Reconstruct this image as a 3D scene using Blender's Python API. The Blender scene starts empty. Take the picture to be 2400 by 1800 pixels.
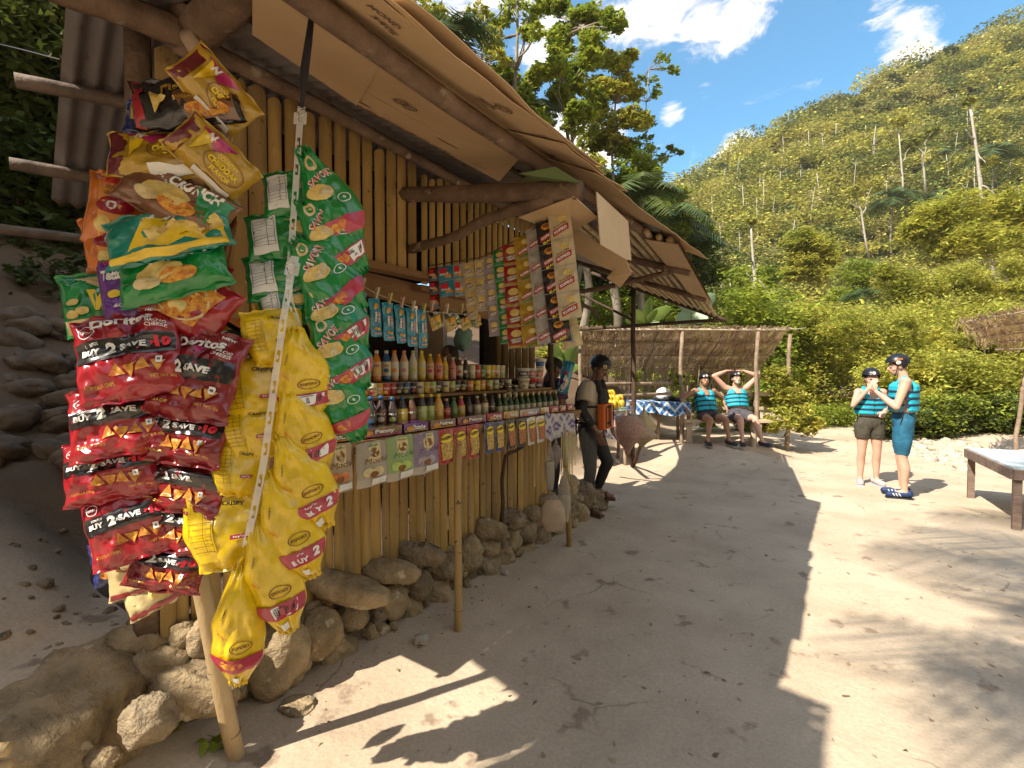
import bpy, bmesh, math, random
import numpy as np
from mathutils import Vector, Matrix, Euler, noise
from math import sin, cos, tan, pi, radians as R, sqrt, atan2
random.seed(7); rng = np.random.default_rng(7)
sc = bpy.context.scene
COL = sc.collection
# ------------------------------------------------------------ camera
YAW = R(34.8); F = 1159.0; CAMH = 1.6; PITCH = math.atan(32/1159)
cam = bpy.data.objects.new('camera', bpy.data.cameras.new('camera')); COL.objects.link(cam)
cam.data.sensor_width = 36; cam.data.lens = 36*F/2400; cam.data.clip_start = .05; cam.data.clip_end = 3000
cam.location = (0, 0, CAMH); cam.rotation_euler = (pi/2-PITCH, 0, YAW)
sc.camera = cam
CM = Euler((pi/2-PITCH, 0, YAW)).to_matrix()
CR, CU, CF = CM @ Vector((1,0,0)), CM @ Vector((0,1,0)), CM @ Vector((0,0,-1))
CP = Vector((0,0,CAMH))
K = 2400/2212
def ray(x, y):                       # x, y measured on the 2212-wide view of the photograph
    return CF + CR*((x*K-1200)/F) + CU*((900-y*K)/F)
def D(x, y, d): return CP + ray(x, y)*d
def HX(x, y, X): r = ray(x, y); return CP + r*(X/r.x)
def HY(x, y, Y): r = ray(x, y); return CP + r*(Y/r.y)
def HZ(x, y, Z): r = ray(x, y); return CP + r*((Z-CAMH)/r.z)
def HP(x, y, p, n): r = ray(x, y); return CP + r*((p-CP).dot(n)/r.dot(n))
# ------------------------------------------------------------ world, sun, exposure
SUN_EL = 47.0; SAZ = R(34.8-54)      # shadows run toward this heading (measured from +y, counter-clockwise)
shadow_dir = Vector((-sin(SAZ), cos(SAZ), 0))
to_sun = Vector((-shadow_dir.x*cos(R(SUN_EL)), -shadow_dir.y*cos(R(SUN_EL)), sin(R(SUN_EL))))
sun = bpy.data.objects.new('sun', bpy.data.lights.new('sun', 'SUN')); COL.objects.link(sun)
sun.data.energy = 5.0; sun.data.angle = R(.5); sun.data.color = (1, .92, .78)
sun.rotation_euler = (-to_sun).to_track_quat('-Z', 'Y').to_euler()
W = bpy.data.worlds.new('World'); sc.world = W; W.use_nodes = True
wn = W.node_tree; wn.nodes.clear()
def N(t, ty, **kw):
    n = t.nodes.new(ty)
    for k, v in kw.items():
        if k in ('ins',):
            for a, b in v.items(): n.inputs[a].default_value = b
        else: setattr(n, k, v)
    return n
sky = N(wn, 'ShaderNodeTexSky', sky_type='NISHITA', sun_disc=False, sun_elevation=R(SUN_EL), sun_rotation=math.atan2(to_sun.x, to_sun.y), air_density=1.1, dust_density=.6, ozone_density=1.6)
tc = N(wn, 'ShaderNodeTexCoord')
nz = N(wn, 'ShaderNodeTexNoise', ins={'Scale': 9.0, 'Detail': 12.0, 'Roughness': .68, 'Distortion': .6})
mp = N(wn, 'ShaderNodeMapping', ins={'Scale': (1, 1, 2.2)})
wn.links.new(tc.outputs['Generated'], mp.inputs[0]); wn.links.new(mp.outputs[0], nz.inputs['Vector'])
def wmath(op, a, b=None, c=None):
    n = N(wn, 'ShaderNodeMath', operation=op)
    for i, v in enumerate((a, b, c)):
        if v is None: continue
        if isinstance(v, (int, float)): n.inputs[i].default_value = v
        else: wn.links.new(v, n.inputs[i])
    return n.outputs[0]
acc = None                            # cloud banks: (x, y, radius in degrees, weight)
for x, y, r, w in [(1430,20,5.0,.95),(1505,58,3.8,.88),(1595,48,3.2,.9),(1345,70,4.0,.8),(1190,120,5,.68),(1960,85,2.7,.72),(1985,115,2.6,.8),(1925,30,2.6,.5),
                   (1600,335,2.6,.98),(1565,370,2.4,.9),(1452,245,1.5,.62),(1130,330,7,.85),(1250,300,6,.8),(900,-200,16,.7),(1500,410,2.5,.8)]:
    v = ray(x, y).normalized()
    dp = N(wn, 'ShaderNodeVectorMath', operation='DOT_PRODUCT'); dp.inputs[1].default_value = v
    wn.links.new(tc.outputs['Generated'], dp.inputs[0])
    m = N(wn, 'ShaderNodeMapRange', ins={'From Min': cos(R(r)), 'From Max': 1.0, 'To Min': 0.0, 'To Max': w})
    wn.links.new(dp.outputs['Value'], m.inputs[0])
    acc = m.outputs[0] if acc is None else wmath('MAXIMUM', acc, m.outputs[0])
dv = N(wn, 'ShaderNodeVectorMath', operation='DOT_PRODUCT'); dv.inputs[1].default_value = CF; wn.links.new(tc.outputs['Generated'], dv.inputs[0])
m = N(wn, 'ShaderNodeMapRange', ins={'From Min': .35, 'From Max': -.1, 'To Min': 0.0, 'To Max': .60}); wn.links.new(dv.outputs['Value'], m.inputs[0])   # cloud added outside the view to whiten and warm the sky fill
acc = wmath('MAXIMUM', acc, m.outputs[0])
dens = wmath('ADD', wmath('MULTIPLY', acc, .62), wmath('MULTIPLY', wmath('SUBTRACT', nz.outputs['Fac'], .5), 1.9))
cm = N(wn, 'ShaderNodeMapRange', interpolation_type='SMOOTHSTEP', ins={'From Min': .14, 'From Max': .68, 'To Min': 0.0, 'To Max': .95})
wn.links.new(dens, cm.inputs[0])
cmask = wmath('MULTIPLY', cm.outputs[0], wmath('GREATER_THAN', acc, .02))
mx = N(wn, 'ShaderNodeMix', data_type='RGBA'); mx.inputs['B'].default_value = (11.0, 9.5, 7.9, 1)
hs = N(wn, 'ShaderNodeHueSaturation', ins={'Hue': .486, 'Saturation': 1.30, 'Value': 1.42})
wn.links.new(sky.outputs[0], hs.inputs['Color'])
wn.links.new(cm.outputs[0], mx.inputs['Factor']); wn.links.new(hs.outputs[0], mx.inputs['A'])
bg = N(wn, 'ShaderNodeBackground', ins={'Strength': .095})
wo = N(wn, 'ShaderNodeOutputWorld')
wn.links.new(mx.outputs['Result'], bg.inputs[0]); wn.links.new(bg.outputs[0], wo.inputs[0])
vs = sc.view_settings; vs.view_transform = 'Standard'; vs.look = 'None'; vs.gamma = 1; vs.exposure = .98
sc.cycles.max_bounces = 8; sc.cycles.transparent_max_bounces = 16; sc.cycles.diffuse_bounces = 4
# ------------------------------------------------------------ materials
_M = {}
def mat(name, c, rough=.6, c2=None, scale=6, bump=0, bscale=30, metal=0, coat=0, trans=0, alpha=1, spec=.4, stretch=None, ramp=(.35,.65), leaf=False, transl=0, sheen=0, spots=None, btype=None):
    if name in _M: return _M[name]
    m = bpy.data.materials.new(name); m.use_nodes = True; t = m.node_tree; p = t.nodes['Principled BSDF']
    p.inputs['Base Color'].default_value = (*c, 1); p.inputs['Roughness'].default_value = rough
    p.inputs['Metallic'].default_value = metal; p.inputs['Specular IOR Level'].default_value = spec
    p.inputs['Coat Weight'].default_value = coat; p.inputs['Transmission Weight'].default_value = trans
    p.inputs['Alpha'].default_value = alpha
    tcn = N(t, 'ShaderNodeTexCoord'); vec = tcn.outputs['Object']
    if stretch:
        mpn = N(t, 'ShaderNodeMapping', ins={'Scale': stretch}); t.links.new(vec, mpn.inputs[0]); vec = mpn.outputs[0]
    col = None
    if c2:
        nn = N(t, 'ShaderNodeTexNoise', ins={'Scale': float(scale), 'Detail': 6.0, 'Roughness': .6}); t.links.new(vec, nn.inputs['Vector'])
        mr = N(t, 'ShaderNodeMapRange', ins={'From Min': ramp[0], 'From Max': ramp[1]}); t.links.new(nn.outputs['Fac'], mr.inputs[0])
        mi = N(t, 'ShaderNodeMix', data_type='RGBA'); mi.inputs['A'].default_value = (*c, 1); mi.inputs['B'].default_value = (*c2, 1)
        t.links.new(mr.outputs[0], mi.inputs['Factor']); col = mi.outputs['Result']
        if leaf:
            g = N(t, 'ShaderNodeNewGeometry'); hv = N(t, 'ShaderNodeHueSaturation')
            m1 = N(t, 'ShaderNodeMapRange', ins={'To Min': .65, 'To Max': 1.32}); t.links.new(g.outputs['Random Per Island'], m1.inputs[0])
            m2 = N(t, 'ShaderNodeMapRange', ins={'To Min': .475, 'To Max': .515}); t.links.new(g.outputs['Random Per Island'], m2.inputs[0])
            t.links.new(m1.outputs[0], hv.inputs['Value']); t.links.new(m2.outputs[0], hv.inputs['Hue']); t.links.new(col, hv.inputs['Color']); col = hv.outputs[0]
        if spots:                     # (colour, scale, threshold)
            n3 = N(t, 'ShaderNodeTexNoise', ins={'Scale': float(spots[1]), 'Detail': 4.0, 'Roughness': .55}); t.links.new(tcn.outputs['Object'], n3.inputs['Vector'])
            r3 = N(t, 'ShaderNodeMapRange', ins={'From Min': spots[2], 'From Max': spots[2]+.06}); t.links.new(n3.outputs['Fac'], r3.inputs[0])
            m3 = N(t, 'ShaderNodeMix', data_type='RGBA'); m3.inputs['B'].default_value = (*spots[0], 1)
            t.links.new(r3.outputs[0], m3.inputs['Factor']); t.links.new(col, m3.inputs['A']); col = m3.outputs['Result']
        t.links.new(col, p.inputs['Base Color'])
    if bump:
        nb = N(t, 'ShaderNodeTexNoise', ins={'Scale': float(bscale), 'Detail': 5.0, 'Roughness': .6}); t.links.new(vec, nb.inputs['Vector'])
        if btype: nb.noise_type = btype; nb.inputs['Detail'].default_value = 3.0
        bp = N(t, 'ShaderNodeBump', ins={'Strength': min(1, bump), 'Distance': .02 if bump < 1 else .02*bump}); t.links.new(nb.outputs['Fac'], bp.inputs['Height'])
        t.links.new(bp.outputs[0], p.inputs['Normal'])
    if transl:
        tr = N(t, 'ShaderNodeBsdfTranslucent'); tr.inputs['Color'].default_value = (*[min(1, v*1.5) for v in (c2 or c)], 1)
        if col: t.links.new(col, tr.inputs['Color'])
        ms = N(t, 'ShaderNodeMixShader'); ms.inputs[0].default_value = transl
        t.links.new(p.outputs[0], ms.inputs[1]); t.links.new(tr.outputs[0], ms.inputs[2]); t.links.new(ms.outputs[0], t.nodes['Material Output'].inputs['Surface'])
    _M[name] = m; return m
def plain(name, c, rough=.45, **k): return mat(name, c, rough, c2=tuple(v*.82 for v in c), scale=9, **k)
def foil(name, c, **k):
    kw = dict(rough=.22, c2=tuple(v*.72 for v in c), scale=14, bump=.9, bscale=15, coat=.5, spec=.6, btype='RIDGED_MULTIFRACTAL'); kw.update(k)
    return mat(name, c, **kw)
# ------------------------------------------------------------ mesh helpers
def setp(o, label=None, cat=None, group=None, kind=None):
    if label: o['label'] = label
    if cat: o['category'] = cat
    if group: o['group'] = group
    if kind: o['kind'] = kind
    return o
def empty(name, loc=(0,0,0), label=None, cat=None, group=None, rz=0):
    o = bpy.data.objects.new(name, None); COL.objects.link(o); o.location = loc; o.rotation_euler = (0,0,rz); o.empty_display_size = .1
    return setp(o, label, cat, group)
class MB:
    def __init__(s): s.v = []; s.f = []; s.m = []; s.mats = []; s.sm = []
    def mi(s, m):
        if m not in s.mats: s.mats.append(m)
        return s.mats.index(m)
    def add(s, vs, fs, m, smooth=True):
        b = len(s.v); s.v += [tuple(v) for v in vs]; i = s.mi(m)
        for f in fs: s.f.append([b+k for k in f]); s.m.append(i); s.sm.append(smooth)
    def quad(s, a, b, c, d, m): s.add([a,b,c,d], [(0,1,2,3)], m, False)
    def box(s, c, size, m, rot=None, taper=1):
        x, y, z = [v/2 for v in size]; vs = []
        for sx, sy, sz in [(-1,-1,-1),(1,-1,-1),(1,1,-1),(-1,1,-1),(-1,-1,1),(1,-1,1),(1,1,1),(-1,1,1)]:
            k = taper if sz > 0 else 1
            v = Vector((sx*x*k, sy*y*k, sz*z))
            if rot is not None: v = rot @ v
            vs.append(Vector(c)+v)
        s.add(vs, [(0,3,2,1),(4,5,6,7),(0,1,5,4),(1,2,6,5),(2,3,7,6),(3,0,4,7)], m, False)
    def beam(s, a, b, w, h, m, up=Vector((0,0,1))):
        a, b = Vector(a), Vector(b); t = (b-a).normalized(); r = t.cross(up)
        if r.length < 1e-4: r = Vector((1,0,0))
        r.normalize(); u = r.cross(t); rot = Matrix((r, t, u)).transposed()
        s.box((a+b)/2, (w, (b-a).length, h), m, rot)
    def tube(s, pts, rad, m, n=10, caps=True, jit=0):
        pts = [Vector(p) for p in pts]; L = len(pts)
        if not hasattr(rad, '__len__'): rad = [rad]*L
        vs = []; prev = None
        for i, p in enumerate(pts):
            t = (pts[min(i+1, L-1)]-pts[max(i-1, 0)]).normalized()
            if prev is None: r = t.cross(Vector((0,0,1)) if abs(t.z) < .9 else Vector((1,0,0))).normalized()
            else: r = (prev - t*prev.dot(t)).normalized()
            prev = r; u = t.cross(r)
            for k in range(n):
                a = 2*pi*k/n; rr = rad[i]*(1+jit*random.uniform(-1,1)); vs.append(p+(r*cos(a)+u*sin(a))*rr)
        fs = [(i*n+k, i*n+(k+1)%n, (i+1)*n+(k+1)%n, (i+1)*n+k) for i in range(L-1) for k in range(n)]
        if caps: fs += [tuple(range(n))[::-1], tuple((L-1)*n+k for k in range(n))]
        s.add(vs, fs, m)
    def lathe(s, prof, c, m, n=16, axis=None, mfn=None):
        c = Vector(c); vs = []
        q = axis.to_track_quat('Z','Y').to_matrix() if axis is not None else Matrix.Identity(3)
        for r, z in prof:
            for k in range(n): vs.append(c + q @ Vector((r*cos(2*pi*k/n), r*sin(2*pi*k/n), z)))
        L = len(prof); b = len(s.v); s.v += [tuple(v) for v in vs]
        for i in range(L-1):
            mm = s.mi(mfn(i) if mfn else m)
            for k in range(n): s.f.append([b+i*n+k, b+i*n+(k+1)%n, b+(i+1)*n+(k+1)%n, b+(i+1)*n+k]); s.m.append(mm); s.sm.append(True)
        s.f.append([b+(L-1)*n+k for k in range(n)]); s.m.append(s.mi(mfn(L-2) if mfn else m)); s.sm.append(False)
        s.f.append([b+k for k in range(n)][::-1]); s.m.append(s.mi(mfn(0) if mfn else m)); s.sm.append(False)
    def ell(s, c, r, m, rot=None, n=14, k=9, jit=0, seed=0):
        vs = []; c = Vector(c)
        if not hasattr(r, '__len__'): r = (r,r,r)
        for i in range(k+1):
            th = pi*i/k
            for j in range(n):
                a = 2*pi*j/n; d = Vector((sin(th)*cos(a), sin(th)*sin(a), cos(th)))
                q = 1+jit*noise.noise(d*1.7+Vector((seed,seed*2,0))) + jit*.4*noise.noise(d*4.5+Vector((seed,0,3)))
                v = Vector((d.x*r[0]*q, d.y*r[1]*q, d.z*r[2]*q))
                if rot is not None: v = rot @ v
                vs.append(c+v)
        s.add(vs, [(i*n+j, (i+1)*n+j, (i+1)*n+(j+1)%n, i*n+(j+1)%n) for i in range(k) for j in range(n)], m)
    def build(s, name, parent=None, label=None, cat=None, group=None, kind=None, origin=None):
        me = bpy.data.meshes.new(name)
        off = Vector(origin) if origin is not None else Vector((0,0,0))
        me.from_pydata([(v[0]-off.x, v[1]-off.y, v[2]-off.z) for v in s.v], [], s.f)
        for m in s.mats: me.materials.append(m)
        me.polygons.foreach_set('material_index', s.m); me.polygons.foreach_set('use_smooth', s.sm); me.update()
        o = bpy.data.objects.new(name, me); COL.objects.link(o); o.location = off
        if parent is not None: o.parent = parent; o.matrix_parent_inverse = pmi(parent)
        return setp(o, label, cat, group, kind)
LOCALF = False
def pmi(p):
    if LOCALF: return Matrix.Identity(4)
    m = Matrix.LocRotScale(p.location, p.rotation_euler, None)
    return m.inverted()
def npmesh(name, V, Fq, m, parent=None, smooth=False, **kw):
    me = bpy.data.meshes.new(name); nv, nf, k = len(V), len(Fq), Fq.shape[1]
    me.vertices.add(nv); me.vertices.foreach_set('co', V.astype(np.float32).ravel())
    me.loops.add(nf*k); me.loops.foreach_set('vertex_index', Fq.astype(np.int32).ravel())
    me.polygons.add(nf); me.polygons.foreach_set('loop_start', np.arange(0, nf*k, k, dtype=np.int32)); me.polygons.foreach_set('loop_total', np.full(nf, k, dtype=np.int32))
    if smooth: me.polygons.foreach_set('use_smooth', np.ones(nf, dtype=bool))
    me.update(calc_edges=True); me.materials.append(m)
    o = bpy.data.objects.new(name, me); COL.objects.link(o)
    if parent is not None: o.parent = parent; o.matrix_parent_inverse = pmi(parent)
    return setp(o, **kw)
_T = {}
def text2d(s, bold=.02):
    if (s, bold) in _T: return _T[(s, bold)]
    c = bpy.data.curves.new('t', 'FONT'); c.body = s; c.size = 1; c.offset = bold; c.resolution_u = 2; c.align_x = 'CENTER'
    o = bpy.data.objects.new('t', c); COL.objects.link(o); bpy.context.view_layer.update()
    me = bpy.data.meshes.new_from_object(o.evaluated_get(bpy.context.evaluated_depsgraph_get()))
    vs = [(v.co.x, v.co.y) for v in me.vertices]; fs = [tuple(p.vertices) for p in me.polygons]
    bpy.data.objects.remove(o); bpy.data.curves.remove(c); bpy.data.meshes.remove(me)
    ys = [v[1] for v in vs]; xs = [v[0] for v in vs]; cx, cy = (min(xs)+max(xs))/2, (min(ys)+max(ys))/2
    vs = [(x-cx, y-cy) for x, y in vs]; _T[(s, bold)] = (vs, fs, max(xs)-min(xs), max(ys)-min(ys)); return _T[(s, bold)]
class Surf:
    """a printed surface: fn(a, b, off) maps metric (a right, b up) to space; decals follow it"""
    def __init__(s, mb, fn, off0=.002): s.mb = mb; s.fn = fn; s.o = off0
    def nxt(s): s.o += .0005; return s.o
    def rect(s, a0, b0, a1, b1, m, n=8, skew=0, off=None):
        o = off or s.nxt(); vs = []
        for j in range(n+1):
            for i in range(n+1):
                a = a0+(a1-a0)*i/n; b = b0+(b1-b0)*j/n + skew*(a-(a0+a1)/2); vs.append(s.fn(a, b, o))
        s.mb.add(vs, [(j*(n+1)+i, j*(n+1)+i+1, (j+1)*(n+1)+i+1, (j+1)*(n+1)+i) for j in range(n) for i in range(n)], m)
    def ell(s, a, b, ra, rb, m, n=16, rot=0, off=None):
        o = off or s.nxt(); vs = [s.fn(a, b, o)]; c, q = cos(rot), sin(rot)
        for rr in (.5, 1):
            for k in range(n):
                x, y = ra*rr*cos(2*pi*k/n), rb*rr*sin(2*pi*k/n); vs.append(s.fn(a+x*c-y*q, b+x*q+y*c, o))
        fs = [(0, 1+k, 1+(k+1)%n) for k in range(n)] + [(1+k, 1+n+k, 1+n+(k+1)%n, 1+(k+1)%n) for k in range(n)]
        s.mb.add(vs, fs, m)
    def ring(s, a, b, ra, rb, w, m, n=20):
        o = s.nxt(); vs = []
        for rr in (1, 1-w):
            for k in range(n): vs.append(s.fn(a+ra*rr*cos(2*pi*k/n), b+rb*rr*sin(2*pi*k/n), o))
        s.mb.add(vs, [(k, n+k, n+(k+1)%n, (k+1)%n) for k in range(n)], m)
    def poly(s, pts, m, off=None):
        o = off or s.nxt(); cx = sum(p[0] for p in pts)/len(pts); cy = sum(p[1] for p in pts)/len(pts); P = []
        for i in range(len(pts)):
            (x0,y0),(x1,y1) = pts[i], pts[(i+1)%len(pts)]
            for t in (0, .25, .5, .75): P.append((x0+(x1-x0)*t, y0+(y1-y0)*t))
        n = len(P); vs = [s.fn(cx, cy, o)] + [s.fn(cx+(x-cx)*.5, cy+(y-cy)*.5, o) for x, y in P] + [s.fn(x, y, o) for x, y in P]
        s.mb.add(vs, [(0, 1+k, 1+(k+1)%n) for k in range(n)] + [(1+k, 1+n+k, 1+n+(k+1)%n, 1+(k+1)%n) for k in range(n)], m)
    def text(s, t, a, b, h, m, rot=0, width=None, bold=.02, off=None, slant=0):
        o = off or s.nxt(); vs, fs, w, hh = text2d(t, bold); k = h/hh; kx = k if width is None else width/w
        c, q = cos(rot), sin(rot)
        s.mb.add([s.fn(a+(x*kx+slant*y*k)*c-y*k*q, b+(x*kx+slant*y*k)*q+y*k*c, o+.0004) for x, y in vs], fs, m)
    def barcode(s, a, b, w, h, rot=0):
        c, q = cos(rot), sin(rot); f0 = s.fn
        s.fn = lambda x, y, o: f0(a+x*c-y*q, b+x*q+y*c, o)
        s.rect(-w/2, -h/2, w/2, h/2, WHITE, 3); x = -w*.42; o = s.nxt(); i = 0
        while x < w*.4:
            ww = w*random.choice((.02,.03,.05)); s.rect(x, -h*.32, x+ww, h*.25, INK, 1, off=o); x += ww+w*random.choice((.025,.04)); i += 1
        s.rect(-w*.4, h*.32, w*.4, h*.38, INK, 1, off=o); s.fn = f0
WHITE = plain('print_white', (.8,.79,.76)); INK = plain('print_black', (.02,.02,.022))
def frame(px, py, d, ang=0, yaw=0, pitch=0, P=None, base=None):
    """placement matrix: facing the viewer side, turned by ang in its plane, yaw about its upright, pitch about its width"""
    b = base or Matrix((CR, CU, -CF)).transposed()
    rot = b @ Matrix.Rotation(R(ang), 3, 'Z') @ Matrix.Rotation(R(yaw), 3, 'Y') @ Matrix.Rotation(R(pitch), 3, 'X')
    return Matrix.Translation(P if P is not None else D(px, py, d)) @ rot.to_4x4()
def ordn(i): return ['topmost','second','third','fourth','fifth','sixth','seventh','eighth','ninth','tenth','eleventh','twelfth','thirteenth','fourteenth','fifteenth','sixteenth','seventeenth','eighteenth','nineteenth','twentieth','twenty-first','twenty-second','twenty-third','twenty-fourth','twenty-fifth','twenty-sixth','twenty-seventh','twenty-eighth'][i]
def ordl(i): return 'leftmost' if i == 0 else ordn(i)
def sstep(t): t = max(0, min(1, t)); return t*t*(3-2*t)
# ============================================================ ground, hill
def G(x, y, fine=True):
    z = 0.0
    t = sstep((-2.43-x)/.12)*sstep((5.6-y)/1.2)*sstep((y+.1)/.5)
    z += t*(.30 + .12*sstep((1.6-y)/.9))
    zl = .10*sstep((-2.0-x)/.5) + .34*sstep((-2.5-x)/.5) + .30*min(2.2, max(0, -2.8-x))
    z = max(z, zl*max(sstep((1.5-y)/1.0), sstep((-3.7-x)/.6)))
    z += .62*max(0, -5.0-x)*sstep((7-y)/4) + .20*max(0, -3.4-x)*sstep((y-6)/2)
    z += .2*sstep((y-8.2)/1.3)*sstep((-.6-x)/1.5) + .25*sstep((y-11)/5)
    z += .10*max(0, min(x-3.5, 12)) * sstep((y-3)/6)
    z = min(z, 14)
    if fine:
        z += .012*noise.noise(Vector((x*1.3, y*1.3, 0))) + .006*noise.noise(Vector((x*5, y*5, 1)))
        if x < -2.5: z += .05*noise.noise(Vector((x*1.8, y*1.8, 2)))*min(1, (-2.5-x)) + (.10*noise.noise(Vector((x*2.6, y*2.6, 7)))+.07*noise.noise(Vector((x*7, y*7, 3)))+.035*abs(noise.noise(Vector((x*15, y*15, 5)))))*min(1, max(0, -3.4-x))
        far = min(1, max(0, (abs(x)+abs(y)-14)/20)); z += far*.5*noise.noise(Vector((x*.08, y*.08, 4)))
    return z
def foot(x, y, d0=.8):                # where the view ray meets the terrain
    d = d0
    while d < 90:
        p = D(x, y, d)
        if p.z < G(p.x, p.y): break
        d += .02+.004*d
    return D(x, y, d)
gm = mat('packed_earth', (.55,.44,.325), .9, c2=(.43,.335,.24), scale=1.2, bump=.4, bscale=20, spec=.12, spots=((.29,.215,.155), 4.2, .625))
t = gm.node_tree                       # add drying cracks and grit
vo = N(t, 'ShaderNodeTexVoronoi', feature='DISTANCE_TO_EDGE', ins={'Scale': 1.35}); tcx = [n for n in t.nodes if n.type == 'TEX_COORD'][0]
nd = N(t, 'ShaderNodeTexNoise', ins={'Scale': 3.0, 'Detail': 4.0}); av = N(t, 'ShaderNodeMix', data_type='RGBA'); av.inputs['Factor'].default_value = .22
t.links.new(tcx.outputs['Object'], nd.inputs['Vector']); t.links.new(tcx.outputs['Object'], av.inputs['A']); t.links.new(nd.outputs['Color'], av.inputs['B']); t.links.new(av.outputs['Result'], vo.inputs['Vector'])
mr = N(t, 'ShaderNodeMapRange', ins={'From Min': 0.0, 'From Max': .011, 'To Min': 1.0, 'To Max': 0.0}); t.links.new(vo.outputs['Distance'], mr.inputs[0])
n5 = N(t, 'ShaderNodeTexNoise', ins={'Scale': 1.1, 'Detail': 2.0}); t.links.new(tcx.outputs['Object'], n5.inputs['Vector'])
r5 = N(t, 'ShaderNodeMapRange', ins={'From Min': .55, 'From Max': .66, 'To Max': .65}); t.links.new(n5.outputs['Fac'], r5.inputs[0])
ml = N(t, 'ShaderNodeMath', operation='MULTIPLY'); t.links.new(mr.outputs[0], ml.inputs[0]); t.links.new(r5.outputs[0], ml.inputs[1])
mc = N(t, 'ShaderNodeMix', data_type='RGBA'); mc.inputs['B'].default_value = (.13,.10,.075,1); p = t.nodes['Principled BSDF']
src = p.inputs['Base Color'].links[0].from_socket; t.links.new(src, mc.inputs['A']); t.links.new(ml.outputs[0], mc.inputs['Factor'])
g6 = N(t, 'ShaderNodeTexNoise', ins={'Scale': 60.0, 'Detail': 3.0}); t.links.new(tcx.outputs['Object'], g6.inputs['Vector'])
r6 = N(t, 'ShaderNodeMapRange', ins={'From Min': .3, 'From Max': .7, 'To Min': .90, 'To Max': 1.08}); t.links.new(g6.outputs['Fac'], r6.inputs[0])
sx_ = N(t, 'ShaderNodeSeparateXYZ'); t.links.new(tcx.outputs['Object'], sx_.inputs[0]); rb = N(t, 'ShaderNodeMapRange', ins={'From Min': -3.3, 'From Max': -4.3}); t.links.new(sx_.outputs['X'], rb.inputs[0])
rd = N(t, 'ShaderNodeMix', data_type='RGBA'); rd.inputs['B'].default_value = (.15,.10,.065,1); t.links.new(rb.outputs[0], rd.inputs['Factor']); t.links.new(mc.outputs['Result'], rd.inputs['A'])   # brown soil of the wooded bank, its forest shade also put into the colour
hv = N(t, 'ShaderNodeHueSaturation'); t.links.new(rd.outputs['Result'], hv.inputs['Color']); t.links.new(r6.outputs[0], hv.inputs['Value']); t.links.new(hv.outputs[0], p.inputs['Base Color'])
def ground():
    n = 420; q = []
    for i in range(n+1):
        s = 2*i/n-1; q.append(math.copysign(7*abs(s) + 190*abs(s)**5, s))
    V = np.array([(x-1.5, y+3, G(x-1.5, y+3)) for y in q for x in q])
    i = np.arange(n); I, J = np.meshgrid(i, i); a = (J*(n+1)+I).ravel()
    Fq = np.stack([a, a+1, a+n+2, a+n+1], 1)
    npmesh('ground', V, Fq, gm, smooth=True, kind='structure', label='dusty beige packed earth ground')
ground()
RID = [(900,640),(1150,565),(1300,508),(1470,420),(1600,350),(1700,292),(1800,244),(1900,200),(2000,158),(2100,108),(2212,58),(2500,-90),(2900,-260)]
def ridge(x):
    for (a,b),(c,d) in zip(RID, RID[1:]):
        if x <= c: return b+(d-b)*(x-a)/(c-a)
    return RID[-1][1]
def hillpt(x, s, fine=True):           # s 0 at the foot, 1 on the ridge
    d0 = 30 + 10*sin(x*.004); dr = 125
    zr = D(x, ridge(x)+6, dr).z
    if s <= 1: d = d0+(dr-d0)*s; z = 1.0 + (zr-1.0)*s**1.12
    else: d = dr+(s-1)*90; z = zr*(1-.9*(s-1))
    p = D(x, 800, d); p.z = z
    if fine: p.z += 1.6*noise.noise(Vector((p.x*.05, p.y*.05, 0)))*min(1, s*4)
    return p
hm = mat('hill_undergrowth', (.075,.085,.025), .95, c2=(.13,.115,.04), scale=.25, bump=1, bscale=2, spec=.1)
def hill():
    xs = np.arange(800, 3001, 22); ss = list(np.linspace(-.05, 1, 60)) + [1.1,1.25,1.5]
    V = np.array([tuple(hillpt(x, s)) for s in ss for x in xs]); n = len(xs)
    i = np.arange(n-1); j = np.arange(len(ss)-1); I, J = np.meshgrid(i, j); a = (J*n+I).ravel()
    npmesh('hill', V, np.stack([a, a+1, a+n+1, a+n], 1), hm, smooth=True, kind='structure', label='steep forested hillside rising to the right')
hill()
def valley():                          # unseen hill ring, added behind the viewpoint to block blue sky fill
    V = []; na, ns = 60, 14
    for j in range(ns+1):
        s = j/ns
        for i in range(na+1):
            a = YAW + R(62 + 236*i/na); r = 26+75*s; p = Vector((-sin(a)*r, cos(a)*r, -.5+62*s**1.1*(1+.25*sin(i*.5)+.1*sin(i*1.7)))); p.z += 2.5*noise.noise(p*.08); V.append(tuple(p))
    j, i = np.meshgrid(np.arange(ns), np.arange(na), indexing='ij'); q = (j*(na+1)+i).ravel(); npmesh('sky_block_hills', np.array(V), np.stack([q, q+1, q+na+2, q+na+1], 1), mat('sky_block_hills_wooded', (.15,.125,.05), .95, c2=(.09,.08,.03), scale=.2), smooth=True, kind='structure', label='wooded valley sides closing the place in behind the viewpoint')
valley()
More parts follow.
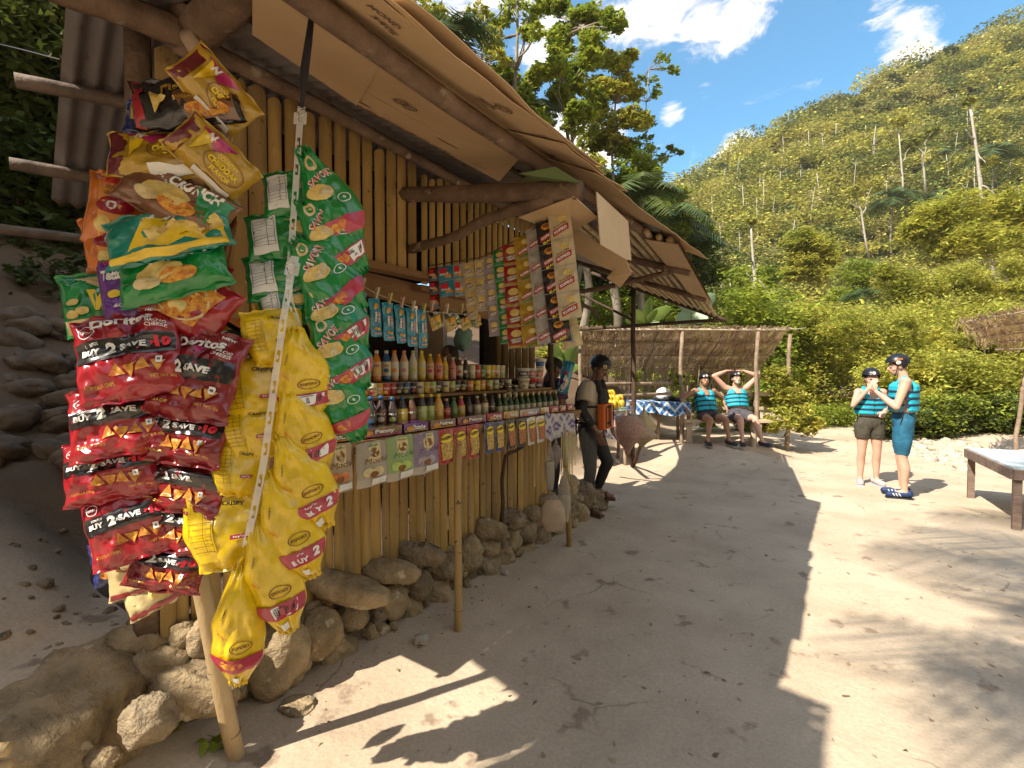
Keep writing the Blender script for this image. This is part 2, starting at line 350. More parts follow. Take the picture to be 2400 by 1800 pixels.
# ============================================================ foliage tools
def leaves(C, size, droop=.3, aspect=.45, flat=.6, shape=4):
    """C Nx3 centres -> (V, F) with one small leaf face (4 corners, kite shaped) each, tips varied"""
    n = len(C); th = rng.uniform(0, 2*pi, n); sz = size*rng.uniform(.6, 1.4, n)
    t = np.stack([np.cos(th), np.sin(th), rng.normal(-droop, .35, n)], 1); t /= np.linalg.norm(t, axis=1)[:,None]
    nr = np.stack([rng.normal(0, 1-flat+.15, n), rng.normal(0, 1-flat+.15, n), np.ones(n)], 1)
    s = np.cross(t, nr); s /= np.linalg.norm(s, axis=1)[:,None]+1e-9
    a = C - t*sz[:,None]*.5; b = C + s*sz[:,None]*aspect*.5 - t*sz[:,None]*.08; c = C + t*sz[:,None]*.55; d = C - s*sz[:,None]*aspect*.5 - t*sz[:,None]*.08
    V = np.stack([a,b,c,d], 1).reshape(-1,3); Fq = np.arange(n*4).reshape(-1,4)
    return V, Fq
def blob_pts(c, r, n, clump=.2, nclump=None, squash=.8):
    """leaf positions gathered in twigs clumps through a blob"""
    k = nclump or max(4, int(n//10)); d = rng.normal(size=(k,3)); d /= np.linalg.norm(d, axis=1)[:,None]
    q = d*(rng.uniform(.25, 1, k)**.55)[:,None]*np.array([1,1,squash])*r
    idx = rng.integers(0, k, n); p = q[idx] + rng.normal(size=(n,3))*r*clump*np.array([1,1,.55])*.6
    return p + np.array(c)
LEAF = dict(
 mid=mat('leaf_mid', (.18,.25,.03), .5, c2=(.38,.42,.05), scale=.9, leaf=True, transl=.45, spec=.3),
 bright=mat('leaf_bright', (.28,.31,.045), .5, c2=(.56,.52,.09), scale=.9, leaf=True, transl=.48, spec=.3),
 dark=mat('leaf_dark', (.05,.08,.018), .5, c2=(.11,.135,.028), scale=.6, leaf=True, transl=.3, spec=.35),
 hill=mat('leaf_hill', (.24,.25,.04), .65, c2=(.56,.50,.10), scale=.22, leaf=True, transl=.35, spec=.2, ramp=(.38,.62)),
 hilldark=mat('leaf_hill_dark', (.09,.12,.03), .65, c2=(.20,.22,.05), scale=.25, leaf=True, transl=.3, spec=.2),
 hillpale=mat('leaf_hill_pale', (.34,.33,.11), .65, c2=(.55,.47,.16), scale=.25, leaf=True, transl=.3, spec=.2),
 palm=mat('leaf_palm', (.055,.105,.03), .45, c2=(.13,.16,.05), scale=.8, leaf=True, transl=.3, spec=.4))
BARK = mat('bark_pale', (.34,.29,.23), .85, c2=(.16,.13,.10), scale=5, bump=.6, bscale=25, stretch=(1,1,.4), spec=.1)
BARKD = mat('bark_dark', (.14,.105,.07), .9, c2=(.08,.06,.04), scale=6, bump=.6, bscale=25, stretch=(1,1,.4), spec=.1)
def limb(mb, a, b, r0, r1, m, bend=.06, n=7):
    a, b = Vector(a), Vector(b); L = (b-a).length; sd = random.random()*50; pts = []
    for i in range(n+1):
        t = i/n; p = a.lerp(b, t); w = sin(pi*t)*L*bend
        pts.append(p + Vector((noise.noise(Vector((t*2,sd,0))), noise.noise(Vector((t*2,sd,5))), noise.noise(Vector((t*2,sd,9)))*.4))*w*2)
    mb.tube(pts, [r0+(r1-r0)*i/n for i in range(n+1)], m, 7, jit=.06); return pts
def tree(label, base, blobs, mat_key, lsize, n_per, trunk_r, bark=BARK, top=None, group=None, name='tree', clump=.2, aspect=.45, droop=.3, extra=(), flat=.5):
    """blobs: list of (Vector centre, radius)"""
    base = Vector(base); root = empty(name, base, label, 'tree' if 'shrub' not in name else 'shrub', group)
    mb = MB(); top = Vector(top) if top is not None else sum((b[0] for b in blobs), Vector())/len(blobs)
    tp = limb(mb, base-Vector((0,0,.3)), top, trunk_r, trunk_r*.35, bark, .05, 10)
    for c, r in blobs:
        q = min(tp[2:], key=lambda p: (p-c).length + max(0, p.z-c.z)*1.5); limb(mb, q, c, trunk_r*.35, trunk_r*.08, bark, .1)
        for _ in range(3):
            e = c + Vector((random.uniform(-1,1), random.uniform(-1,1), random.uniform(-.5,.9)))*r*.8; limb(mb, c, e, trunk_r*.09, trunk_r*.03, bark, .1, 4)
    mb.build('trunk', root)
    C = np.concatenate([blob_pts(tuple(c), r, int(n_per), clump) for c, r in blobs])
    V, Fq = leaves(C, lsize, droop=droop, aspect=aspect, flat=flat); npmesh('crown', V, Fq, LEAF[mat_key], root)
    return root
def frond(mbv, base, az, L, up, n=26, w=.32, lean=1.0):
    """palm frond: list of leaflet quads appended to mbv (list of 4-corner arrays)"""
    h = Vector((cos(az), sin(az), 0)); side = Vector((-sin(az), cos(az), 0)); P = []
    for i in range(n+1):
        t = i/n; P.append(base + h*(L*(t*cos(up)+.12*t*t)) + Vector((0,0,1))*(L*(sin(up)*t - lean*.85*t*t)))
    for i in range(1, n):
        t = i/n; wd = w*L*sin(pi*min(1, .12+t*.95))**.6; tg = (P[i+1]-P[i-1]).normalized(); upn = side.cross(tg)
        for s in (-1, 1):
            e = P[i] + side*s*wd + tg*wd*.55 - Vector((0,0,1))*wd*.45*random.uniform(.6,1.3); th = tg*L*.017
            mbv.append([P[i]-th, P[i]+th, e+th*.25, e-th*.25])
    for i in range(n): th = side*.012*L*(1-i/n); mbv.append([P[i]-th, P[i]+th, P[i+1]+th*.9, P[i+1]-th*.9])
def palm(label, base, top, L=2.2, nf=14, key='palm', tr=.12, group=None, name='palm_tree', lean=1.0, seed=None):
    if seed: random.seed(seed)
    base, top = Vector(base), Vector(top); root = empty(name, base, label, 'palm', group); mb = MB()
    limb(mb, base-Vector((0,0,.3)), top, tr, tr*.7, BARK, .04, 9); mb.build('trunk', root)
    q = []
    for k in range(nf): frond(q, top+Vector((0,0,random.uniform(-.1,.1)*L)), 2*pi*k/nf+random.uniform(-.2,.2), L*random.uniform(.8,1.1), random.uniform(.1, 1.1), lean=lean)
    V = np.array([[tuple(v) for v in f] for f in q]).reshape(-1,3); npmesh('crown', V, np.arange(len(V)).reshape(-1,4), LEAF[key], root)
    return root
# ============================================================ the stall
BAM = mat('bamboo_aged', (.50,.32,.10), .5, c2=(.28,.17,.055), scale=7, bump=.35, bscale=40, stretch=(1,1,.12), spec=.35, spots=((.10,.07,.04), 30, .66))
BAM2 = mat('bamboo_grey', (.42,.28,.11), .6, c2=(.27,.17,.07), scale=6, bump=.4, bscale=40, stretch=(1,1,.15), spec=.3, spots=((.08,.055,.035), 22, .64))
BAMP = mat('bamboo_pole', (.50,.37,.20), .45, c2=(.38,.26,.13), scale=8, bump=.3, bscale=35, stretch=(1,1,.3), spec=.4)
NODE = mat('bamboo_node', (.16,.10,.05), .7, c2=(.25,.17,.09), scale=30)
LOG = mat('log_wood', (.235,.155,.105), .85, c2=(.12,.078,.052), scale=5, bump=.8, bscale=22, spec=.15, spots=((.34,.27,.20), 7, .62))
LOGD = mat('log_dark', (.11,.072,.048), .85, c2=(.06,.04,.028), scale=6, bump=.7, bscale=22, spec=.15)
PLANK = mat('plank_brown', (.30,.17,.08), .7, c2=(.19,.105,.05), scale=4, bump=.4, bscale=30, stretch=(1,.25,3), spec=.2)
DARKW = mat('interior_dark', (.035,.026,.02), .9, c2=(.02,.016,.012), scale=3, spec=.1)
CARD = mat('cardboard', (.62,.44,.26), .85, c2=(.54,.37,.21), scale=2.5, bump=.15, bscale=90, spec=.1)
CARDG = mat('cardboard_green', (.13,.15,.06), .8, c2=(.13,.19,.07), scale=4)
CARDP = plain('card_print', (.17,.10,.07), .8)
TIN = mat('corrugated_iron', (.27,.25,.25), .5, c2=(.20,.165,.155), scale=2.0, bump=.2, bscale=30, metal=.35, spec=.4, spots=((.17,.09,.06), 3.5, .6))
TIN2 = mat('corrugated_iron_new', (.30,.28,.27), .5, c2=(.20,.17,.15), scale=2, metal=.3)
stall = empty('snack_stall', (-2.6, 2.6, 0), 'bamboo snack stall with cardboard patched awning standing on a rubble stone base', 'stall')
WX = -2.45
def slat(mb, x, y, z0, z1, w, m, tilt=0, nrm=Vector((1,0,0)), t=Vector((0,1,0)), tip=True):
    """one split-bamboo slat: a shallow half round with node rings and an uneven tip"""
    n = 5; vs = []; zs = [z0]; k = z0 + random.uniform(.05, .35); nd = []
    while k < z1-.03: zs += [k-.006, k, k+.006]; nd.append(k); k += random.uniform(.28, .42)
    zs.append(z1); rows = len(zs)
    for z in zs:
        kk = 1.04 if any(abs(z-q) < .001 for q in nd) else 1
        for i in range(n):
            a = -1+2*i/(n-1); h = w*.30*sqrt(max(0, 1-a*a*.96))*kk
            zz = z + (w*.25*(1-a*a) if (tip and z == z1) else 0)
            vs.append(Vector((x,y,zz)) + t*(a*w/2*kk + tilt*(z-z0)) + nrm*h)
    b = [(r*n+i, r*n+i+1, (r+1)*n+i+1, (r+1)*n+i) for r in range(rows-1) for i in range(n-1)]
    mb.add(vs, b, m)
    e = [vs[0]-nrm*.004, vs[n-1]-nrm*.004, vs[-1]-nrm*.004, vs[(rows-1)*n]-nrm*.004]; mb.add(e, [(0,1,2,3)], m, False)
    top = [(rows-1)*n+i for i in range(n)]; mb.add([vs[i] for i in top], [tuple(range(n))], m, False)
# lower front panel
mb = MB(); y = .86
while y < 4.15:
    w = random.uniform(.052, .078); zb = .30 + .12*sstep((1.7-y)/.7) + random.uniform(-.02,.02)
    slat(mb, WX+random.uniform(-.006,.006), y+w/2, zb-.03, 1.16, w, random.choice((BAM,BAM,BAM2)), random.uniform(-.01,.01), tip=False); y += w+random.choice((.002,.004,.009))
mb.build('lower_bamboo_panel', stall)
# full-height planks left of the window
mb = MB(); y = .88
while y < 1.34:
    w = random.uniform(.085,.10); slat(mb, WX, y+w/2, 1.14, 2.95+.05*(y-.8), w, BAM2); y += w+.006
mb.build('corner_bamboo_panel', stall)
# upper panels with dark gaps
mb = MB(); y = 1.37; i = 0
while y < 2.33:
    w = random.uniform(.070,.082); slat(mb, WX, y+w/2, 2.27, 2.99+random.uniform(-.03,.03)-.02*(y-1.4), w, BAM); y += w+random.uniform(.012,.024); i += 1
mb.build('upper_bamboo_panel', stall)
mb = MB(); y = 2.47
while y < 4.35:
    w = random.uniform(.055,.07); slat(mb, WX-.03, y+w/2, 2.20, 2.96+random.uniform(-.03,.03), w, BAM); y += w+random.uniform(.016,.026)
mb.build('upper_bamboo_panel', stall)
mb = MB(); mb.box((-2.72,2.85,2.62), (.02,3.0,.66), DARKW); mb.build('gap_shade_sheet', stall)  # dark sheet added behind the upper slats, standing in for interior shade
# corner: left end wall (seen as the side slats under the snack column)
mb = MB()
for k in range(3): slat(mb, WX-.06-.10*k, .86, .42, 2.1-.0*k, .09, BAM2, nrm=Vector((0,-1,0)), t=Vector((1,0,0)))
mb.build('end_bamboo_panel', stall)
mb = MB()
for k in range(6): slat(mb, -2.78-.085*k, 4.36, .34, 2.8, .078, BAM2, nrm=Vector((0,-1,0)), t=Vector((1,0,0)))
mb.build('far_end_bamboo_panel', stall)
# interior: back wall, brown board, door post, floor
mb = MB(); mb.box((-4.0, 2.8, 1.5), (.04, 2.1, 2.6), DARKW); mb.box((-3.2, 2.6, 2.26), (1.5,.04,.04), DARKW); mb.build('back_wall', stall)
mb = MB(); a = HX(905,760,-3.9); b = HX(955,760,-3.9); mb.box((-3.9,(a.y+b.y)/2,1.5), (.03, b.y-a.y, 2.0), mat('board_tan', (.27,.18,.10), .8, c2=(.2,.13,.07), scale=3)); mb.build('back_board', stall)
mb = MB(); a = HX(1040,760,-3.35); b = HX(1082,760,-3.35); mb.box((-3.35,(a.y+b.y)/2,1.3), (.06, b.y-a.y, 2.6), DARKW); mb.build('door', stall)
mb = MB(); mb.box((-3.3, 2.6, .36), (1.6,3.4,.08), LOGD); mb.build('floor_slab', stall)
# window sill boards, plank above the goods
mb = MB(); mb.box((-2.45, 2.35, 2.24), (.10,2.0,.045), PLANK); mb.box((-2.50, 3.4, 2.17), (.08,1.9,.04), PLANK); mb.build('upper_ledge', stall)
a = HX(775,600,-2.52); b = HX(1010,664,-2.52)
mb = MB(); mb.beam((-2.56, a.y-.6, a.z+.0), (-2.56, b.y+.6, b.z), .025, .15, PLANK); mb.build('hanging_plank', stall)
# counter
CZ = 1.235
mb = MB(); mb.box((-2.42, 2.5, CZ-.02), (.62,3.34,.03), PLANK); mb.box((-2.135,2.5,CZ-.045), (.03,3.34,.05), PLANK); mb.build('counter', stall)
mb = MB(); mb.box((-2.50,2.60,1.425), (.17,3.1,.02), PLANK); mb.box((-2.63,2.60,1.515), (.14,3.1,.02), PLANK); mb.box((-2.72,2.6,1.37), (.03,3.1,.26), DARKW); mb.box((-2.5,2.6,1.33), (.16,3.1,.16), DARKW); mb.build('display_shelf', stall)
# posts
def pole(mb, a, b, r0, r1, m=LOG, bend=.012, n=8, jit=.05): return limb(mb, a, b, r0, r1, m, bend, n)
def bpole(mb, a, b, r, m=BAMP, r1=None):
    a, b = Vector(a), Vector(b); L = (b-a).length; n = max(2, int(L/.04)); r1 = r1 or r*.85; nd = random.uniform(.05,.25); pts = []; rad = []; sd = random.random()*9; nodes = []
    for i in range(n+1):
        t = i/n; p = a.lerp(b, t); p += Vector((noise.noise(Vector((t*2,sd,0))), noise.noise(Vector((t*2,0,sd))), 0))*L*.006; pts.append(p); rad.append(r+(r1-r)*t)
    mb.tube(pts, rad, m, 12)
    t = nd
    while t < L:
        p = a.lerp(b, t/L); dv = (b-a).normalized(); mb.tube([p-dv*.006, p-dv*.002, p+dv*.002, p+dv*.006], [x*(r+(r1-r)*t/L) for x in (1.0,1.10,1.10,1.0)], NODE, 12, caps=False); t += random.uniform(.28,.4)
mb = MB(); pole(mb, (-2.5,.84,.3), (-2.5,.84,3.12), .055, .05); mb.build('corner_post', stall)
mb = MB(); pole(mb, (-2.56,4.40,.2), (-2.56,4.40,3.0), .03, .028, LOGD); mb.build('far_post', stall)
# purlins and wall plate
def zr(x): return 2.775 + (-1.35-x)*.27
mb = MB(); pole(mb, (-1.36,-.35,zr(-1.36)-.05), (-1.36,4.7,zr(-1.36)-.09), .044, .036); mb.build('eave_beam', stall)
mb = MB(); pole(mb, (-2.32,-.2,2.985), (-2.34,4.6,2.90), .038, .033); mb.build('wall_plate', stall)
mb = MB(); pole(mb, (-1.85,-.2,zr(-1.85)-.006), (-1.85,4.6,zr(-1.85)-.006), .018, .018, LOGD); mb.build('roof_batten', stall)
mb = MB(); pole(mb, (-2.75,2.27,2.80), (-1.15,2.25,2.50), .045, .058); mb.build('cross_beam', stall)
mb = MB(); pole(mb, (-2.45,2.33,2.40), (-1.30,2.24,2.50), .03, .034, LOG, .03); mb.build('brace', stall)
# big timbers by the corner joint (top left of the view)
mb = MB(); J = D(425,85,1.98); pole(mb, J+Vector((0,0,-.0)), D(60,-60,1.6), .055, .06); mb.build('tie_beam', stall)
mb = MB(); pole(mb, J+Vector((.0,.0,.02)), D(565,-80,1.55), .075, .085); mb.build('rafter', stall)
mb = MB(); pole(mb, D(418,130,2.02), D(425,20,1.95), .075, .085, LOG); mb.tube([D(410,105,1.93), D(437,92,1.93)], [.05,.06], mat('knot_pale', (.42,.30,.22), .8, c2=(.3,.2,.15), scale=9), 8, jit=.2); mb.build('post_head', stall)
# front roof slope: corrugated iron sheets
def corr(mb, o, u, v, nu, nv, amp, m, pitch=.076):
    """o corner, u across corrugations, v along them"""
    u, v = Vector(u), Vector(v); nrm = u.cross(v).normalized(); L = u.length; n = int(L/pitch*6); vs = []
    for j in (0, 1):
        for i in range(n+1): vs.append(Vector(o)+u*(i/n)+v*j+nrm*amp*cos(2*pi*i/6))
    mb.add(vs, [(i, i+1, n+2+i, n+1+i) for i in range(n)], m)
mb = MB(); corr(mb, (-1.43,-.72,zr(-1.43)+.02), (0,5.42,-.02), (-1.28,0,1.28*.27), 0, 0, .012, TIN); mb.build('front_roof_sheet', stall)
# back slope seen on the left, end battens sticking out
bd = Vector((-sin(YAW+R(45)), cos(YAW+R(45)), -.29)); A = D(350,92,2.32)
bn = Vector((0,1,0)).cross(bd).normalized(); o0 = HP(141,45,A,bn); mb = MB(); corr(mb, o0+Vector((0,3.2,0))-bd*.3, Vector((0,-3.2,0)), bd*1.75, 0, 0, .016, TIN, .085); mb.build('back_roof_sheet', stall)
bn = Vector((0,1,0)).cross(bd).normalized()
for (xa, ya, xb, yb, r) in [(32,172,330,232,.034),(20,352,250,393,.036),(-8,494,225,522,.036)]:
    a = HP(xa, ya, o0-bn*.06*(1 if bn.z>0 else -1), bn); b = HP(xb, yb, o0-bn*.06*(1 if bn.z>0 else -1), bn); mb = MB(); pole(mb, a, b+(b-a)*.6, r, r*.9, mat('batten_wood', (.20,.145,.115), .8, c2=(.11,.08,.06), scale=7, bump=.6, bscale=20)); mb.build('end_batten', stall)
# ---- cardboard patches (thin boards fixed under the roof)
def cardpoly(name, pts, th, m, dec=None, parent=stall):
    """pts 3-D coplanar-ish polygon; extruded by th away from the viewer"""
    pts = [Vector(p) for p in pts]; n = (pts[1]-pts[0]).cross(pts[2]-pts[0]).normalized()
    if n.dot(CP-pts[0]) < 0: n = -n
    mb = MB(); L = len(pts); mb.add(pts+[p-n*th for p in pts], [tuple(range(L)), tuple(range(2*L-1, L-1, -1))]+[(i, (i+1)%L, L+(i+1)%L, L+i) for i in range(L)], m, False)
    if dec:
        u = (pts[1]-pts[0]).normalized(); v = n.cross(u); o = pts[0]; dec(Surf(mb, lambda a, b, off: o+u*a+v*b+n*off), pts, o, u, v)
    return mb.build(name, parent)
RP = Vector((-1.35,0,zr(-1.35)-.035)); RN = Vector((.27,0,1)).normalized()   # roof plane (lowered to the board level)
def RQ(x, y, off=0): return HP(x, y, RP-RN*off, RN)
def loc2(o, u, v, p): q = p-o; return q.dot(u), q.dot(v)
cardpoly('cardboard_sheet', [RQ(545,0,.02),RQ(640,-60,.02),RQ(820,140),RQ(770,228,.02),RQ(545,75,.02)], .004, CARD)
def dec1(s, pts, o, u, v):
    def at(x, y): return loc2(o, u, v, RQ(x, y))
    a0, a1 = at(752,213), at(1090,392); ang = atan2(a1[1]-a0[1], a1[0]-a0[0]); L = sqrt((a1[0]-a0[0])**2+(a1[1]-a0[1])**2)
    c = at(865,275); s.text('DO NOT OPEN THIS SIDE \u2022 KEEP COOL AND DRY', c[0], c[1], .030, CARDP, ang, L*.62)
    for (x0,y0,x1,y1) in [(752,206,800,232),(945,297,988,320)]:
        p, q = at(x0,y0), at(x1,y1); m = ((p[0]+q[0])/2, (p[1]+q[1])/2); l = sqrt((q[0]-p[0])**2+(q[1]-p[1])**2)/2; w = .005; cs, sn = cos(ang), sin(ang)
        s.poly([(m[0]-l*cs+w*sn, m[1]-l*sn-w*cs),(m[0]+l*cs+w*sn, m[1]+l*sn-w*cs),(m[0]+l*cs-w*sn, m[1]+l*sn+w*cs),(m[0]-l*cs-w*sn, m[1]-l*sn+w*cs)], CARDP)
    for (x, y) in [(866,219),(886,231)]:
        p = at(x, y); s.ring(p[0], p[1], .036, .036, .16, CARDP); s.ring(p[0], p[1], .025, .025, .2, CARDP); s.text('25' if x > 870 else 'e', p[0], p[1], .018, CARDP, ang)
    p = at(1037,357); s.text('PHILIPPINES', p[0], p[1], .014, CARDP, ang, .13)
cardpoly('cardboard_sheet', [RQ(745,213),RQ(790,112),RQ(1120,345),RQ(1078,392),RQ(870,279)], .004, CARD, dec1)
cardpoly('cardboard_sheet', [RQ(1130,385,.01),RQ(1185,360,.01),RQ(1235,385,.01),RQ(1190,400,.01),RQ(1135,400,.01)], .004, CARDG)
# eave strips: cardboard reaching over the outer beam, upper face folded back
def strip(name, ya, yb, xi, xo, zi, zo, wav, m=CARD, dec=None, curl=0, n=24):
    mb = MB(); sd = random.random()*20
    def S(a, b, off=0):                # a along y (m), b 0..1 outward
        y = ya+a; w = noise.noise(Vector((a*1.6, sd, 0))); e = noise.noise(Vector((a*4, sd, 7)))
        x = xi+(xo+e*.025-xi)*b; z = zi+(zo-zi)*b + wav*w*b*b + curl*b*b
        return Vector((x, y, z-off))
    L = yb-ya; vs = []
    for i in range(n+1):
        for j in range(5): vs.append(S(L*i/n, j/4))
    k = len(vs); vs += [v+Vector((0,0,.004)) for v in vs]
    f = [(i*5+j, i*5+j+1, (i+1)*5+j+1, (i+1)*5+j) for i in range(n) for j in range(4)]
    mb.add(vs, f+[tuple(k+q for q in r[::-1]) for r in f]+[(i*5+4, (i+1)*5+4, k+(i+1)*5+4, k+i*5+4) for i in range(n)]+[(j,j+1,k+j+1,k+j) for j in range(4)]+[(n*5+j,n*5+j+1,k+n*5+j+1,k+n*5+j) for j in range(4)], m, False)
    if dec: dec(mb, S)
    return mb.build(name, stall)
zi = zr(-1.3)-.02; zc = zr(-1.5)+.004
def dec2(mb, S):
    fn = lambda a, b, off: S(a, (b+.15)/.40, off+.003); s = Surf(mb, fn)
    def at(x, y): p = HZ(x, y, 2.71); return p.y-.55, (-1.30-p.x)/(-1.30+1.02)*.30*-1
    s.text('340g', .55, .08, .035, CARDP, 0, .11); s.text('MOND', .50, .14, .03, CARDP, 0, .12)
    s.text('Jack', 1.12, .06, .04, CARDP, 0, .13, bold=.04); s.text('COFFEE', 1.10, .025, .016, CARDP, 0, .12); s.ring(1.14,.13,.045,.035,.25,CARDP); s.ring(1.14,.13,.025,.02,.3,CARDP)
    s.text('MOND', 1.5, .14, .03, CARDP, 0, .15); s.text('12 x 340g', 1.5, .09, .026, CARDP, 0, .16); s.rect(1.42,.115,1.6,.119,CARDP,2)
strip('eave_cardboard', .55, 2.45, -1.50, -1.10, zc, zi-.10, .03, dec=dec2)
strip('eave_cardboard', .0, 1.12, -1.50, -1.12, zc-.004, zi-.08, .03)
strip('eave_cardboard', 1.0, 2.35, -1.50, -1.075, zc-.008, zi-.09, .045)
def dec3(mb, S):
    s = Surf(mb, lambda a, b, off: S(a, b/.19, off+.003)); s.text('Jack', .3, .08, .045, CARDP, 0, .14, bold=.04)
strip('eave_cardboard', 2.0, 2.75, -1.50, -1.10, zc-.012, zi-.12, .03, dec=dec3)
strip('eave_cardboard', 2.35, 4.75, -1.50, -1.12, zc-.016, zi-.13, .04)
# hanging box flap at the eave (disp px)
P = lambda x, y, d: D(x, y, d)
cardpoly('cardboard_flap', [P(1289,414,2.52),P(1357,478,3.0),P(1364,562,3.0),P(1352,560,2.9),P(1298,528,2.52)], .005, mat('cardboard_light', (.60,.45,.29), .85, c2=(.54,.39,.24), scale=3))
cardpoly('cardboard_flap', [P(1190,520,3.1),P(1240,490,2.9),P(1298,530,2.55),P(1352,562,2.9),P(1322,585,3.1)], .005, CARD)
cardpoly('cardboard_flap', [P(1322,588,3.1),P(1352,562,2.92),P(1364,590,3.0),P(1340,622,3.2),P(1310,600,3.15)], .005, CARD)
cardpoly('cardboard_flap', [P(1120,470,2.75),P(1240,425,2.45),P(1290,470,2.6),P(1245,497,2.8),P(1200,500,2.9)], .005, CARD)
cardpoly('cardboard_flap', [P(1120,375,2.5),P(1200,360,2.4),P(1255,395,2.4),P(1200,400,2.6)], .004, CARDG)
# ============================================================ far awning of the stall (separate lean-to)
lean = empty('lean_to_awning', (-3.0, 8.2, .2), 'lean-to awning of bamboo battens and iron sheet on a dark post past the stall', 'awning')
def ZE(y): t = (y-3.7)/4.5; return (-1.16-.66*t, 2.60-.14*t)         # eave edge
def ZT(y): t = (y-3.7)/4.5; return (-2.6-.55*t, 3.06-.02*t)          # top edge
def LP(y, s, off=0): (x0,z0),(x1,z1) = ZE(y), ZT(y); return Vector((x0+(x1-x0)*s, y, z0+(z1-z0)*s+off))
mb = MB(); vs = []; n = 60
for i in range(n+1):
    y = 3.7+4.5*i/n
    for j in range(7): vs.append(LP(y, .05+1.43*j/6, .045+.012*cos(i*pi)))
mb.add(vs, [(i*7+j, i*7+j+1, (i+1)*7+j+1, (i+1)*7+j) for i in range(n) for j in range(6)], TIN2); mb.build('roof_sheet', lean)
for k, s in enumerate([.0,.06,.12,.19,.26,.33,.41,.49,.57,.66,.75,.85,.97]):
    mb = MB(); bpole(mb, LP(3.6+random.uniform(0,.3), s, .0), LP(8.25+random.uniform(-.05,.1), s, 0), .024 if k else .028, BAMP); mb.build('bamboo_batten', lean)
mb = MB(); pt = LP(8.2, 1.0); mb.build
pole(mb, (pt.x, 8.2, G(pt.x,8.2)-.2), (pt.x, 8.2, pt.z), .045, .04, LOGD); mb.build('post', lean)
mb = MB(); pole(mb, LP(8.2,-.12,-.02), LP(8.2,1.6,-.03), .034, .03, LOGD); mb.build('end_rafter', lean)
mb = MB(); pole(mb, LP(8.2,-.03,-.06), (-5.2,8.2,2.35), .03, .028, LOGD); mb.build('tie_beam', lean)
mb = MB(); pole(mb, (pt.x,8.2,2.45), (pt.x-1.0,8.1,3.0), .025, .02, LOGD); mb.build('strut', lean)
for y in (4.75, 6.3):
    mb = MB(); e = LP(y, -.02, -.05); pole(mb, e, LP(y, 1.3, -.05), .035, .03, LOG); mb.build('cross_beam', lean)
mb = MB(); pole(mb, LP(4.75,.1,-.08), (-3.6,4.9,2.35), .028, .024, LOG); mb.build('strut', lean)
mb = MB(); pole(mb, (-2.5,4.4,2.5), (-3.8,8.2,2.55), .03,.028, LOGD); mb.build('strut', lean)
mb = MB(); mb.quad(LP(3.8,-.04,-.03), LP(3.8,.14,-.035), LP(6.6,.10,-.035), LP(6.6,-.05,-.03), CARD); mb.quad(LP(3.8,-.04,-.025), LP(6.6,-.05,-.025), LP(6.6,.10,-.03), LP(3.8,.14,-.03), CARD); mb.build('cardboard_sheet', lean)
mb = MB(); q = [LP(y, s, o+.01*noise.noise(Vector((y*2,s*4,0)))) for y in (3.75,4.6,5.4,6.2,7.0) for s, o in ((-.06,-.02),(-.02,.045),(.10,.07),(.22,.075))]; mb.add(q, [(i*4+j, i*4+j+1, (i+1)*4+j+1, (i+1)*4+j) for i in range(4) for j in range(3)], CARD, False); mb.build('cardboard_sheet', lean)
# ============================================================ props: loose poles
def prop(a, b, r, label, m=BAMP, grp=None, r1=None):
    mb = MB(); bpole(mb, Vector(a)-Vector((0,0,.05)), b, r, m, r1); return mb.build('bamboo_pole', None, label, 'pole', grp, origin=a)
prop(HZ(515,1628,0), D(322,770,1.72), .034, 'pale bamboo pole leaning steeply in front of the stone base at lower left', BAMP, r1=.03)
prop(HZ(990,1360,0), HX(990,955,-2.10)+Vector((0,0,.0)), .026, 'upright bamboo pole propping the middle of the counter', BAM2)
prop(HZ(1231,1180,0), HX(1217,925,-2.12), .026, 'bamboo pole propping the far right end of the counter', BAM2)
mb = MB(); a = HX(1092,985,-2.2); limb(mb, HX(1082,1130,-2.38), a, .018, .014, LOGD, .02, 6); limb(mb, a, HX(1130,965,-2.15), .014, .012, LOGD, .05, 4); mb.build('forked_branch', stall)
# cut bamboo ends at the lower left corner
for k, (x, y) in enumerate([(18,1618),(22,1655)]):
    p = D(x, y, 1.35+.02*k); mb = MB(); bpole(mb, p-CR*.5-CF*.12, p, .021, BAMP); mb.build('bamboo_rail', None, ['upper','lower'][k]+' pale bamboo rail poking in at the bottom left edge by the boulder', 'pole', 'bamboo rails at the bottom left')
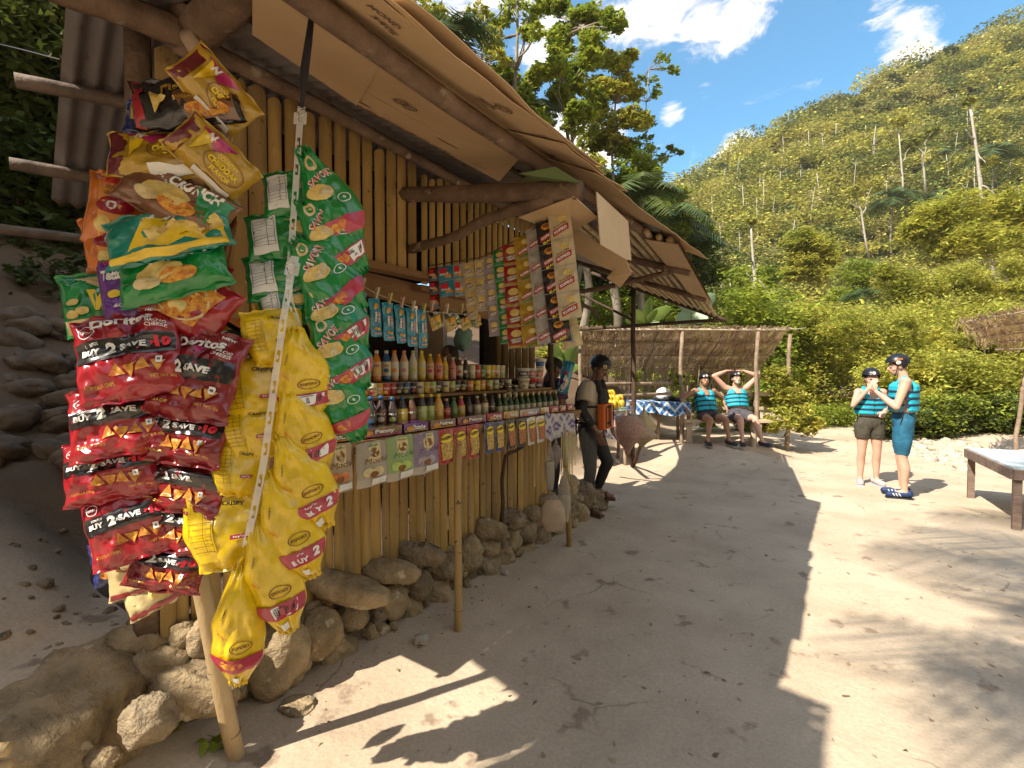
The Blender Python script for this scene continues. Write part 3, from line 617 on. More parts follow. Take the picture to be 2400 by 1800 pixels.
# ============================================================ stone base
STONE = mat('limestone', (.42,.315,.19), .9, c2=(.21,.155,.09), scale=6, bump=2.0, bscale=16, spec=.15, spots=((.52,.44,.32), 9, .62))
STONE2 = mat('limestone_grey', (.37,.285,.185), .9, c2=(.19,.145,.095), scale=8, bump=2.0, bscale=22, spec=.15, spots=((.13,.105,.08), 12, .60))
def stone(mb, c, r, m, rot=None, seed=0, det=(32,20), boxy=.25):
    n, k = det; vs = []; c = Vector(c); cells = [Vector((random.gauss(0,1),random.gauss(0,1),random.gauss(0,1))).normalized() for _ in range(9)]
    for i in range(k+1):
        th = pi*i/k
        for j in range(n):
            a = 2*pi*j/n; d = Vector((sin(th)*cos(a), sin(th)*sin(a), cos(th)))
            q = 1.0
            for cl in cells: q = min(q, .80/max(.35, d.dot(cl))*1.02) if d.dot(cl) > .6 else q     # flat facets
            q *= 1+boxy*((abs(d.x)**4+abs(d.y)**4+abs(d.z)**4)**-.25-1)
            q *= 1+.13*noise.noise(d*2+Vector((seed,0,0)))+.09*noise.noise(d*5+Vector((0,seed,0)))-.06*abs(noise.noise(d*11+Vector((0,seed,0))))+.03*noise.noise(d*22+Vector((seed,seed,0)))
            v = Vector((d.x*r[0], d.y*r[1], d.z*r[2]))*q
            if rot is not None: v = rot @ v
            vs.append(c+v)
    mb.add(vs, [(i*n+j, (i+1)*n+j, (i+1)*n+(j+1)%n, i*n+(j+1)%n) for i in range(k) for j in range(n)], m)
swall = empty('stone_wall', (-2.35, 2.4, 0), 'low dry-stone rubble base of limestone cobbles under the bamboo front', 'stone wall')
# hand-placed stones (display px centre, width, height, tilt)
ST = [(300,1385,120,60,5),(392,1372,50,55,20),(432,1385,58,85,5),(345,1437,115,75,12),(420,1490,170,95,10),(322,1555,100,95,-30),
 (595,1420,130,150,0),(628,1320,50,60,0),(612,1355,40,45,0),(678,1370,118,95,-15),(715,1400,110,80,18),(745,1270,190,62,14),(790,1290,60,40,0),(762,1330,62,60,0),(800,1362,85,62,10),(838,1300,78,72,20),
 (840,1235,120,50,8),(880,1325,72,85,10),(905,1195,110,45,12),(900,1265,62,60,0),(935,1275,85,55,20),(952,1225,95,50,5),(945,1310,70,60,0),(975,1285,66,60,0),(1010,1195,60,75,-10),(1045,1225,70,70,0),
 (1058,1145,80,48,12),(1080,1205,60,70,10),(1055,1180,50,50,0),(1100,1165,52,50,0),(1108,1120,60,40,10),(1130,1150,60,50,0),(1150,1115,55,40,10),(1125,1190,60,50,0),(1160,1165,62,50,0),(1185,1090,60,45,8),(1200,1135,60,50,0),(1215,1085,50,55,0),(1245,1115,50,60,0),(1262,1070,45,55,0),(1228,1050,40,50,0)]
for k, (x, y, w, h, a) in enumerate(ST):
    X = -2.36 + .10*((y - (1480-.62*(x-530)))/-130 if x > 520 else 0) ; X = max(-2.47, min(-2.28, X-.02))
    if x < 520: X = {0:-2.52,1:-2.42,2:-2.36,3:-2.42,4:-2.26,5:-2.12}[k]
    p = HX(x, y, X); d = (p-CP).dot(CF); s = d*K/F; pr = max(.5, abs(ray(x,y).normalized().x))
    mb = MB(); b = Matrix.Rotation(YAW, 3, 'Z') @ Matrix.Rotation(R(-a)*-1, 3, 'Y')
    stone(mb, (0,0,0), (w*s*.56, min(w,h)*s*.52, h*s*.56), random.choice((STONE,STONE,STONE2)), b, k*3.7)
    mb.v = [tuple(Vector(v)+p) for v in mb.v]; mb.build('stone', swall)
for k in range(95):                      # small chocking stones in the gaps
    y = random.uniform(.95,5.1); z = random.uniform(.02,.30); x = -2.33-.42*max(0,z-.02)+random.uniform(-.03,.0); r = random.uniform(.03,.065); mb = MB()
    stone(mb, (0,0,0), (r,r*random.uniform(.7,1.3),r*.8), random.choice((STONE,STONE2)), Euler((random.random()*3,random.random()*3,0)).to_matrix(), k*2.3+50, (16,10)); mb.v = [(v[0]+x,v[1]+y,v[2]+z) for v in mb.v]
    if k < 50: mb.build('stone', swall)
    else:
        if k == 50: ck = MB()
        ck.add(mb.v, mb.f, mb.mats[0])
        if k == 94: ck.build('chocking_stones', swall, kind='stuff')
mb = MB()                               # earth packed between the stones
vs = []; n = 60
for i in range(n+1):
    y = .62+4.6*i/n
    for z, x in ((-.1,-2.36),(.12,-2.40),(.26,-2.46),(.33,-2.62)): vs.append((x+.03*noise.noise(Vector((y*4,z*9,0))), y, z + (.10*sstep((1.6-y)/.8) if z > .2 else 0)))
mb.add(vs, [(i*4+j, (i+1)*4+j, (i+1)*4+j+1, i*4+j+1) for i in range(n) for j in range(3)], mat('packed_mud', (.22,.165,.115), .95, c2=(.14,.105,.075), scale=9, bump=1, bscale=30)); mb.build('mud_fill', swall)
def rock(x, y, w, h, Z=None, d=None, label='', m=STONE, name='rock', a=0, grp=None, depth=None, lift=.3):
    p = HZ(x, y, Z) if Z is not None else D(x, y, d); dd = (p-CP).dot(CF); s = dd*K/F; mb = MB()
    stone(mb, (0,0,0), (w*s*.5, (depth or w*s*.45), h*s*.5), m, Matrix.Rotation(YAW, 3, 'Z') @ Matrix.Rotation(R(a), 3, 'Y'), x*.7, (64,44) if w > 200 else (36,24), .9 if w > 200 else .25)
    mb.v = [tuple(Vector(v)+p) for v in mb.v]; return mb.build(name, None, label, 'rock', grp, origin=p)
rock(125, 1560, 345, 240, d=1.95, label='big flat-topped limestone boulder at the bottom left corner', name='boulder', depth=.42, a=3)
rock(215, 1640, 90, 45, d=1.75, label='rounded yellowish rock tucked under the big boulder', m=STONE)
rock(910, 1382, 34, 27, Z=.02, label='small pale round pebble lying alone below the middle counter pole', name='pebble', m=mat('pebble_pale', (.42,.37,.30), .8, c2=(.3,.26,.2), scale=20, bump=.5, bscale=40))
rock(640, 1525, 80, 20, Z=.0, label='flat half-buried stone in the sunlit dirt right of the leaning pole')
rock(1090, 1238, 16, 14, Z=.01, label='white pebble near the foot of the stone base below the peanut packets', name='pebble', m=_M['pebble_pale'])
rock(498, 1618, 26, 18, Z=.01, label='small pale stone wedged against the foot of the leaning pole', name='pebble', m=_M['pebble_pale'])
rock(1278, 1080, 75, 60, Z=.10, label='brown rock under the resting foot of the man in the orange vest', m=STONE2)
# ============================================================ snack bags
RED = foil('foil_red', (.36,.012,.020)); DRED = foil('foil_dark_red', (.24,.010,.014)); ORG = foil('foil_orange', (.62,.17,.02)); YEL = foil('foil_yellow', (.80,.54,.006), rough=.28)
YELD = foil('foil_mustard', (.46,.28,.02)); GRN = foil('foil_green', (.006,.24,.045)); TEAL = foil('foil_teal', (.02,.26,.19)); BLK = foil('foil_black', (.018,.014,.014)); BRN = foil('foil_brown', (.19,.075,.03))
PUR = foil('foil_purple', (.13,.02,.26)); CRM = foil('foil_cream', (.66,.53,.26)); MAG = foil('foil_magenta', (.42,.02,.14)); NAVY = foil('foil_navy', (.02,.03,.16)); CYAN = foil('foil_cyan', (.02,.27,.42))
MAR = foil('foil_maroon', (.14,.012,.02)); CRIM = foil('print_crimson', (.42,.02,.06), rough=.35); GLD = foil('foil_gold', (.60,.36,.05), metal=.4)
CHIP = mat('chip_print', (.70,.36,.05), .4, c2=(.45,.13,.02), scale=60, ramp=(.4,.6)); CHIPY = mat('chip_print_pale', (.75,.60,.22), .4, c2=(.58,.38,.09), scale=40)
HOTR = plain('print_hot_red', (.75,.03,.05)); MUST = plain('print_brown', (.22,.09,.02)); GREY = plain('print_grey', (.35,.34,.33)); YTX = plain('print_yellow', (.85,.62,.04))
def bag(name, M, w, h, th, m, art=None, m2=None, seed=0, prof=None, n=26, label=None, cat='snack bag', group=None, rag=1.0, back=None):
    """pillow bag: w x h (m), bulge th; prof(v)->width factor; front art drawn through Surf"""
    mb = MB(); sd = seed*3.17
    def pos(a, b, off=0, sgn=1):
        u, v = a/(w/2), b/(h/2); u = max(-1.05, min(1.05, u)); v = max(-1.05, min(1.05, v))
        pf = prof(v) if prof else 1-.07*(1-v**4)
        au, av = min(1, abs(u)), min(1, abs(v))
        T = th*(1-au**2.6)**.62*(max(0, 1-(av/.93)**3.2))**.62
        cr = (.0035*sin(u*9+sd)*av**2 + .008*noise.noise(Vector((u*2.2+sd, v*2.2, sd))) + .005*noise.noise(Vector((u*5, v*5+sd, sd*2)))
              - .009*(max(0, .42-abs(noise.noise(Vector((u*2.6-v*1.4+sd, v*1.3+u*.6, 3))))*2.2))*T/(th+.001) - .006*(max(0, .4-abs(noise.noise(Vector((u*1.5+v*2.6+sd*2, v*1.1-u, 8))))*2.4)))*rag*(w/.25+.25)
        edge = (1-au**6)
        x = a*pf + .004*noise.noise(Vector((v*4, sd, 5)))*au; y = b - .02*h*(u*u)*v + .006*noise.noise(Vector((u*3, sd, 8)))*av*rag
        bend = .015*rag*noise.noise(Vector((sd, v*1.2, 9)))
        return Vector((x, y, sgn*(T + cr*edge*(1 if sgn > 0 else .6)) + bend + .004*sin(u*14+sd)*(av > .9)*rag + off))
    for sgn in (1, -1):
        vs = []
        for j in range(n+1):
            for i in range(n+1):
                u = sin((-1+2*i/n)*pi/2*.92)/sin(pi/2*.92); v = sin((-1+2*j/n)*pi/2*.92)/sin(pi/2*.92); vs.append(M @ pos(u*w/2, v*h/2, 0, sgn))
        fs = [(j*(n+1)+i, j*(n+1)+i+1, (j+1)*(n+1)+i+1, (j+1)*(n+1)+i)[::sgn] for j in range(n) for i in range(n)]
        mb.add(vs, fs, m if sgn > 0 or not back else back)
    s = Surf(mb, lambda a, b, off: M @ pos(a, b, off), .0032)
    if art: art(s, w, h)
    return mb.build(name, None, label, cat, group, origin=M.translation)
def tri(s, a, b, r, m, rot=0): s.poly([(a+r*cos(rot+q), b+r*sin(rot+q)) for q in (pi/2, pi/2+2.1, pi/2+4.2)], m)
def art_red(s, w, h, full=True, p10=True):
    x0, x1 = -w*.47, w*.47
    s.rect(x0, -h*.06, x1, h*.17, BLK, 10)
    for k in range(4): tri(s, -w*.1+k*w*.13, -h*.2, w*.085, CHIP, k)
    s.text('DORITOS', -w*.30, h*.125, h*.03, WHITE, width=w*.13); s.text('BUY', -w*.32, h*.045, h*.07, WHITE, width=w*.17, bold=.05)
    s.text('2', -w*.13, h*.055, h*.13, WHITE, width=w*.10, bold=.06); s.text('SAVE', w*.08, h*.05, h*.075, WHITE, width=w*.25, bold=.05)
    if p10: s.text('P', w*.26, h*.05, h*.05, HOTR, width=w*.035, bold=.05); s.text('10', w*.36, h*.055, h*.12, HOTR, width=w*.14, bold=.07)
    s.text('TORTILLA CHIPS', -w*.27, -h*.33, h*.035, GLD, width=w*.28); s.text('NET WT. 65g', w*.32, -h*.34, h*.04, GLD, width=w*.22)
    s.rect(w*.28, -h*.2, w*.34, -h*.12, WHITE, 3); s.text('e', w*.31, -h*.16, h*.03, INK)
    s.ring(-w*.33, h*.26, w*.07, h*.075, .12, WHITE); s.text('EXPORT', -w*.33, h*.26, h*.03, WHITE, width=w*.09)
    if full:
        s.text('Doritos', w*.0, h*.345, h*.11, WHITE, width=w*.60, bold=.035); s.text('NACHO', w*.33, h*.27, h*.035, WHITE, width=w*.17); s.text('CHEESE', w*.33, h*.225, h*.035, WHITE, width=w*.19)
        tri(s, w*.06, h*.24, w*.10, MAR, pi); tri(s, w*.06, h*.25, w*.07, MAG, pi); s.text("NEW", w*.3, h*.42, h*.03, WHITE, width=w*.14)
red_specs = [  # x y W H ang yaw pitch full p10 mat  (left file then right file)
 ('left', [(282,768,196,185,13,18,-16,1,1,RED),(262,905,186,150,12,20,-16,0,1,RED),(243,1012,172,128,9,18,-15,0,1,RED),(282,1128,160,150,17,22,-14,0,1,RED)]),
 ('right', [(425,812,196,180,-7,-8,-16,1,0,DRED),(402,932,192,132,-6,-6,-16,0,1,DRED),(400,1040,184,122,-7,-8,-16,0,0,DRED),(405,1130,172,118,-7,-8,-14,0,0,DRED),(368,1212,160,112,-9,0,-12,0,1,DRED)])]
kk = 0
for side, L in red_specs:
    for i, (x, y, w, h, a, yw, pt, fu, p1, m) in enumerate(L):
        d = 1.44+.012*i+(.0 if side == 'left' else .03); s = d*K/F; kk += 1
        bag('crisp_bag', frame(x, y, d, a, yw, pt), w*s*1.06, h*s*1.12, .036, m, lambda s_, w_, h_, fu=fu, p1=p1: art_red(s_, w_, h_, fu, p1), seed=kk, cat='snack bag', n=34, rag=1.5,
            label=('%s red tortilla chip bag in the %s-hand file of the red bags' % (ordn(i), side)) if i < len(L)-1 else 'lowest red tortilla chip bag in the %s-hand file of the red bags' % side, group='red tortilla chip bags on the corner string')
def art_ched(s, w, h):
    s.rect(-w*.47, -h*.47, -w*.32, h*.47, MAR, 4); s.poly([(-w*.32,h*.4),(w*.15,h*.42),(-w*.05,h*.1)], MAG); s.poly([(-w*.28,h*.38),(-w*.1,h*.3),(-w*.26,-h*.2)], YEL)
    s.text('COUNTRY', w*.15, h*.12, h*.09, YTX, width=w*.28); s.text('CHEDDAR', w*.15, -h*.02, h*.13, YTX, width=w*.42, bold=.05); s.text('FLAVOR', w*.17, -h*.17, h*.10, YTX, width=w*.28, bold=.04); s.ring(w*.16,-h*.02,w*.27,h*.27,.05,MUST)
    s.text('N', -w*.17, h*.3, h*.16, WHITE, bold=.06, slant=.3); s.rect(-w*.1, -h*.47, w*.4, -h*.36, WHITE, 4)
def art_piat(s, w, h):
    s.rect(-w*.47,-h*.47,-w*.38,h*.47,RED,4); s.poly([(-w*.1,h*.02),(w*.45,-h*.0),(w*.45,-h*.45),(0,-h*.42)], BRN); s.text('Piattos', w*.02, h*.16, h*.2, GLD, width=w*.45, bold=.03)
    s.text('BARBEQUE FLAVOR', w*.12, -h*.16, h*.07, GLD, width=w*.4); s.ell(w*.2,-h*.32,w*.2,h*.1,CHIP); s.poly([(-w*.3,h*.1),(-w*.15,-h*.05),(-w*.28,-h*.3)], CHIPY)
def art_nova(s, w, h):
    s.poly([(-w*.05,h*.45),(w*.46,h*.45),(w*.46,-h*.45),(-w*.36,-h*.45)], YEL); s.text('N', -w*.12, h*.22, h*.3, WHITE, bold=.07, slant=.3); s.text('ova', w*.12, h*.2, h*.18, WHITE, bold=.06, slant=.3)
    for k in range(7): s.poly([(-w*.15+k*w*.08,h*.02-(k%3)*.05*h),(-w*.05+k*w*.08,h*.1-(k%2)*.1*h),(w*.0+k*w*.08,-h*.12),(-w*.12+k*w*.08,-h*.2)], (CHIPY,YELD)[k%2])
    s.rect(-w*.45,-h*.46,w*.46,-h*.36,YEL,6)
def art_brown(s, w, h):
    s.poly([(w*.12,h*.46),(w*.46,h*.46),(w*.46,-h*.4),(w*.2,-h*.1)], GRN); s.text('CRUNCH', w*.12, h*.26, h*.2, WHITE, width=w*.5, bold=.06, slant=.2); s.ell(-w*.08,-h*.02,w*.22,h*.2,CHIPY); s.ell(w*.08,-h*.18,w*.18,h*.16,CHIP); s.ell(-w*.2,-h*.2,w*.13,h*.11,CRM); s.text('NET WT. 60g', -w*.22, h*.25, h*.06, WHITE, rot=-.5, width=w*.2)
def art_oishi(s, w, h):
    s.poly([(-w*.3,h*.44),(w*.3,h*.44),(w*.2,-h*.44),(-w*.2,-h*.44)], plain('print_orange_light',(.8,.34,.08))); s.text('Oishi', 0, h*.33, h*.1, HOTR, width=w*.38, bold=.05); s.text('PRAWN', 0, h*.22, h*.06, MUST, width=w*.3); s.text('CRACKERS', 0, h*.15, h*.06, MUST, width=w*.34)
    s.ell(w*.05,-h*.02,w*.33,h*.12,RED); s.text('O', 0, -h*.02, h*.12, WHITE, bold=.06); s.ell(-w*.12,-h*.28,w*.15,h*.1,CHIPY); s.ell(w*.14,-h*.3,w*.11,h*.1,CHIP)
def art_vcut(s, w, h):
    s.poly([(-w*.25,h*.4),(w*.45,h*.3),(w*.45,-h*.1)], CRM); s.text('V', w*.05, -h*.02, h*.34, YTX, bold=.07, slant=.2); s.rect(-w*.46,-h*.46,w*.46,-h*.28,CRM,6); s.text('15% MORE', -w*.1,-h*.37,h*.1,YTX,width=w*.4,bold=.04)
    for (a, b) in ((-.3,.0),(-.18,-.16),(-.33,-.2),(.3,-.18)): s.ell(w*a,h*b,w*.09,h*.06,CHIPY)
def art_tat(s, w, h):
    s.text("Tattoos", 0, h*.16, h*.13, WHITE, width=w*.7, bold=.06, slant=.15); s.ell(-w*.12,-h*.08,w*.15,h*.055,YTX); s.text('60g', 0, -h*.25, h*.07, WHITE, width=w*.3, bold=.04); s.text('ORIGINAL', 0, h*.33, h*.05, HOTR, width=w*.5); s.ell(w*.25,-h*.2,w*.18,h*.1,CHIP); tri(s, 0, h*.3, w*.12, YTX)
def art_clov(s, w, h):
    s.poly([(-w*.3,h*.3),(w*.35,h*.35),(w*.25,-h*.3),(-w*.2,-h*.35)], CHIP); s.ring(0,0,w*.3,h*.32,.08,CRM); s.text('CHEESE', 0, h*.14, h*.1, GLD, width=w*.4, bold=.04); s.ell(0,-h*.12,w*.1,h*.12,CHIPY); s.text('CLOVER', w*.0, h*.38, h*.09, WHITE, width=w*.5)
def art_cream(s, w, h):
    s.text('C', -w*.15, h*.1, h*.3, MUST, bold=.02); s.text('Salted', w*.12, h*.05, h*.13, MUST, width=w*.3); s.rect(-w*.46,-h*.47,w*.46,-h*.38,RED,4); s.ell(w*.2,-h*.2,w*.2,h*.14,CHIPY)
def art_bk(s, w, h):
    s.poly([(-w*.4,h*.4),(w*.1,h*.4),(-w*.05,-h*.2),(-w*.4,-h*.1)], YELD); s.ring(w*.2,h*.1,w*.12,h*.12,.1,GLD); s.text('TORTILLOS', w*.05, h*.3, h*.09, WHITE, width=w*.5, rot=-.2); s.ell(-w*.1,-h*.25,w*.2,h*.1,CHIP)
mixed = [ # x y W H ang yaw pitch mat art label d
 (468,200,152,92,-50,35,-10,YELD,art_ched,'yellow cheddar snack bag slanting at the very top right of the mixed snack cluster',1.50),
 (404,218,205,112,12,12,-14,BLK,art_piat,'black and brown crisp bag with a red left end near the cluster top',1.50),
 (345,268,120,84,-6,20,-10,NAVY,art_bk,'small navy and yellow snack bag peeking out left below the black crisp bag',1.56),
 (462,262,110,90,-20,-10,-10,BRN,art_clov,'brown and orange snack bag half hidden right below the black crisp bag',1.56),
 (352,336,196,100,6,14,-14,YELD,art_ched,'wide yellow cheddar snack bag lying level, left of the slanting middle one',1.50),
 (462,345,158,92,-46,32,-10,YELD,art_ched,'yellow cheddar snack bag slanting down to the right, right one of the middle pair',1.49),
 (322,402,110,50,-20,10,-10,RED,None,'crumpled red and white snack bag squeezed under the left cheddar bag',1.56),
 (386,432,215,104,-26,10,-14,BRN,art_brown,'brown and green nut cracker bag lying aslant across the cluster',1.49),
 (462,440,70,150,-10,-30,-8,ORG,art_oishi,'orange cracker bag peeking out behind the brown and green bag on the right',1.60),
 (250,452,96,150,-4,24,-10,ORG,art_oishi,'upper orange prawn cracker bag on the left side of the cluster',1.54),
 (244,528,100,120,14,24,-10,ORG,art_oishi,'lower orange prawn cracker bag on the left side of the cluster',1.535),
 (366,506,240,112,16,10,-14,TEAL,art_nova,'large teal and yellow multigrain snack bag in the middle of the cluster',1.48),
 (465,548,90,150,-8,-26,-8,BRN,art_clov,'orange and brown snack bag showing only its right edge beside the yellow bag',1.60),
 (378,590,215,104,18,8,-12,GRN,art_brown,'green and brown mixed nuts bag directly under the large teal and yellow bag',1.49),
 (218,655,130,130,14,20,-8,GRN,art_vcut,'bright green potato crisp bag sticking out farthest left above the red bags',1.53),
 (268,628,84,150,10,16,-8,PUR,art_tat,'shiny purple corn snack bag standing upright left of the red cheese bag',1.50),
 (405,652,180,124,-30,6,-12,RED,art_clov,'red bag with yellow cheese snack picture tilted right above the red tortilla bags',1.52),
 (458,640,70,120,-4,-20,-8,RED,art_clov,'narrow red snack bag behind the tilted cheese snack bag',1.60),
 (462,740,180,92,-30,-5,-12,BLK,art_bk,'black and yellow snack bag lying above the right-hand red tortilla bag',1.56),
 (395,722,120,80,-18,-5,-10,YEL,art_bk,'yellow snack bag tucked between the red bags near the cluster waist',1.58),
 (300,1222,120,112,12,14,-8,CRM,art_cream,'cream salted snack bag hanging under the lowest left red bag',1.56),
 (325,1266,112,96,28,10,-8,CRM,art_cream,'lowest cream snack bag with a pointed corner hanging over the bamboo slats',1.57),
 (238,1212,62,86,14,30,-8,NAVY,art_bk,'small navy and orange bag at the bottom left of the snack cluster',1.60),
 (478,925,66,120,-12,-30,-6,BRN,art_bk,'brown snack bag wedged between the red bags and the yellow bags',1.60),
 (480,1035,60,100,-12,-30,-6,GRN,art_vcut,'green snack bag wedged between the red bags and the yellow bags',1.60),
 (452,1198,58,36,-8,0,-6,GRN,art_vcut,'small green and orange snack bag corner beside the lowest red bags',1.58),
 (350,1288,40,26,30,0,0,GRN,None,'small green foil corner at the very bottom of the snack cluster',1.60)]
for k, (x, y, w, h, a, yw, pt, m, art, lab, d) in enumerate(mixed):
    s = d*K/F; bag('snack_bag', frame(x, y, d, a, yw, pt), w*s*1.10, h*s*1.12, .024+.00008*min(w,h), m, art, seed=20+k, label=lab, n=20, group='mixed snack bags hanging at the stall corner', rag=1.2)
# ---- plastic clip strips
CLR = mat('clear_plastic_strip', (.86,.85,.83), .3, c2=(.8,.8,.8), scale=20, alpha=.55, spec=.5)
def clipstrip(pts, w, label, hook=True, head=True):
    mb = MB(); pts = [Vector(p) for p in pts]; L = len(pts); d = []
    cum = [0]
    for a, b in zip(pts, pts[1:]): cum.append(cum[-1]+(b-a).length)
    def at(t):
        for i in range(L-1):
            if t <= cum[i+1] or i == L-2:
                u = (t-cum[i])/(cum[i+1]-cum[i]); return pts[i].lerp(pts[i+1], u), (pts[i+1]-pts[i]).normalized()
    t = 0
    while t < cum[-1]-.09:              # solid part, then two rails round a slot
        p, dr = at(t); p1, _ = at(t+.055); p2, _ = at(t+.09); r = dr.cross(CF).normalized()*w/2
        mb.quad(p-r, p+r, p1+r, p1-r, CLR); mb.quad(p1-r, p1-r*.45, p2-r*.45, p2-r, CLR); mb.quad(p1+r*.45, p1+r, p2+r, p2+r*.45, CLR)
        q = p1.lerp(p2,.4); mb.quad(q-r*.4-CF*.001, q+r*.15-CF*.001, q+r*.15+dr*.012-CF*.001, q-r*.4+dr*.012-CF*.001, CLR); t += .09
    if head: p, dr = at(0); r = dr.cross(CF).normalized()*w; mb.quad(p-r*1.0-dr*.03, p+r*1.0-dr*.03, p+r*1.0+dr*.01, p-r*1.0+dr*.01, CLR); mb.quad(p-r*.5-dr*.05, p+r*.7-dr*.05, p+r*.7-dr*.03, p-r*.5-dr*.03, CLR)
    return mb.build('clip_strip', None, label, 'hanging strip', 'clear plastic clip strips')
clipstrip([D(648,262,1.6),D(637,430,1.58),D(622,640,1.56),D(645,700,1.56),D(652,800,1.56)], .021, 'clear plastic clip strip holding the green crisp bags')
clipstrip([D(630,588,1.46),D(612,690,1.44),D(590,850,1.43),D(570,1000,1.42),D(545,1120,1.41),D(520,1225,1.42)], .021, 'clear plastic clip strip running down the yellow crisp bags')
clipstrip([D(262,500,1.6),D(215,585,1.58),D(205,640,1.58)], .018, 'short clear plastic strip showing left of the mixed snack bags', head=False)
mb = MB(); s0 = D(672,27,1.62); s1 = D(652,236,1.60)
for w0, dx in ((.012,0),(.008,.006)):
    mb.tube([s0+CR*dx, s0.lerp(s1,.3)+CR*dx, s0.lerp(s1,.6)+CR*(dx-.004), s1], [.006,w0,w0*1.2,.005], mat('black_webbing', (.02,.017,.022), .8), 6)
mb.tube([s0+CR*.02, s0-CR*.02+CU*.004], .006, _M['black_webbing'], 6); mb.build('webbing_strap', None, 'black webbing strap tied to the eave beam above the green bags', 'strap')
METAL = mat('wire_metal', (.7,.68,.64), .25, metal=1)
def hook(p, r, label):
    mb = MB(); pts = [p+CR*(r*sin(a))+CU*(r*cos(a)+r) for a in [k*pi/6 for k in range(-2, 10)]]; pts += [p+CR*(-r*sin(a)*.8)-CU*(r*.8*(1-cos(a))+r*.2) for a in [k*pi/5 for k in range(1, 6)]]
    mb.tube(pts, .0016, METAL, 6); mb.build('wire_hook', None, label, 'hook', 'bent wire hooks')
hook(D(652,250,1.585), .012, 'bent wire hook under the black strap'); hook(D(630,588,1.45), .014, 'bent wire hook joining the yellow bag strip to the green bag strip')
# ---- green and yellow crisp bags
def prof_sp(v): return .40+.60*max(0.02, 1-abs(v-(-.05))**2.4*(1.0 if v > 0 else .85))**.75
def prof_top(v): return 1-.66*sstep((v-.0)/1.0)-.62*sstep((-v-.40)/.6)
def art_gr(s, w, h, bc):
    s.ell(-w*.05, h*.32, w*.20, h*.07, CRM); s.ell(-w*.05, h*.32, w*.12, h*.04, GRN); s.text('SAVORY', w*.05, h*.19, w*.15, WHITE, width=w*.75, bold=.04, rot=.25); s.text('SAVORY', w*.05, h*.188, w*.13, HOTR, width=w*.7, bold=.0, rot=.25)
    s.ell(-w*.15, h*.05, w*.26, h*.075, CHIPY, rot=-.3); s.ell(-w*.05, h*.035, w*.16, h*.05, CRM, rot=.5); s.ring(w*.22, -h*.06, w*.13, h*.045, .14, WHITE); s.text('e', w*.22, -h*.06, h*.03, WHITE)
    s.rect(-w*.46, -h*.36, w*.46, -h*.22, CRIM, 7); s.ell(-w*.2,-h*.29,w*.15,h*.04,CHIP); s.ell(-w*.08,-h*.27,w*.08,h*.03,ORG)
    if bc: s.barcode(w*.18, -h*.29, w*.42, h*.11)
def art_ye(s, w, h, bc):
    s.text('EXPORT', w*.12, -h*.10, h*.024, MUST, width=w*.30, bold=.05); s.ring(w*.12, -h*.10, w*.20, h*.05, .12, MUST); s.text('CRISPY', -w*.22, h*.18, h*.018, INK, width=w*.22, rot=1.2); s.text("lay's", -w*.25, h*.0, h*.02, HOTR, width=w*.16, rot=-.8)
    s.rect(-w*.49, -h*.32, w*.49, -h*.19, CRIM, 8)
    if bc == 1: s.barcode(w*.12, -h*.255, w*.48, h*.10)
    elif bc == 2: s.text("lay's", w*.0, -h*.218, h*.022, WHITE, width=w*.22); s.text('BUY', w*.02, -h*.275, h*.045, WHITE, width=w*.34, bold=.06); s.text('2', w*.33, -h*.25, h*.08, WHITE, bold=.06)
    else: s.ell(-w*.15,-h*.25,w*.16,h*.035,CHIP); s.ell(w*.05,-h*.25,w*.12,h*.03,ORG)
    s.rect(-w*.1, -h*.43, w*.12, -h*.37, WHITE, 3)
def art_back(s, w, h, col, scr, wt=True):
    if wt: s.rect(-w*.42, -h*.38, -w*.12, h*.34, WHITE if col == 'g' else YEL, 6)
    x0 = -w*.40; o = INK if col == 'g' else MUST
    for k in range(9): s.rect(x0, h*.26-k*h*.065, x0+w*.26, h*.266-k*h*.065, o, 3)
    for q in (0, .17, .26): s.rect(x0+w*q, -h*.27, x0+w*q+w*.006, h*.27, o, 3)
    s.text('CREAMY' if col == 'g' else 'CRISPY', w*.12, h*.24, h*.05, CRM if col == 'g' else INK, width=w*.26, rot=.2 if col == 'g' else -.12, bold=.04)
    if col == 'g': s.ring(w*.18, h*.02, w*.14, h*.14, .12, CRM); s.ell(w*.18, h*.02, w*.11, h*.11, CHIPY)
    else: s.rect(w*.08, -h*.16, w*.3, -h*.11, CRIM, 3); s.text("lay's", w*.19, -h*.135, h*.03, WHITE, width=w*.14)
for i, (x, y, L, w, a) in enumerate([(713,432,232,92,30),(716,512,190,92,44),(706,598,200,100,46),(722,682,190,100,38),(732,762,190,96,34),(735,862,190,88,25)]):
    d = 1.62-.012*i; s = d*K/F; bag('crisp_bag', frame(x, y, d, a, 20, 6), w*s*1.18, L*s*1.06, .042, GRN, lambda s_, w_, h_, b=(i in (1,3,4)): art_gr(s_, w_, h_, b), seed=60+i, prof=prof_top, n=32, rag=1.6, group='green crisp bags on the hanging strip',
        label='%s green crisp bag of the slanting right-hand file on the hanging strip' % ordn(i))
for i, (x, y, w, h, a) in enumerate([(645,418,140,96,8),(626,508,170,100,10),(622,592,168,98,12),(628,662,130,80,12)]):
    d = 1.66-.01*i; s = d*K/F; bag('crisp_bag', frame(x, y, d, a, 10, -12), w*s*1.08, h*s*1.14, .034, GRN, lambda s_, w_, h_: art_back(s_, w_, h_, 'g', 0), seed=70+i, group='green crisp bags turned backward on the strip',
        label='%s backward-facing green crisp bag with a white nutrition panel, left of the green strip' % ordn(i))
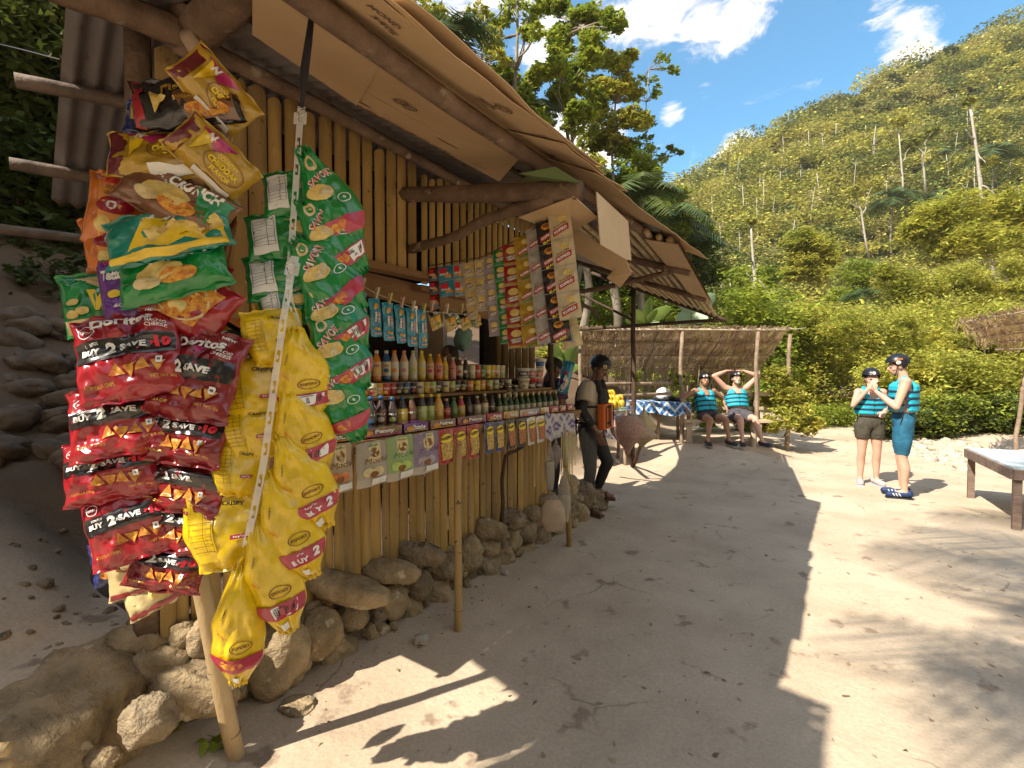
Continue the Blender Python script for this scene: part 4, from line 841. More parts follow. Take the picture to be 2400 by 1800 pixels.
for i, (x, y, L, w, a) in enumerate([(653,810,205,102,9),(655,928,212,100,20),(655,1040,228,104,24),(628,1135,252,100,21),(590,1243,262,98,15),(517,1352,265,92,-2)]):
    d = 1.50-.014*i; s = d*K/F; bag('crisp_bag', frame(x, y, d, a, 14, 5), w*s*1.14, L*s*1.03, .046, YEL, lambda s_, w_, h_, b=(1,1,2,2,1,0)[i]: art_ye(s_, w_, h_, b), seed=80+i, prof=prof_top, n=34, rag=1.25, group='yellow crisp bags on the hanging strip',
        label=('%s yellow crisp bag of the right-hand file on the hanging strip' % ordn(i)) if i < 5 else 'lowest yellow crisp bag, hanging alone by the pale leaning pole')
for i, (x, y, w, h, a) in enumerate([(590,728,110,120,8),(552,842,150,148,6),(548,930,120,120,6),(520,1010,100,115,-6),(490,1135,150,175,6)]):
    d = 1.545-.014*i; s = d*K/F; bag('crisp_bag', frame(x, y, d, a, 16, -10), w*s*1.12, h*s*1.08, .036, YEL, lambda s_, w_, h_: art_back(s_, w_, h_, 'y', 0), seed=90+i, group='yellow crisp bags turned backward on the strip', prof=lambda v: 1-.35*sstep((-v-.0)/1.0),
        label='%s backward-facing yellow crisp bag printed with a nutrition table' % ordn(i))
# ============================================================ crisp tubes on the counter's left end
def can(c, r, h, m, lab, label, name='drink_can', grp=None, txt=None, lid=METAL, cat='can', tm=WHITE, band=None):
    mb = MB(); c = Vector(c)
    mb.lathe([(r*.86,0),(r,h*.05),(r,h*.93),(r*.86,h)], c, m, 18, mfn=lambda i: (METAL, m, METAL)[min(i,2)] if name == 'drink_can' else m)
    mb.lathe([(r*.86,h*.965),(r*.86,h)], c, lid, 18)
    to = (CP-c); th = atan2(to.y, to.x)
    def fn(a, b, off): return c + Vector(((r+off)*cos(th+a/r), (r+off)*sin(th+a/r), h/2+b))
    s = Surf(mb, fn)
    if band: s.rect(-r*1.5, -h*.15, r*1.5, h*.2, band, 8)
    if txt: s.text(txt, 0, h*.05, h*.16, tm, width=r*1.5, bold=.04)
    s.ell(0, -h*.22, r*.5, h*.12, lab) if lab else None
    return mb.build(name, None, label, cat, grp, origin=c)
p = D(518,722,1.95); can(p-Vector((0,0,.09)), .037, .15, plain('tube_orange', (.62,.22,.05)), plain('tube_face',(.7,.5,.3)), 'orange crisp tube standing behind the yellow bags', 'crisp_tube', 'orange crisp tubes', None, WHITE, 'tube', band=None)
p = D(508,776,1.95); can(p-Vector((0,0,.09)), .037, .09, _M['tube_orange'], None, 'second orange crisp tube, lower and half hidden by the yellow bags', 'crisp_tube', 'orange crisp tubes', 'CRISPS', WHITE, 'tube')
# golden packs in the dark gap
for i, (x, y) in enumerate([(548,585),(548,625),(560,665)]):
    bag('snack_pack', frame(x, y, 2.15, 5, 10, 0), .07, .085, .014, GLD, None, seed=110+i, n=10, label='%s small gold snack pack in the dark gap left of the green bags' % ordn(i), group='small gold snack packs', cat='snack pack')
# ============================================================ cyan packs pegged on a line
PEG = [plain('peg_yellow', (.55,.45,.16)), plain('peg_pink', (.62,.36,.30)), plain('peg_cream', (.60,.50,.36))]
XB = -2.16
def peg(x, y, X, k, a=0):
    p = HX(x, y, X); mb = MB(); b = Matrix((Vector((0,1,0)), Vector((0,0,1)), Vector((1,0,0)))).transposed() @ Matrix.Rotation(R(a), 3, 'Z')
    for s in (-1, 1):
        q = p + b @ Vector((0,0,.006*s)); mb.box(q, (.012,.065,.007), PEG[k%3], b @ Matrix.Rotation(R(6*s), 3, 'X'))
    mb.tube([p + b @ Vector((-.007,.005,0)), p + b @ Vector((.007,.005,0))], .005, METAL, 6)
    return mb.build('clothes_peg', None, 'wooden clothes peg, %s along the line from the left' % ('first','second','third','fourth','fifth','sixth','seventh','eighth','ninth','tenth')[k], 'peg', 'clothes pegs on the pack line', origin=p)
side = Matrix((Vector((0,1,0)), Vector((0,0,1)), Vector((1,0,0)))).transposed()   # faces +x (the path): right = +y
def art_cy(s, w, h):
    s.ell(0, h*.30, w*.2, h*.07, CHIP); s.ell(-w*.12, h*.25, w*.12, h*.05, CHIPY); s.text('Chips', -w*.12, h*.02, w*.26, WHITE, rot=pi/2, width=h*.26, bold=.07); s.text('Ahoy!', w*.14, h*.0, w*.26, WHITE, rot=pi/2, width=h*.28, bold=.07); s.text('Ahoy!', w*.14, h*.0, w*.2, HOTR, rot=pi/2, width=h*.26)
    s.ell(-w*.15, -h*.28, w*.14, h*.04, CHIP); s.ell(w*.12, -h*.3, w*.12, h*.04, CHIPY); s.rect(-w*.3,-h*.43,w*.3,-h*.39,plain('print_pink',(.6,.3,.28)),2)
cyp = [(762,604,655),(781,620,672),(811,640,686),(839,652,695),(865,660,700),(889,668,707),(912,674,710)]
for k, (x, yp, yc) in enumerate(cyp):
    p = HX(x, yc, XB); L = (HX(x, yc-42, XB).z-HX(x, yc+42, XB).z)
    bag('biscuit_pack', frame(0,0,0,[3,-2,1,0,2,0,1][k]+4,0,0,P=p,base=side), .078 if k else .06, L, .012, CYAN, art_cy, seed=120+k, n=14, cat='snack pack', rag=.5, group='cyan cookie packs pegged on the line', label='%s cyan cookie pack pegged on the line above the bottles%s' % (('leftmost' if k == 0 else ordn(k)+' from the left,' ), ''), prof=lambda v: 1)
    peg(x+3, yp-7, XB+.004, k, -14)
mb = MB(); mb.tube([HX(740,592,XB), HX(812,634,XB), HX(912,672,XB), HX(1040,682,XB)], .002, mat('string', (.5,.45,.35), .9), 5); mb.build('pack_line', None, 'thin string line carrying the pegged snack packs', 'string')
def art_my(s, w, h):
    s.rect(-w*.48, h*.2, w*.48, h*.48, BLK, 4); s.text('YD', 0, h*.33, h*.14, WHITE, width=w*.4, bold=.05); s.ell(w*.05, h*.03, w*.25, h*.15, plain('print_orange',(.75,.35,.02))); s.text('Mango', 0, -h*.25, h*.1, GRN, width=w*.5)
for k, (x, y) in enumerate([(941,690),(973,693),(1005,692),(1030,686)]):
    p = HX(x, y, XB-.02); bag('dried_fruit_pack', frame(0,0,0,22,0,0,P=p,base=side), .115 if k < 3 else .07, .125, .012, YELD, art_my, seed=130+k, n=12, cat='snack pack', rag=.7, group='yellow and black dried fruit packs', label='%s yellow and black dried fruit pack hanging right of the cyan packs' % ordl(k))
    if k < 3: peg(x-8, y-26-(k==0)*4, XB, 7+k, -8)
# ============================================================ instant coffee sachet strips
def sash(x0, y0, x1, y1, w, m, art, label, n, lean=0, Y=2.36):
    """strip hanging from (x0,y0) to (x1,y1), w px wide, n sachets, in the plane y=Y"""
    a, b = HY(x0, y0, Y), HY(x1, y1, Y); d = (b-a).dot(CF)*.5+(a-CP).dot(CF); s = (a-CP).dot(CF)*K/F
    up = (a-b); L = up.length; up.normalize(); r = Vector((cos(R(20)), sin(R(20))*0.0+.25, 0)).normalized(); r = (r-up*r.dot(up)).normalized(); nn = r.cross(up); W_ = w*s/abs(r.dot(CR))*1.0; mb = MB()
    sd = x0*.37
    def fn(u, v, off): return a - up*v + r*u + nn*(off + .007*abs(sin(pi*v/(L/n)))*(1-(2*u/W_)**2) + .012*noise.noise(Vector((v*5, sd, 0))) + .006*noise.noise(Vector((v*14,u*20,sd))))
    K1 = int(n*8); vs = [fn(-W_/2+W_*i/6, L*j/K1, 0) for j in range(K1+1) for i in range(7)]; k0 = len(vs); vs += [v-nn*.004 for v in vs]
    f = [(j*7+i, (j+1)*7+i, (j+1)*7+i+1, j*7+i+1) for j in range(K1) for i in range(6)]
    mb.add(vs, f+[tuple(k0+q for q in t[::-1]) for t in f], m)
    S = Surf(mb, fn)
    for k in range(n):
        S.o = .0015; c = L*(k+.5)/n; h = L/n
        S.fn = (lambda u, v, off, c=c: fn(u, c-v, off)); art(S, W_, h)
        S.rect(-W_/2, -h*.5, W_/2, -h*.5+.003, GREY, 3)
    return mb.build('sachet_strip', None, label, 'sachet strip', 'coffee sachet strips hanging under the awning', origin=a)
SIL = foil('foil_silver', (.42,.38,.34), rough=.35); CRE = foil('foil_pale_cream', (.62,.50,.30), rough=.4); LIL = foil('foil_lilac', (.36,.30,.34), rough=.35)
def a_kop(bgm, tx=True):
    def f(s, w, h):
        s.rect(-w*.36, -h*.28, w*.36, -h*.06, plain('label_red', (.42,.03,.03)), 4, skew=.35); s.text('KOPIKO', 0, -h*.17, h*.11, WHITE, rot=.33, width=w*.62, bold=.05)
        if bgm is BLK: s.ell(0, h*.22, w*.24, h*.14, CHIP); s.ell(0, h*.26, w*.16, h*.07, MUST); s.text('BLACK', w*.05, -h*.36, h*.1, YTX, rot=.33, width=w*.6, bold=.05)
        else: s.ell(w*.1, h*.22, w*.2, h*.12, CHIPY if bgm is not SIL else GREY); s.text('Brown Coffee', 0, h*.02, h*.07, MUST, rot=.3, width=w*.6)
        if bgm is YELD: s.text('CREAMY', 0, -h*.38, h*.1, GRN, rot=.33, width=w*.6, bold=.05)
    return f
def a_nes(c2, tx='MILO'):
    def f(s, w, h):
        s.ell(0, h*.2, w*.3, h*.18, CHIPY); s.ell(0, -h*.12, w*.36, h*.16, MUST); s.text('NESCAFE', 0, -h*.08, h*.08, WHITE, rot=.15, width=w*.6, bold=.05); s.text('CREAMY', 0, -h*.19, h*.09, WHITE, rot=.15, width=w*.55, bold=.05)
        s.rect(-w*.5, -h*.48, w*.5, -h*.36, c2, 3); s.rect(w*.3, -h*.3, w*.5, h*.3, c2, 3)
    return f
def a_mix(s, w, h):
    s.rect(-w*.4, 0, w*.1, h*.35, HOTR, 3); s.ell(w*.15, -h*.2, w*.25, h*.15, CHIP); s.text('3in1', -w*.1, -h*.05, h*.15, WHITE, width=w*.6, bold=.05); s.rect(-w*.4,-h*.4,w*.4,-h*.3,CYAN,3)
for (x0,y0,x1,y1,w,m,art,lab,n) in [
 (934,578,940,664,22,MAR,a_mix,'narrow dark red mixed strip at the far left end of the sachet string',3),
 (962,574,968,640,34,CYAN,a_mix,'short strip with bright cyan sachets near the left end of the sachet string',2),
 (990,570,996,640,24,SIL,a_mix,'short silver and red strip right of the cyan sachets',2),
 (1010,567,1022,690,24,CRE,a_nes(CRM),'cream coffee strip with a few brown ovals left of the lilac one',4),
 (1036,562,1044,672,24,CRE,a_nes(SIL),'pale cream coffee strip with dark brown ovals, next to the lilac strip',3),
 (1057,553,1070,726,25,LIL,a_nes(LIL),'lilac coffee strip between the cream strips and the green strip',5),
 (1079,540,1097,742,29,GRN,a_nes(GRN),'green coffee strip in the middle of the sachet string',6),
 (1104,528,1118,752,38,RED,a_nes(YELD),'red and yellow coffee strip with brown ovals',5),
 (1130,510,1150,750,40,YELD,a_kop(YELD),'mustard yellow coffee strip right of the red one',5),
 (1153,492,1180,742,36,SIL,a_kop(SIL),'silver grey coffee strip between the yellow and the black ones',5),
 (1178,476,1212,740,42,BLK,a_kop(BLK),'black coffee strip with orange cups',5),
 (1207,458,1234,690,46,CRE,a_kop(CRE),'broad cream coffee strip closest to the beam end',4)]:
    sash(x0,y0,x1,y1,w,m,art,lab,n)
sash(1218,662,1240,750,38,CRM,lambda s,w,h: (s.rect(-w*.1,-h*.3,w*.12,h*.1,GREY,3), s.text('KOPIKO',0,h*.2,h*.06,HOTR,rot=.2,width=w*.4)),'turned cream coffee strip hanging below the broad cream one',2,Y=2.42)
mb = MB(); mb.tube([HY(928,574,2.36), HY(1040,556,2.36), HY(1120,516,2.36), HY(1210,456,2.36), (-1.2,2.26,2.47)], .0035, LOGD, 6); mb.build('sachet_string', None, 'taut cord from the window to the beam end carrying the coffee sachets', 'string')
# ============================================================ bottles, cans, cups on the stepped shelf
def bottle(c, r, h, body, cap, lab, label, grp, txt=None, tm=INK, name='drink_bottle', neck=.34, shoulder=.68, lt=None):
    mb = MB(); c = Vector(c)
    pr = [(r*.8,0),(r,h*.03),(r*.97,h*.12),(r,h*.2),(r,h*shoulder*.92),(r*.86,h*shoulder),(r*.45,h*.86),(r*neck,h*.9),(r*neck,h*.92)]
    mb.lathe(pr, c, body, 16); mb.lathe([(r*.02,h*.90),(r*.46,h*.90),(r*.46,h*.985),(r*.4,h)], c, cap, 14)
    th = atan2((CP-c).y, (CP-c).x); lo, hi = h*.18, h*(shoulder-.05)
    n = 18; vs = []
    for z in (lo, (lo+hi)/2, hi):
        for k in range(n+1): a = 2*pi*k/n; vs.append(c+Vector(((r+.0012)*cos(a), (r+.0012)*sin(a), z)))
    mb.add(vs, [(j*(n+1)+k, j*(n+1)+k+1, (j+1)*(n+1)+k+1, (j+1)*(n+1)+k) for j in range(2) for k in range(n)], lab)
    s = Surf(mb, lambda a, b, off: c+Vector(((r+off+.001)*cos(th+a/r), (r+off+.001)*sin(th+a/r), (lo+hi)/2+b)))
    if txt: s.text(txt, 0, (hi-lo)*.22, h*.05, tm, width=r*1.3, bold=.03)
    if lt: s.ell(0, -(hi-lo)*.12, r*.55, h*.07, lt)
    return mb.build(name, None, label, 'bottle', grp, origin=c)
def pl(n, c, **k): return mat(n, c, .22, c2=tuple(v*.85 for v in c), scale=12, coat=.3, spec=.5, **k)
cols = dict(red=(.50,.05,.05), orange=(.72,.26,.03), blue=(.03,.12,.30), peach=(.68,.42,.28), pink=(.66,.27,.24), lime=(.42,.50,.14), yellow=(.74,.55,.06), white=(.66,.62,.55), amber=(.60,.36,.05), dark=(.05,.03,.03), green=(.10,.20,.06), brown=(.14,.06,.03), cream=(.62,.54,.36))
PLM = {k: pl('drink_'+k, v) for k, v in cols.items()}
top = [(792,'red','white','pink','KIDS','red','red bottle with a white cap'),(814,'orange','white','peach','TEA','yellow','orange bottle with a white cap'),(834,'blue','white','cream','TEA','blue','blue and cream bottle with a white cap'),
 (853,'peach','orange','white',None,'orange','milky bottle with an orange cap'),(873,'peach','pink','white',None,'pink','milky bottle with a pink cap and pink fruit'),(892,'white','lime','cream',None,'lime','milky bottle with a lime green cap'),(911,'yellow','yellow','cream',None,'yellow','cream bottle with a yellow cap'),
 (929,'amber','yellow','peach','C2','red','amber bottle with a yellow cap'),(947,'orange','orange','pink','C2','red','orange bottle with a red cap'),(962,'yellow','white','amber',None,'lime','short yellow bottle with a white cap'),(978,'pink','white','pink','ML',None,'short pink bottle with a white cap'),(992,'brown','white','cream',None,'red','slim brown bottle'),(1005,'dark','cream','dark','COLA','white','dark cola bottle with a pale cap')]
for i, (x, b, cp, lb, tx, lt, lab) in enumerate(top):
    p = HX(x+random.uniform(-1.2,1.2), 824, -2.62+random.uniform(-.018,.018)); p.z = 1.526; ty = 757 if i < 7 else (764 if i < 9 else 772); h = max(.15, HX(x, ty, -2.62).z-p.z)
    bottle(p, .030 if i < 9 else .026, h, PLM[b], PLM[cp], PLM[lb], lab+' on the top shelf', 'drink bottles on the top shelf', tx, lt=PLM[lt] if lt else None)
for i, (x, m, tx, lab) in enumerate([(1019,'cream','MILK','cream juice can'),(1031,'red','TOP','red and orange juice can'),(1043,'green','JOY','bright green fruit juice can'),(1053,'yellow','DM','yellow pineapple juice can'),(1063,'amber','DM','amber juice can'),(1073,'cream','FUN','cream and black juice can'),(1084,'cream','Q','pale juice can at the right end')]):
    p = HX(x, 824, -2.62); p.z = 1.526; can(p, .031, .125, PLM[m], PLM['red' if i % 2 else 'lime'], lab+' on the top shelf', 'drink_can', 'drink cans on the top shelf', tx)
mid = ['red','orange','cream','amber','red','red','dark','blue','dark','cream','amber','lime','dark','cream','lime','dark','dark','orange','yellow','orange','lime','cream','dark','cream']
for i, m in enumerate(mid):
    x = 775+i*14.5 if i < 8 else 893+(i-8)*13.6; p = HX(x+random.uniform(-1.2,1.2), 856, -2.50+random.uniform(-.015,.02)); p.z = 1.436
    ds = dict(red='red',orange='orange',cream='cream',amber='amber',dark='dark',blue='blue',lime='lime green',yellow='yellow')[m]
    can(p, .030, .088, PLM[m], PLM[('cream','yellow','red')[i%3]], '%s drink can, number %s from the left in the middle row' % (ds, ('one','two','three','four','five','six','seven','eight','nine','ten','eleven','twelve','thirteen','fourteen','fifteen','sixteen','seventeen','eighteen','nineteen','twenty','twenty-one','twenty-two','twenty-three','twenty-four')[i]), 'drink_can', 'drink cans in the middle row', ('TEA','YES','C','MAX')[i%4], tm=(WHITE,INK)[m in ('cream','yellow')])
low = [(800,'dark','blue','dark','PILI','blue'),(824,'dark','blue','brown','PILI','white'),(848,'dark','blue','dark','PILI','lime'),(870,'dark','blue','yellow','VITA',None),(890,'brown','green','brown','RED',None),(910,'dark','yellow','lime','VITA',None),(930,'dark','yellow','lime','VITA',None),(946,'amber','yellow','amber','C',None),(964,'dark','pink','red','C',None),(980,'green','green','green',None,None),(996,'red','amber','amber','D',None),(1012,'dark','dark','dark',None,None),(1030,'brown','cream','cream','SM',None),(1046,'brown','cream','cream','SM',None),(1062,'dark','dark','dark','10',None)]
for i, (x, b, cp, lb, tx, lt) in enumerate(low):
    p = HX(x+random.uniform(-1.5,1.5), 925, -2.30+random.uniform(-.02,.02)); p.z = CZ; bottle(p, .034 if i < 8 else .029, random.uniform(.195,.215) if i < 8 else random.uniform(.165,.195), PLM[b], PLM[cp], PLM[lb], 'bottle with %s cap and %s label, %s from the left in the front row' % (cp, lb, ordl(i) if i else 'first'), 'bottles in the front row on the counter', tx, WHITE, lt=PLM[lt] if lt else None)
GB = mat('bottle_glass_green', (.02,.06,.02), .12, coat=.5, spec=.6); FOILC = plain('bottle_foil', (.5,.42,.22))
for i in range(11):
    p = HX(1078+i*12.2, 922, -2.28); p.z = CZ; mb = MB(); mb.lathe([(.024,0),(.026,.01),(.026,.10),(.011,.135),(.010,.175),(.012,.18)], p, GB, 14); mb.lathe([(.0268,.02),(.0268,.085)], p, PLM['cream'], 14); mb.lathe([(.0115,.15),(.0125,.182)], p, FOILC, 10)
    mb.build('beer_bottle', None, 'small green bottle, %s of the close row at the right end of the counter' % ordl(i), 'bottle', 'dark green bottles in a close row', origin=p)
for i, (x, m, lab) in enumerate([(1098,'brown','dark slim can'),(1112,'dark','dark and white slim can')]):
    p = HX(x, 880, -2.42); p.z = CZ+.08; can(p, .028, .16, PLM[m], PLM['white'], lab+' beside the noodle cups', 'drink_can', 'slim cans by the noodle cups', 'XO')
CUPS = [(1131,829,12,78,'cream','black-printed noodle cup standing below the lidded tub',.062,'cup'),(1149,829,10,60,'red','red noodle cup, left of the two red ones',.05,'cup'),(1164,829,10,60,'pink','red noodle cup at the right end of its row',.05,'cup')]
mb = MB(); a = HX(1100,870,-2.5); b = HX(1180,870,-2.5); mb.box((-2.46,(a.y+b.y)/2, 1.40), (.14, b.y-a.y, .02), PLANK); mb.build('cup_shelf', stall)
for i, (x, yb, rr, hh, m, lab, r, ty) in enumerate(CUPS):
    p = HX(x, 880, -2.46); p.z = 1.41
    for lv, (mm, h2) in enumerate([(PLM[m], .12), (PLM['white'] if i != 2 else PLM['cream'], .085)]):
        mb = MB(); q = p+Vector((0,0,.124*lv)); rr = r*(.9 if lv == 0 else .95)
        mb.lathe([(rr*.75,0),(rr*.98,h2*.85),(rr*1.06,h2*.86),(rr*1.06,h2)], q, mm, 16); th = atan2((CP-q).y, (CP-q).x)
        s = Surf(mb, lambda u, v, off, q=q, rr=rr, th=th, h2=h2: q+Vector(((rr*(.78+.2*(v/h2+.5)/.85)+off+.002)*cos(th+u/rr), (rr*(.78+.2*(v/h2+.5)/.85)+off+.002)*sin(th+u/rr), h2/2+v)))
        s.rect(-rr*.9, -h2*.3, rr*.9, h2*.15, (PLM['cream'], PLM['dark'])[lv] if i == 0 else (PLM['dark'], PLM['red'])[lv], 6); s.text(('A','BIG','MEN')[i] if lv == 0 else 'NOODLES', 0, -h2*.07, h2*.2, WHITE if lv else INK if i == 0 else WHITE, width=rr*1.1, bold=.05)
        mb.build('noodle_cup', None, (lab if lv == 0 else ('white lidded noodle tub, leftmost on the upper level','white lidded noodle tub in the middle of the upper level','yellowish lidded noodle tub at the right of the upper level')[i]), 'cup', 'noodle cups stacked at the counter end', origin=q)
mb = MB(); q = HX(1166,829,-2.46); q.z = 1.62; mb.lathe([(.035,0),(.04,.08),(.043,.082),(.043,.09)], q, PLM['white'], 14); mb.lathe([(.0385,.02),(.041,.06)], q, PLM['blue'], 14); mb.build('noodle_cup', None, 'small blue and white cup on the very top of the cup stack', 'cup', 'noodle cups stacked at the counter end', origin=q)
# ---- flat boxes along the counter front
bx = [(712,945,90,26,'BLACK CHOC','dark_red','black chocolate bar box, leftmost on the counter edge'),(765,936,80,24,'CHOCO','dark','black box right of the leftmost one'),(842,920,110,24,'','','')]
BOXC = [(688,762,MAR,'Dutche','dark red wafer box at the left end of the counter edge'),(764,868,BRN,'Penny','dark brown wafer box, second along the counter edge'),(868,925,PUR,'Dutche','purple and brown wafer box, third along the counter edge'),(925,985,BRN,'Fudgee','brown biscuit box, fourth along the counter edge'),(985,1050,MAR,'Penny','dark maroon biscuit box, fifth along the counter edge'),(1050,1085,CRIM,'DM','small red sweets box in the middle of the counter edge'),(1085,1120,YELD,'MAX','yellow sweets box with an open flap'),(1120,1165,LIL,'HALLS','lilac sweets box right of the open yellow one'),(1165,1186,CRE,'C','cream sweets box with a logo near the right end'),(1186,1206,CRIM,'W','red sweets box near the right end of the counter'),(1206,1222,BRN,'W','small brown sweets box, second from the right end'),(1222,1236,CRIM,'W','last small red sweets box at the right end of the counter')]
for i, (xa, xb, m, tx, lab) in enumerate(BOXC):
    a = HX(xa+1, 900, -2.15); b = HX(xb-1, 900, -2.15); L = b.y-a.y; c = Vector((-2.185, (a.y+b.y)/2, CZ+.028)); mb = MB(); mb.box(c, (.085, L*.96, .052), m, Matrix.Rotation(R(random.uniform(-2,2)), 3, 'Z'))
    s = Surf(mb, lambda u, v, off, c=c: Vector((c.x+.0435+off+.001, c.y+u, c.z+v))); s.text(tx, L*.1, 0, .028, WHITE, width=min(L*.5,.14), bold=.04); s.ell(-L*.25, -.004, min(.03,L*.15), .014, CHIP)
    s.rect(-L*.46,-.023,L*.46,-.016,(CHIP,MAG,YELD)[i%3],4)
    mb.build('sweets_box', None, lab, 'box', 'wafer and sweets boxes on the counter edge', origin=c)
# ---- mochi packs and peanut packets hanging from the counter edge
CLB = mat('clear_pouch', (.55,.50,.42), .3, c2=(.45,.40,.34), scale=10, alpha=.75)
def art_mo(c1, c2, tm):
    def f(s, w, h):
        s.rect(-w*.48, -h*.30, w*.48, h*.49, c1, 6); s.rect(-w*.14, h*.05, w*.26, h*.46, CRM, 4); s.ell(w*.06, h*.25, w*.15, h*.1, MUST); s.text('PRESIDENT', w*.06, h*.41, h*.035, GRN, width=w*.34); s.text('Mochi', w*.1, h*.08, h*.12, tm, width=w*.72, bold=.0, slant=.3)
        s.ell(-w*.18, -h*.16, w*.18, h*.1, c2); s.ell(w*.14, -h*.18, w*.2, h*.11, c2); s.ell(w*.0,-h*.22,w*.14,h*.07,MUST); s.rect(-w*.05, -h*.46, w*.42, -h*.32, WHITE, 3); s.rect(0,-h*.40,w*.36,-h*.395,GREY,2)
    return f
for i, (xa, xb, ya, yb, c1, c2, tm, lab) in enumerate([(699,760,958,1068,plain('mochi_tan',(.40,.31,.20)),ORG,MUST,'tan mochi pouch with orange cakes, leftmost under the counter edge'),(770,834,952,1052,plain('mochi_grey',(.38,.34,.27)),CRM,MUST,'grey-brown mochi pouch with a bean pattern'),(834,892,940,1038,plain('mochi_green',(.28,.38,.16)),plain('mochi_lime',(.45,.6,.15)),GRN,'lime green mochi pouch between the grey-brown and the purple one'),(892,946,932,1023,plain('mochi_purple',(.26,.19,.28)),LIL,PUR,'purple taro mochi pouch, rightmost of the four')]):
    X = -2.105; a, b = HX(xa, (ya+yb)/2, X), HX(xb, (ya+yb)/2, X); t, u = HX((xa+xb)/2, ya, X), HX((xa+xb)/2, yb, X)
    bag('mochi_pouch', frame(0,0,0,2,0,0,P=Vector((X,(a.y+b.y)/2,(t.z+u.z)/2)),base=side), (b.y-a.y)*1.02, (t.z-u.z)*.98, .012, CLB, art_mo(c1,c2,tm), seed=140+i, n=14, prof=lambda v: 1, rag=.6, cat='snack pack', label=lab, group='mochi pouches under the counter edge')
def art_ha(cm, nut):
    def f(s, w, h):
        s.ell(0, h*.24, w*.42, h*.14, YTX); s.text('HAPPY', 0, h*.25, h*.10, INK, width=w*.72, bold=.05); s.poly([(-w*.4,h*.12),(w*.4,h*.12),(w*.34,-h*.38),(-w*.34,-h*.38)], nut); s.ring(0,h*.22,w*.42,h*.16,.08,MUST)
    return f
NUT1 = mat('peanut_print', (.62,.44,.12), .5, c2=(.30,.18,.04), scale=90, ramp=(.45,.55)); NUT2 = mat('peanut_print_red', (.50,.20,.08), .5, c2=(.25,.08,.03), scale=90, ramp=(.45,.55))
HA = [(1050,1200,200,510,'r'),(1195,1305,180,482,'r'),(1310,1422,160,462,'r'),(1455,1545,140,420,'b'),(1545,1632,130,402,'b'),(1648,1730,115,382,'k'),(1733,1822,108,362,'k'),(1825,1902,98,347,'w'),(1905,1985,88,322,'w')]
cn = {'r':('red',RED,NUT1),'b':('dark blue',NAVY,NUT1),'k':('black',BLK,NUT2),'w':('white',foil('foil_white',(.62,.58,.52)),NUT2)}; seen = {}
for i, (xa, xb, ya, yb, c) in enumerate(HA):
    f = lambda x, y: ((740+x/3.6875)/K, (950+y/3.6875)/K)
    (x0, y0), (x1, y1) = f(xa, ya), f(xb, yb); X = -2.10; p = HX((x0+x1)/2, (y0+y1)/2, X); t, u = HX((x0+x1)/2, y0+2, X), HX((x0+x1)/2, y1, X); a, b = HX(x0,(y0+y1)/2,X), HX(x1,(y0+y1)/2,X)
    seen[c] = seen.get(c, 0)+1; nm = ('left one','middle one','right one')[seen[c]-1] if c == 'r' else ('left one','right one')[seen[c]-1]
    bag('peanut_packet', frame(0,0,0,3,0,0,P=p,base=side), (b.y-a.y)*.96, (t.z-u.z), .010, cn[c][1], art_ha(cn[c][1], cn[c][2]), seed=150+i, n=14, prof=lambda v: .92+.1*v, rag=.4, cat='snack pack', label='%s peanut packet, the %s of the %s under the counter edge' % (cn[c][0], nm, 'three' if c == 'r' else 'pair'), group='peanut packets hanging from the counter edge')
LOCALF = True          # figure pieces are built in the figure's own frame
# ============================================================ people
def remesh(mb, name, vox, parent, m, smooth=2, fold=0, **kw):
    o = mb.build(name); md = o.modifiers.new('r', 'REMESH'); md.mode = 'VOXEL'; md.voxel_size = vox; md.use_smooth_shade = True
    s = o.modifiers.new('s', 'SMOOTH'); s.iterations = smooth; s.factor = .6
    bpy.context.view_layer.update(); me = bpy.data.meshes.new_from_object(o.evaluated_get(bpy.context.evaluated_depsgraph_get()))
    old = o.data; o.modifiers.clear(); o.data = me; bpy.data.meshes.remove(old); me.materials.clear(); me.materials.append(m); me.name = name
    me.polygons.foreach_set('use_smooth', [True]*len(me.polygons))
    if fold:
        for v in me.vertices: c = v.co; v.co = c + v.normal*fold*(noise.noise(Vector((c.x*16, c.y*16, c.z*6)))+.5*abs(noise.noise(Vector((c.x*30, c.y*30, c.z*18)))))
    o.parent = parent; setp(o, **kw); return o
def cap(mb, a, b, ra, rb, m=None, n=12, sc=1):
    a, b = Vector(a), Vector(b); t = b-a; L = t.length
    if L < 1e-5: return
    t.normalize(); pts = []; rad = []
    for k in range(5): q = pi/2*(k/4); pts.append(a-t*ra*cos(q)*1.0); rad.append(max(.001, ra*sin(q)))
    for k in range(5): q = pi/2*(k/4); pts.append(b+t*rb*sin(q)); rad.append(max(.001, rb*cos(q)))
    mb.tube(pts, rad, m or SKN, n)
def chain(mb, pts, rad, m=None):
    for i in range(len(pts)-1): cap(mb, pts[i], pts[i+1], rad[i], rad[i+1], m)
def skin(n, c): return mat(n, c, .5, c2=tuple(v*.85 for v in c), scale=6, spec=.4)
SKL = skin('skin_light', (.62,.36,.26)); SKT = skin('skin_tan', (.40,.215,.13)); SKD = skin('skin_brown', (.24,.125,.075)); SKN = SKL
TURQ = mat('vest_turquoise', (.015,.42,.56), .6, c2=(.01,.33,.46), scale=9, bump=.5, bscale=25); NAVYC = mat('webbing_navy', (.015,.02,.05), .7); BLKC = mat('cloth_black', (.02,.018,.018), .8, c2=(.03,.027,.027), scale=8, bump=.4, bscale=30)
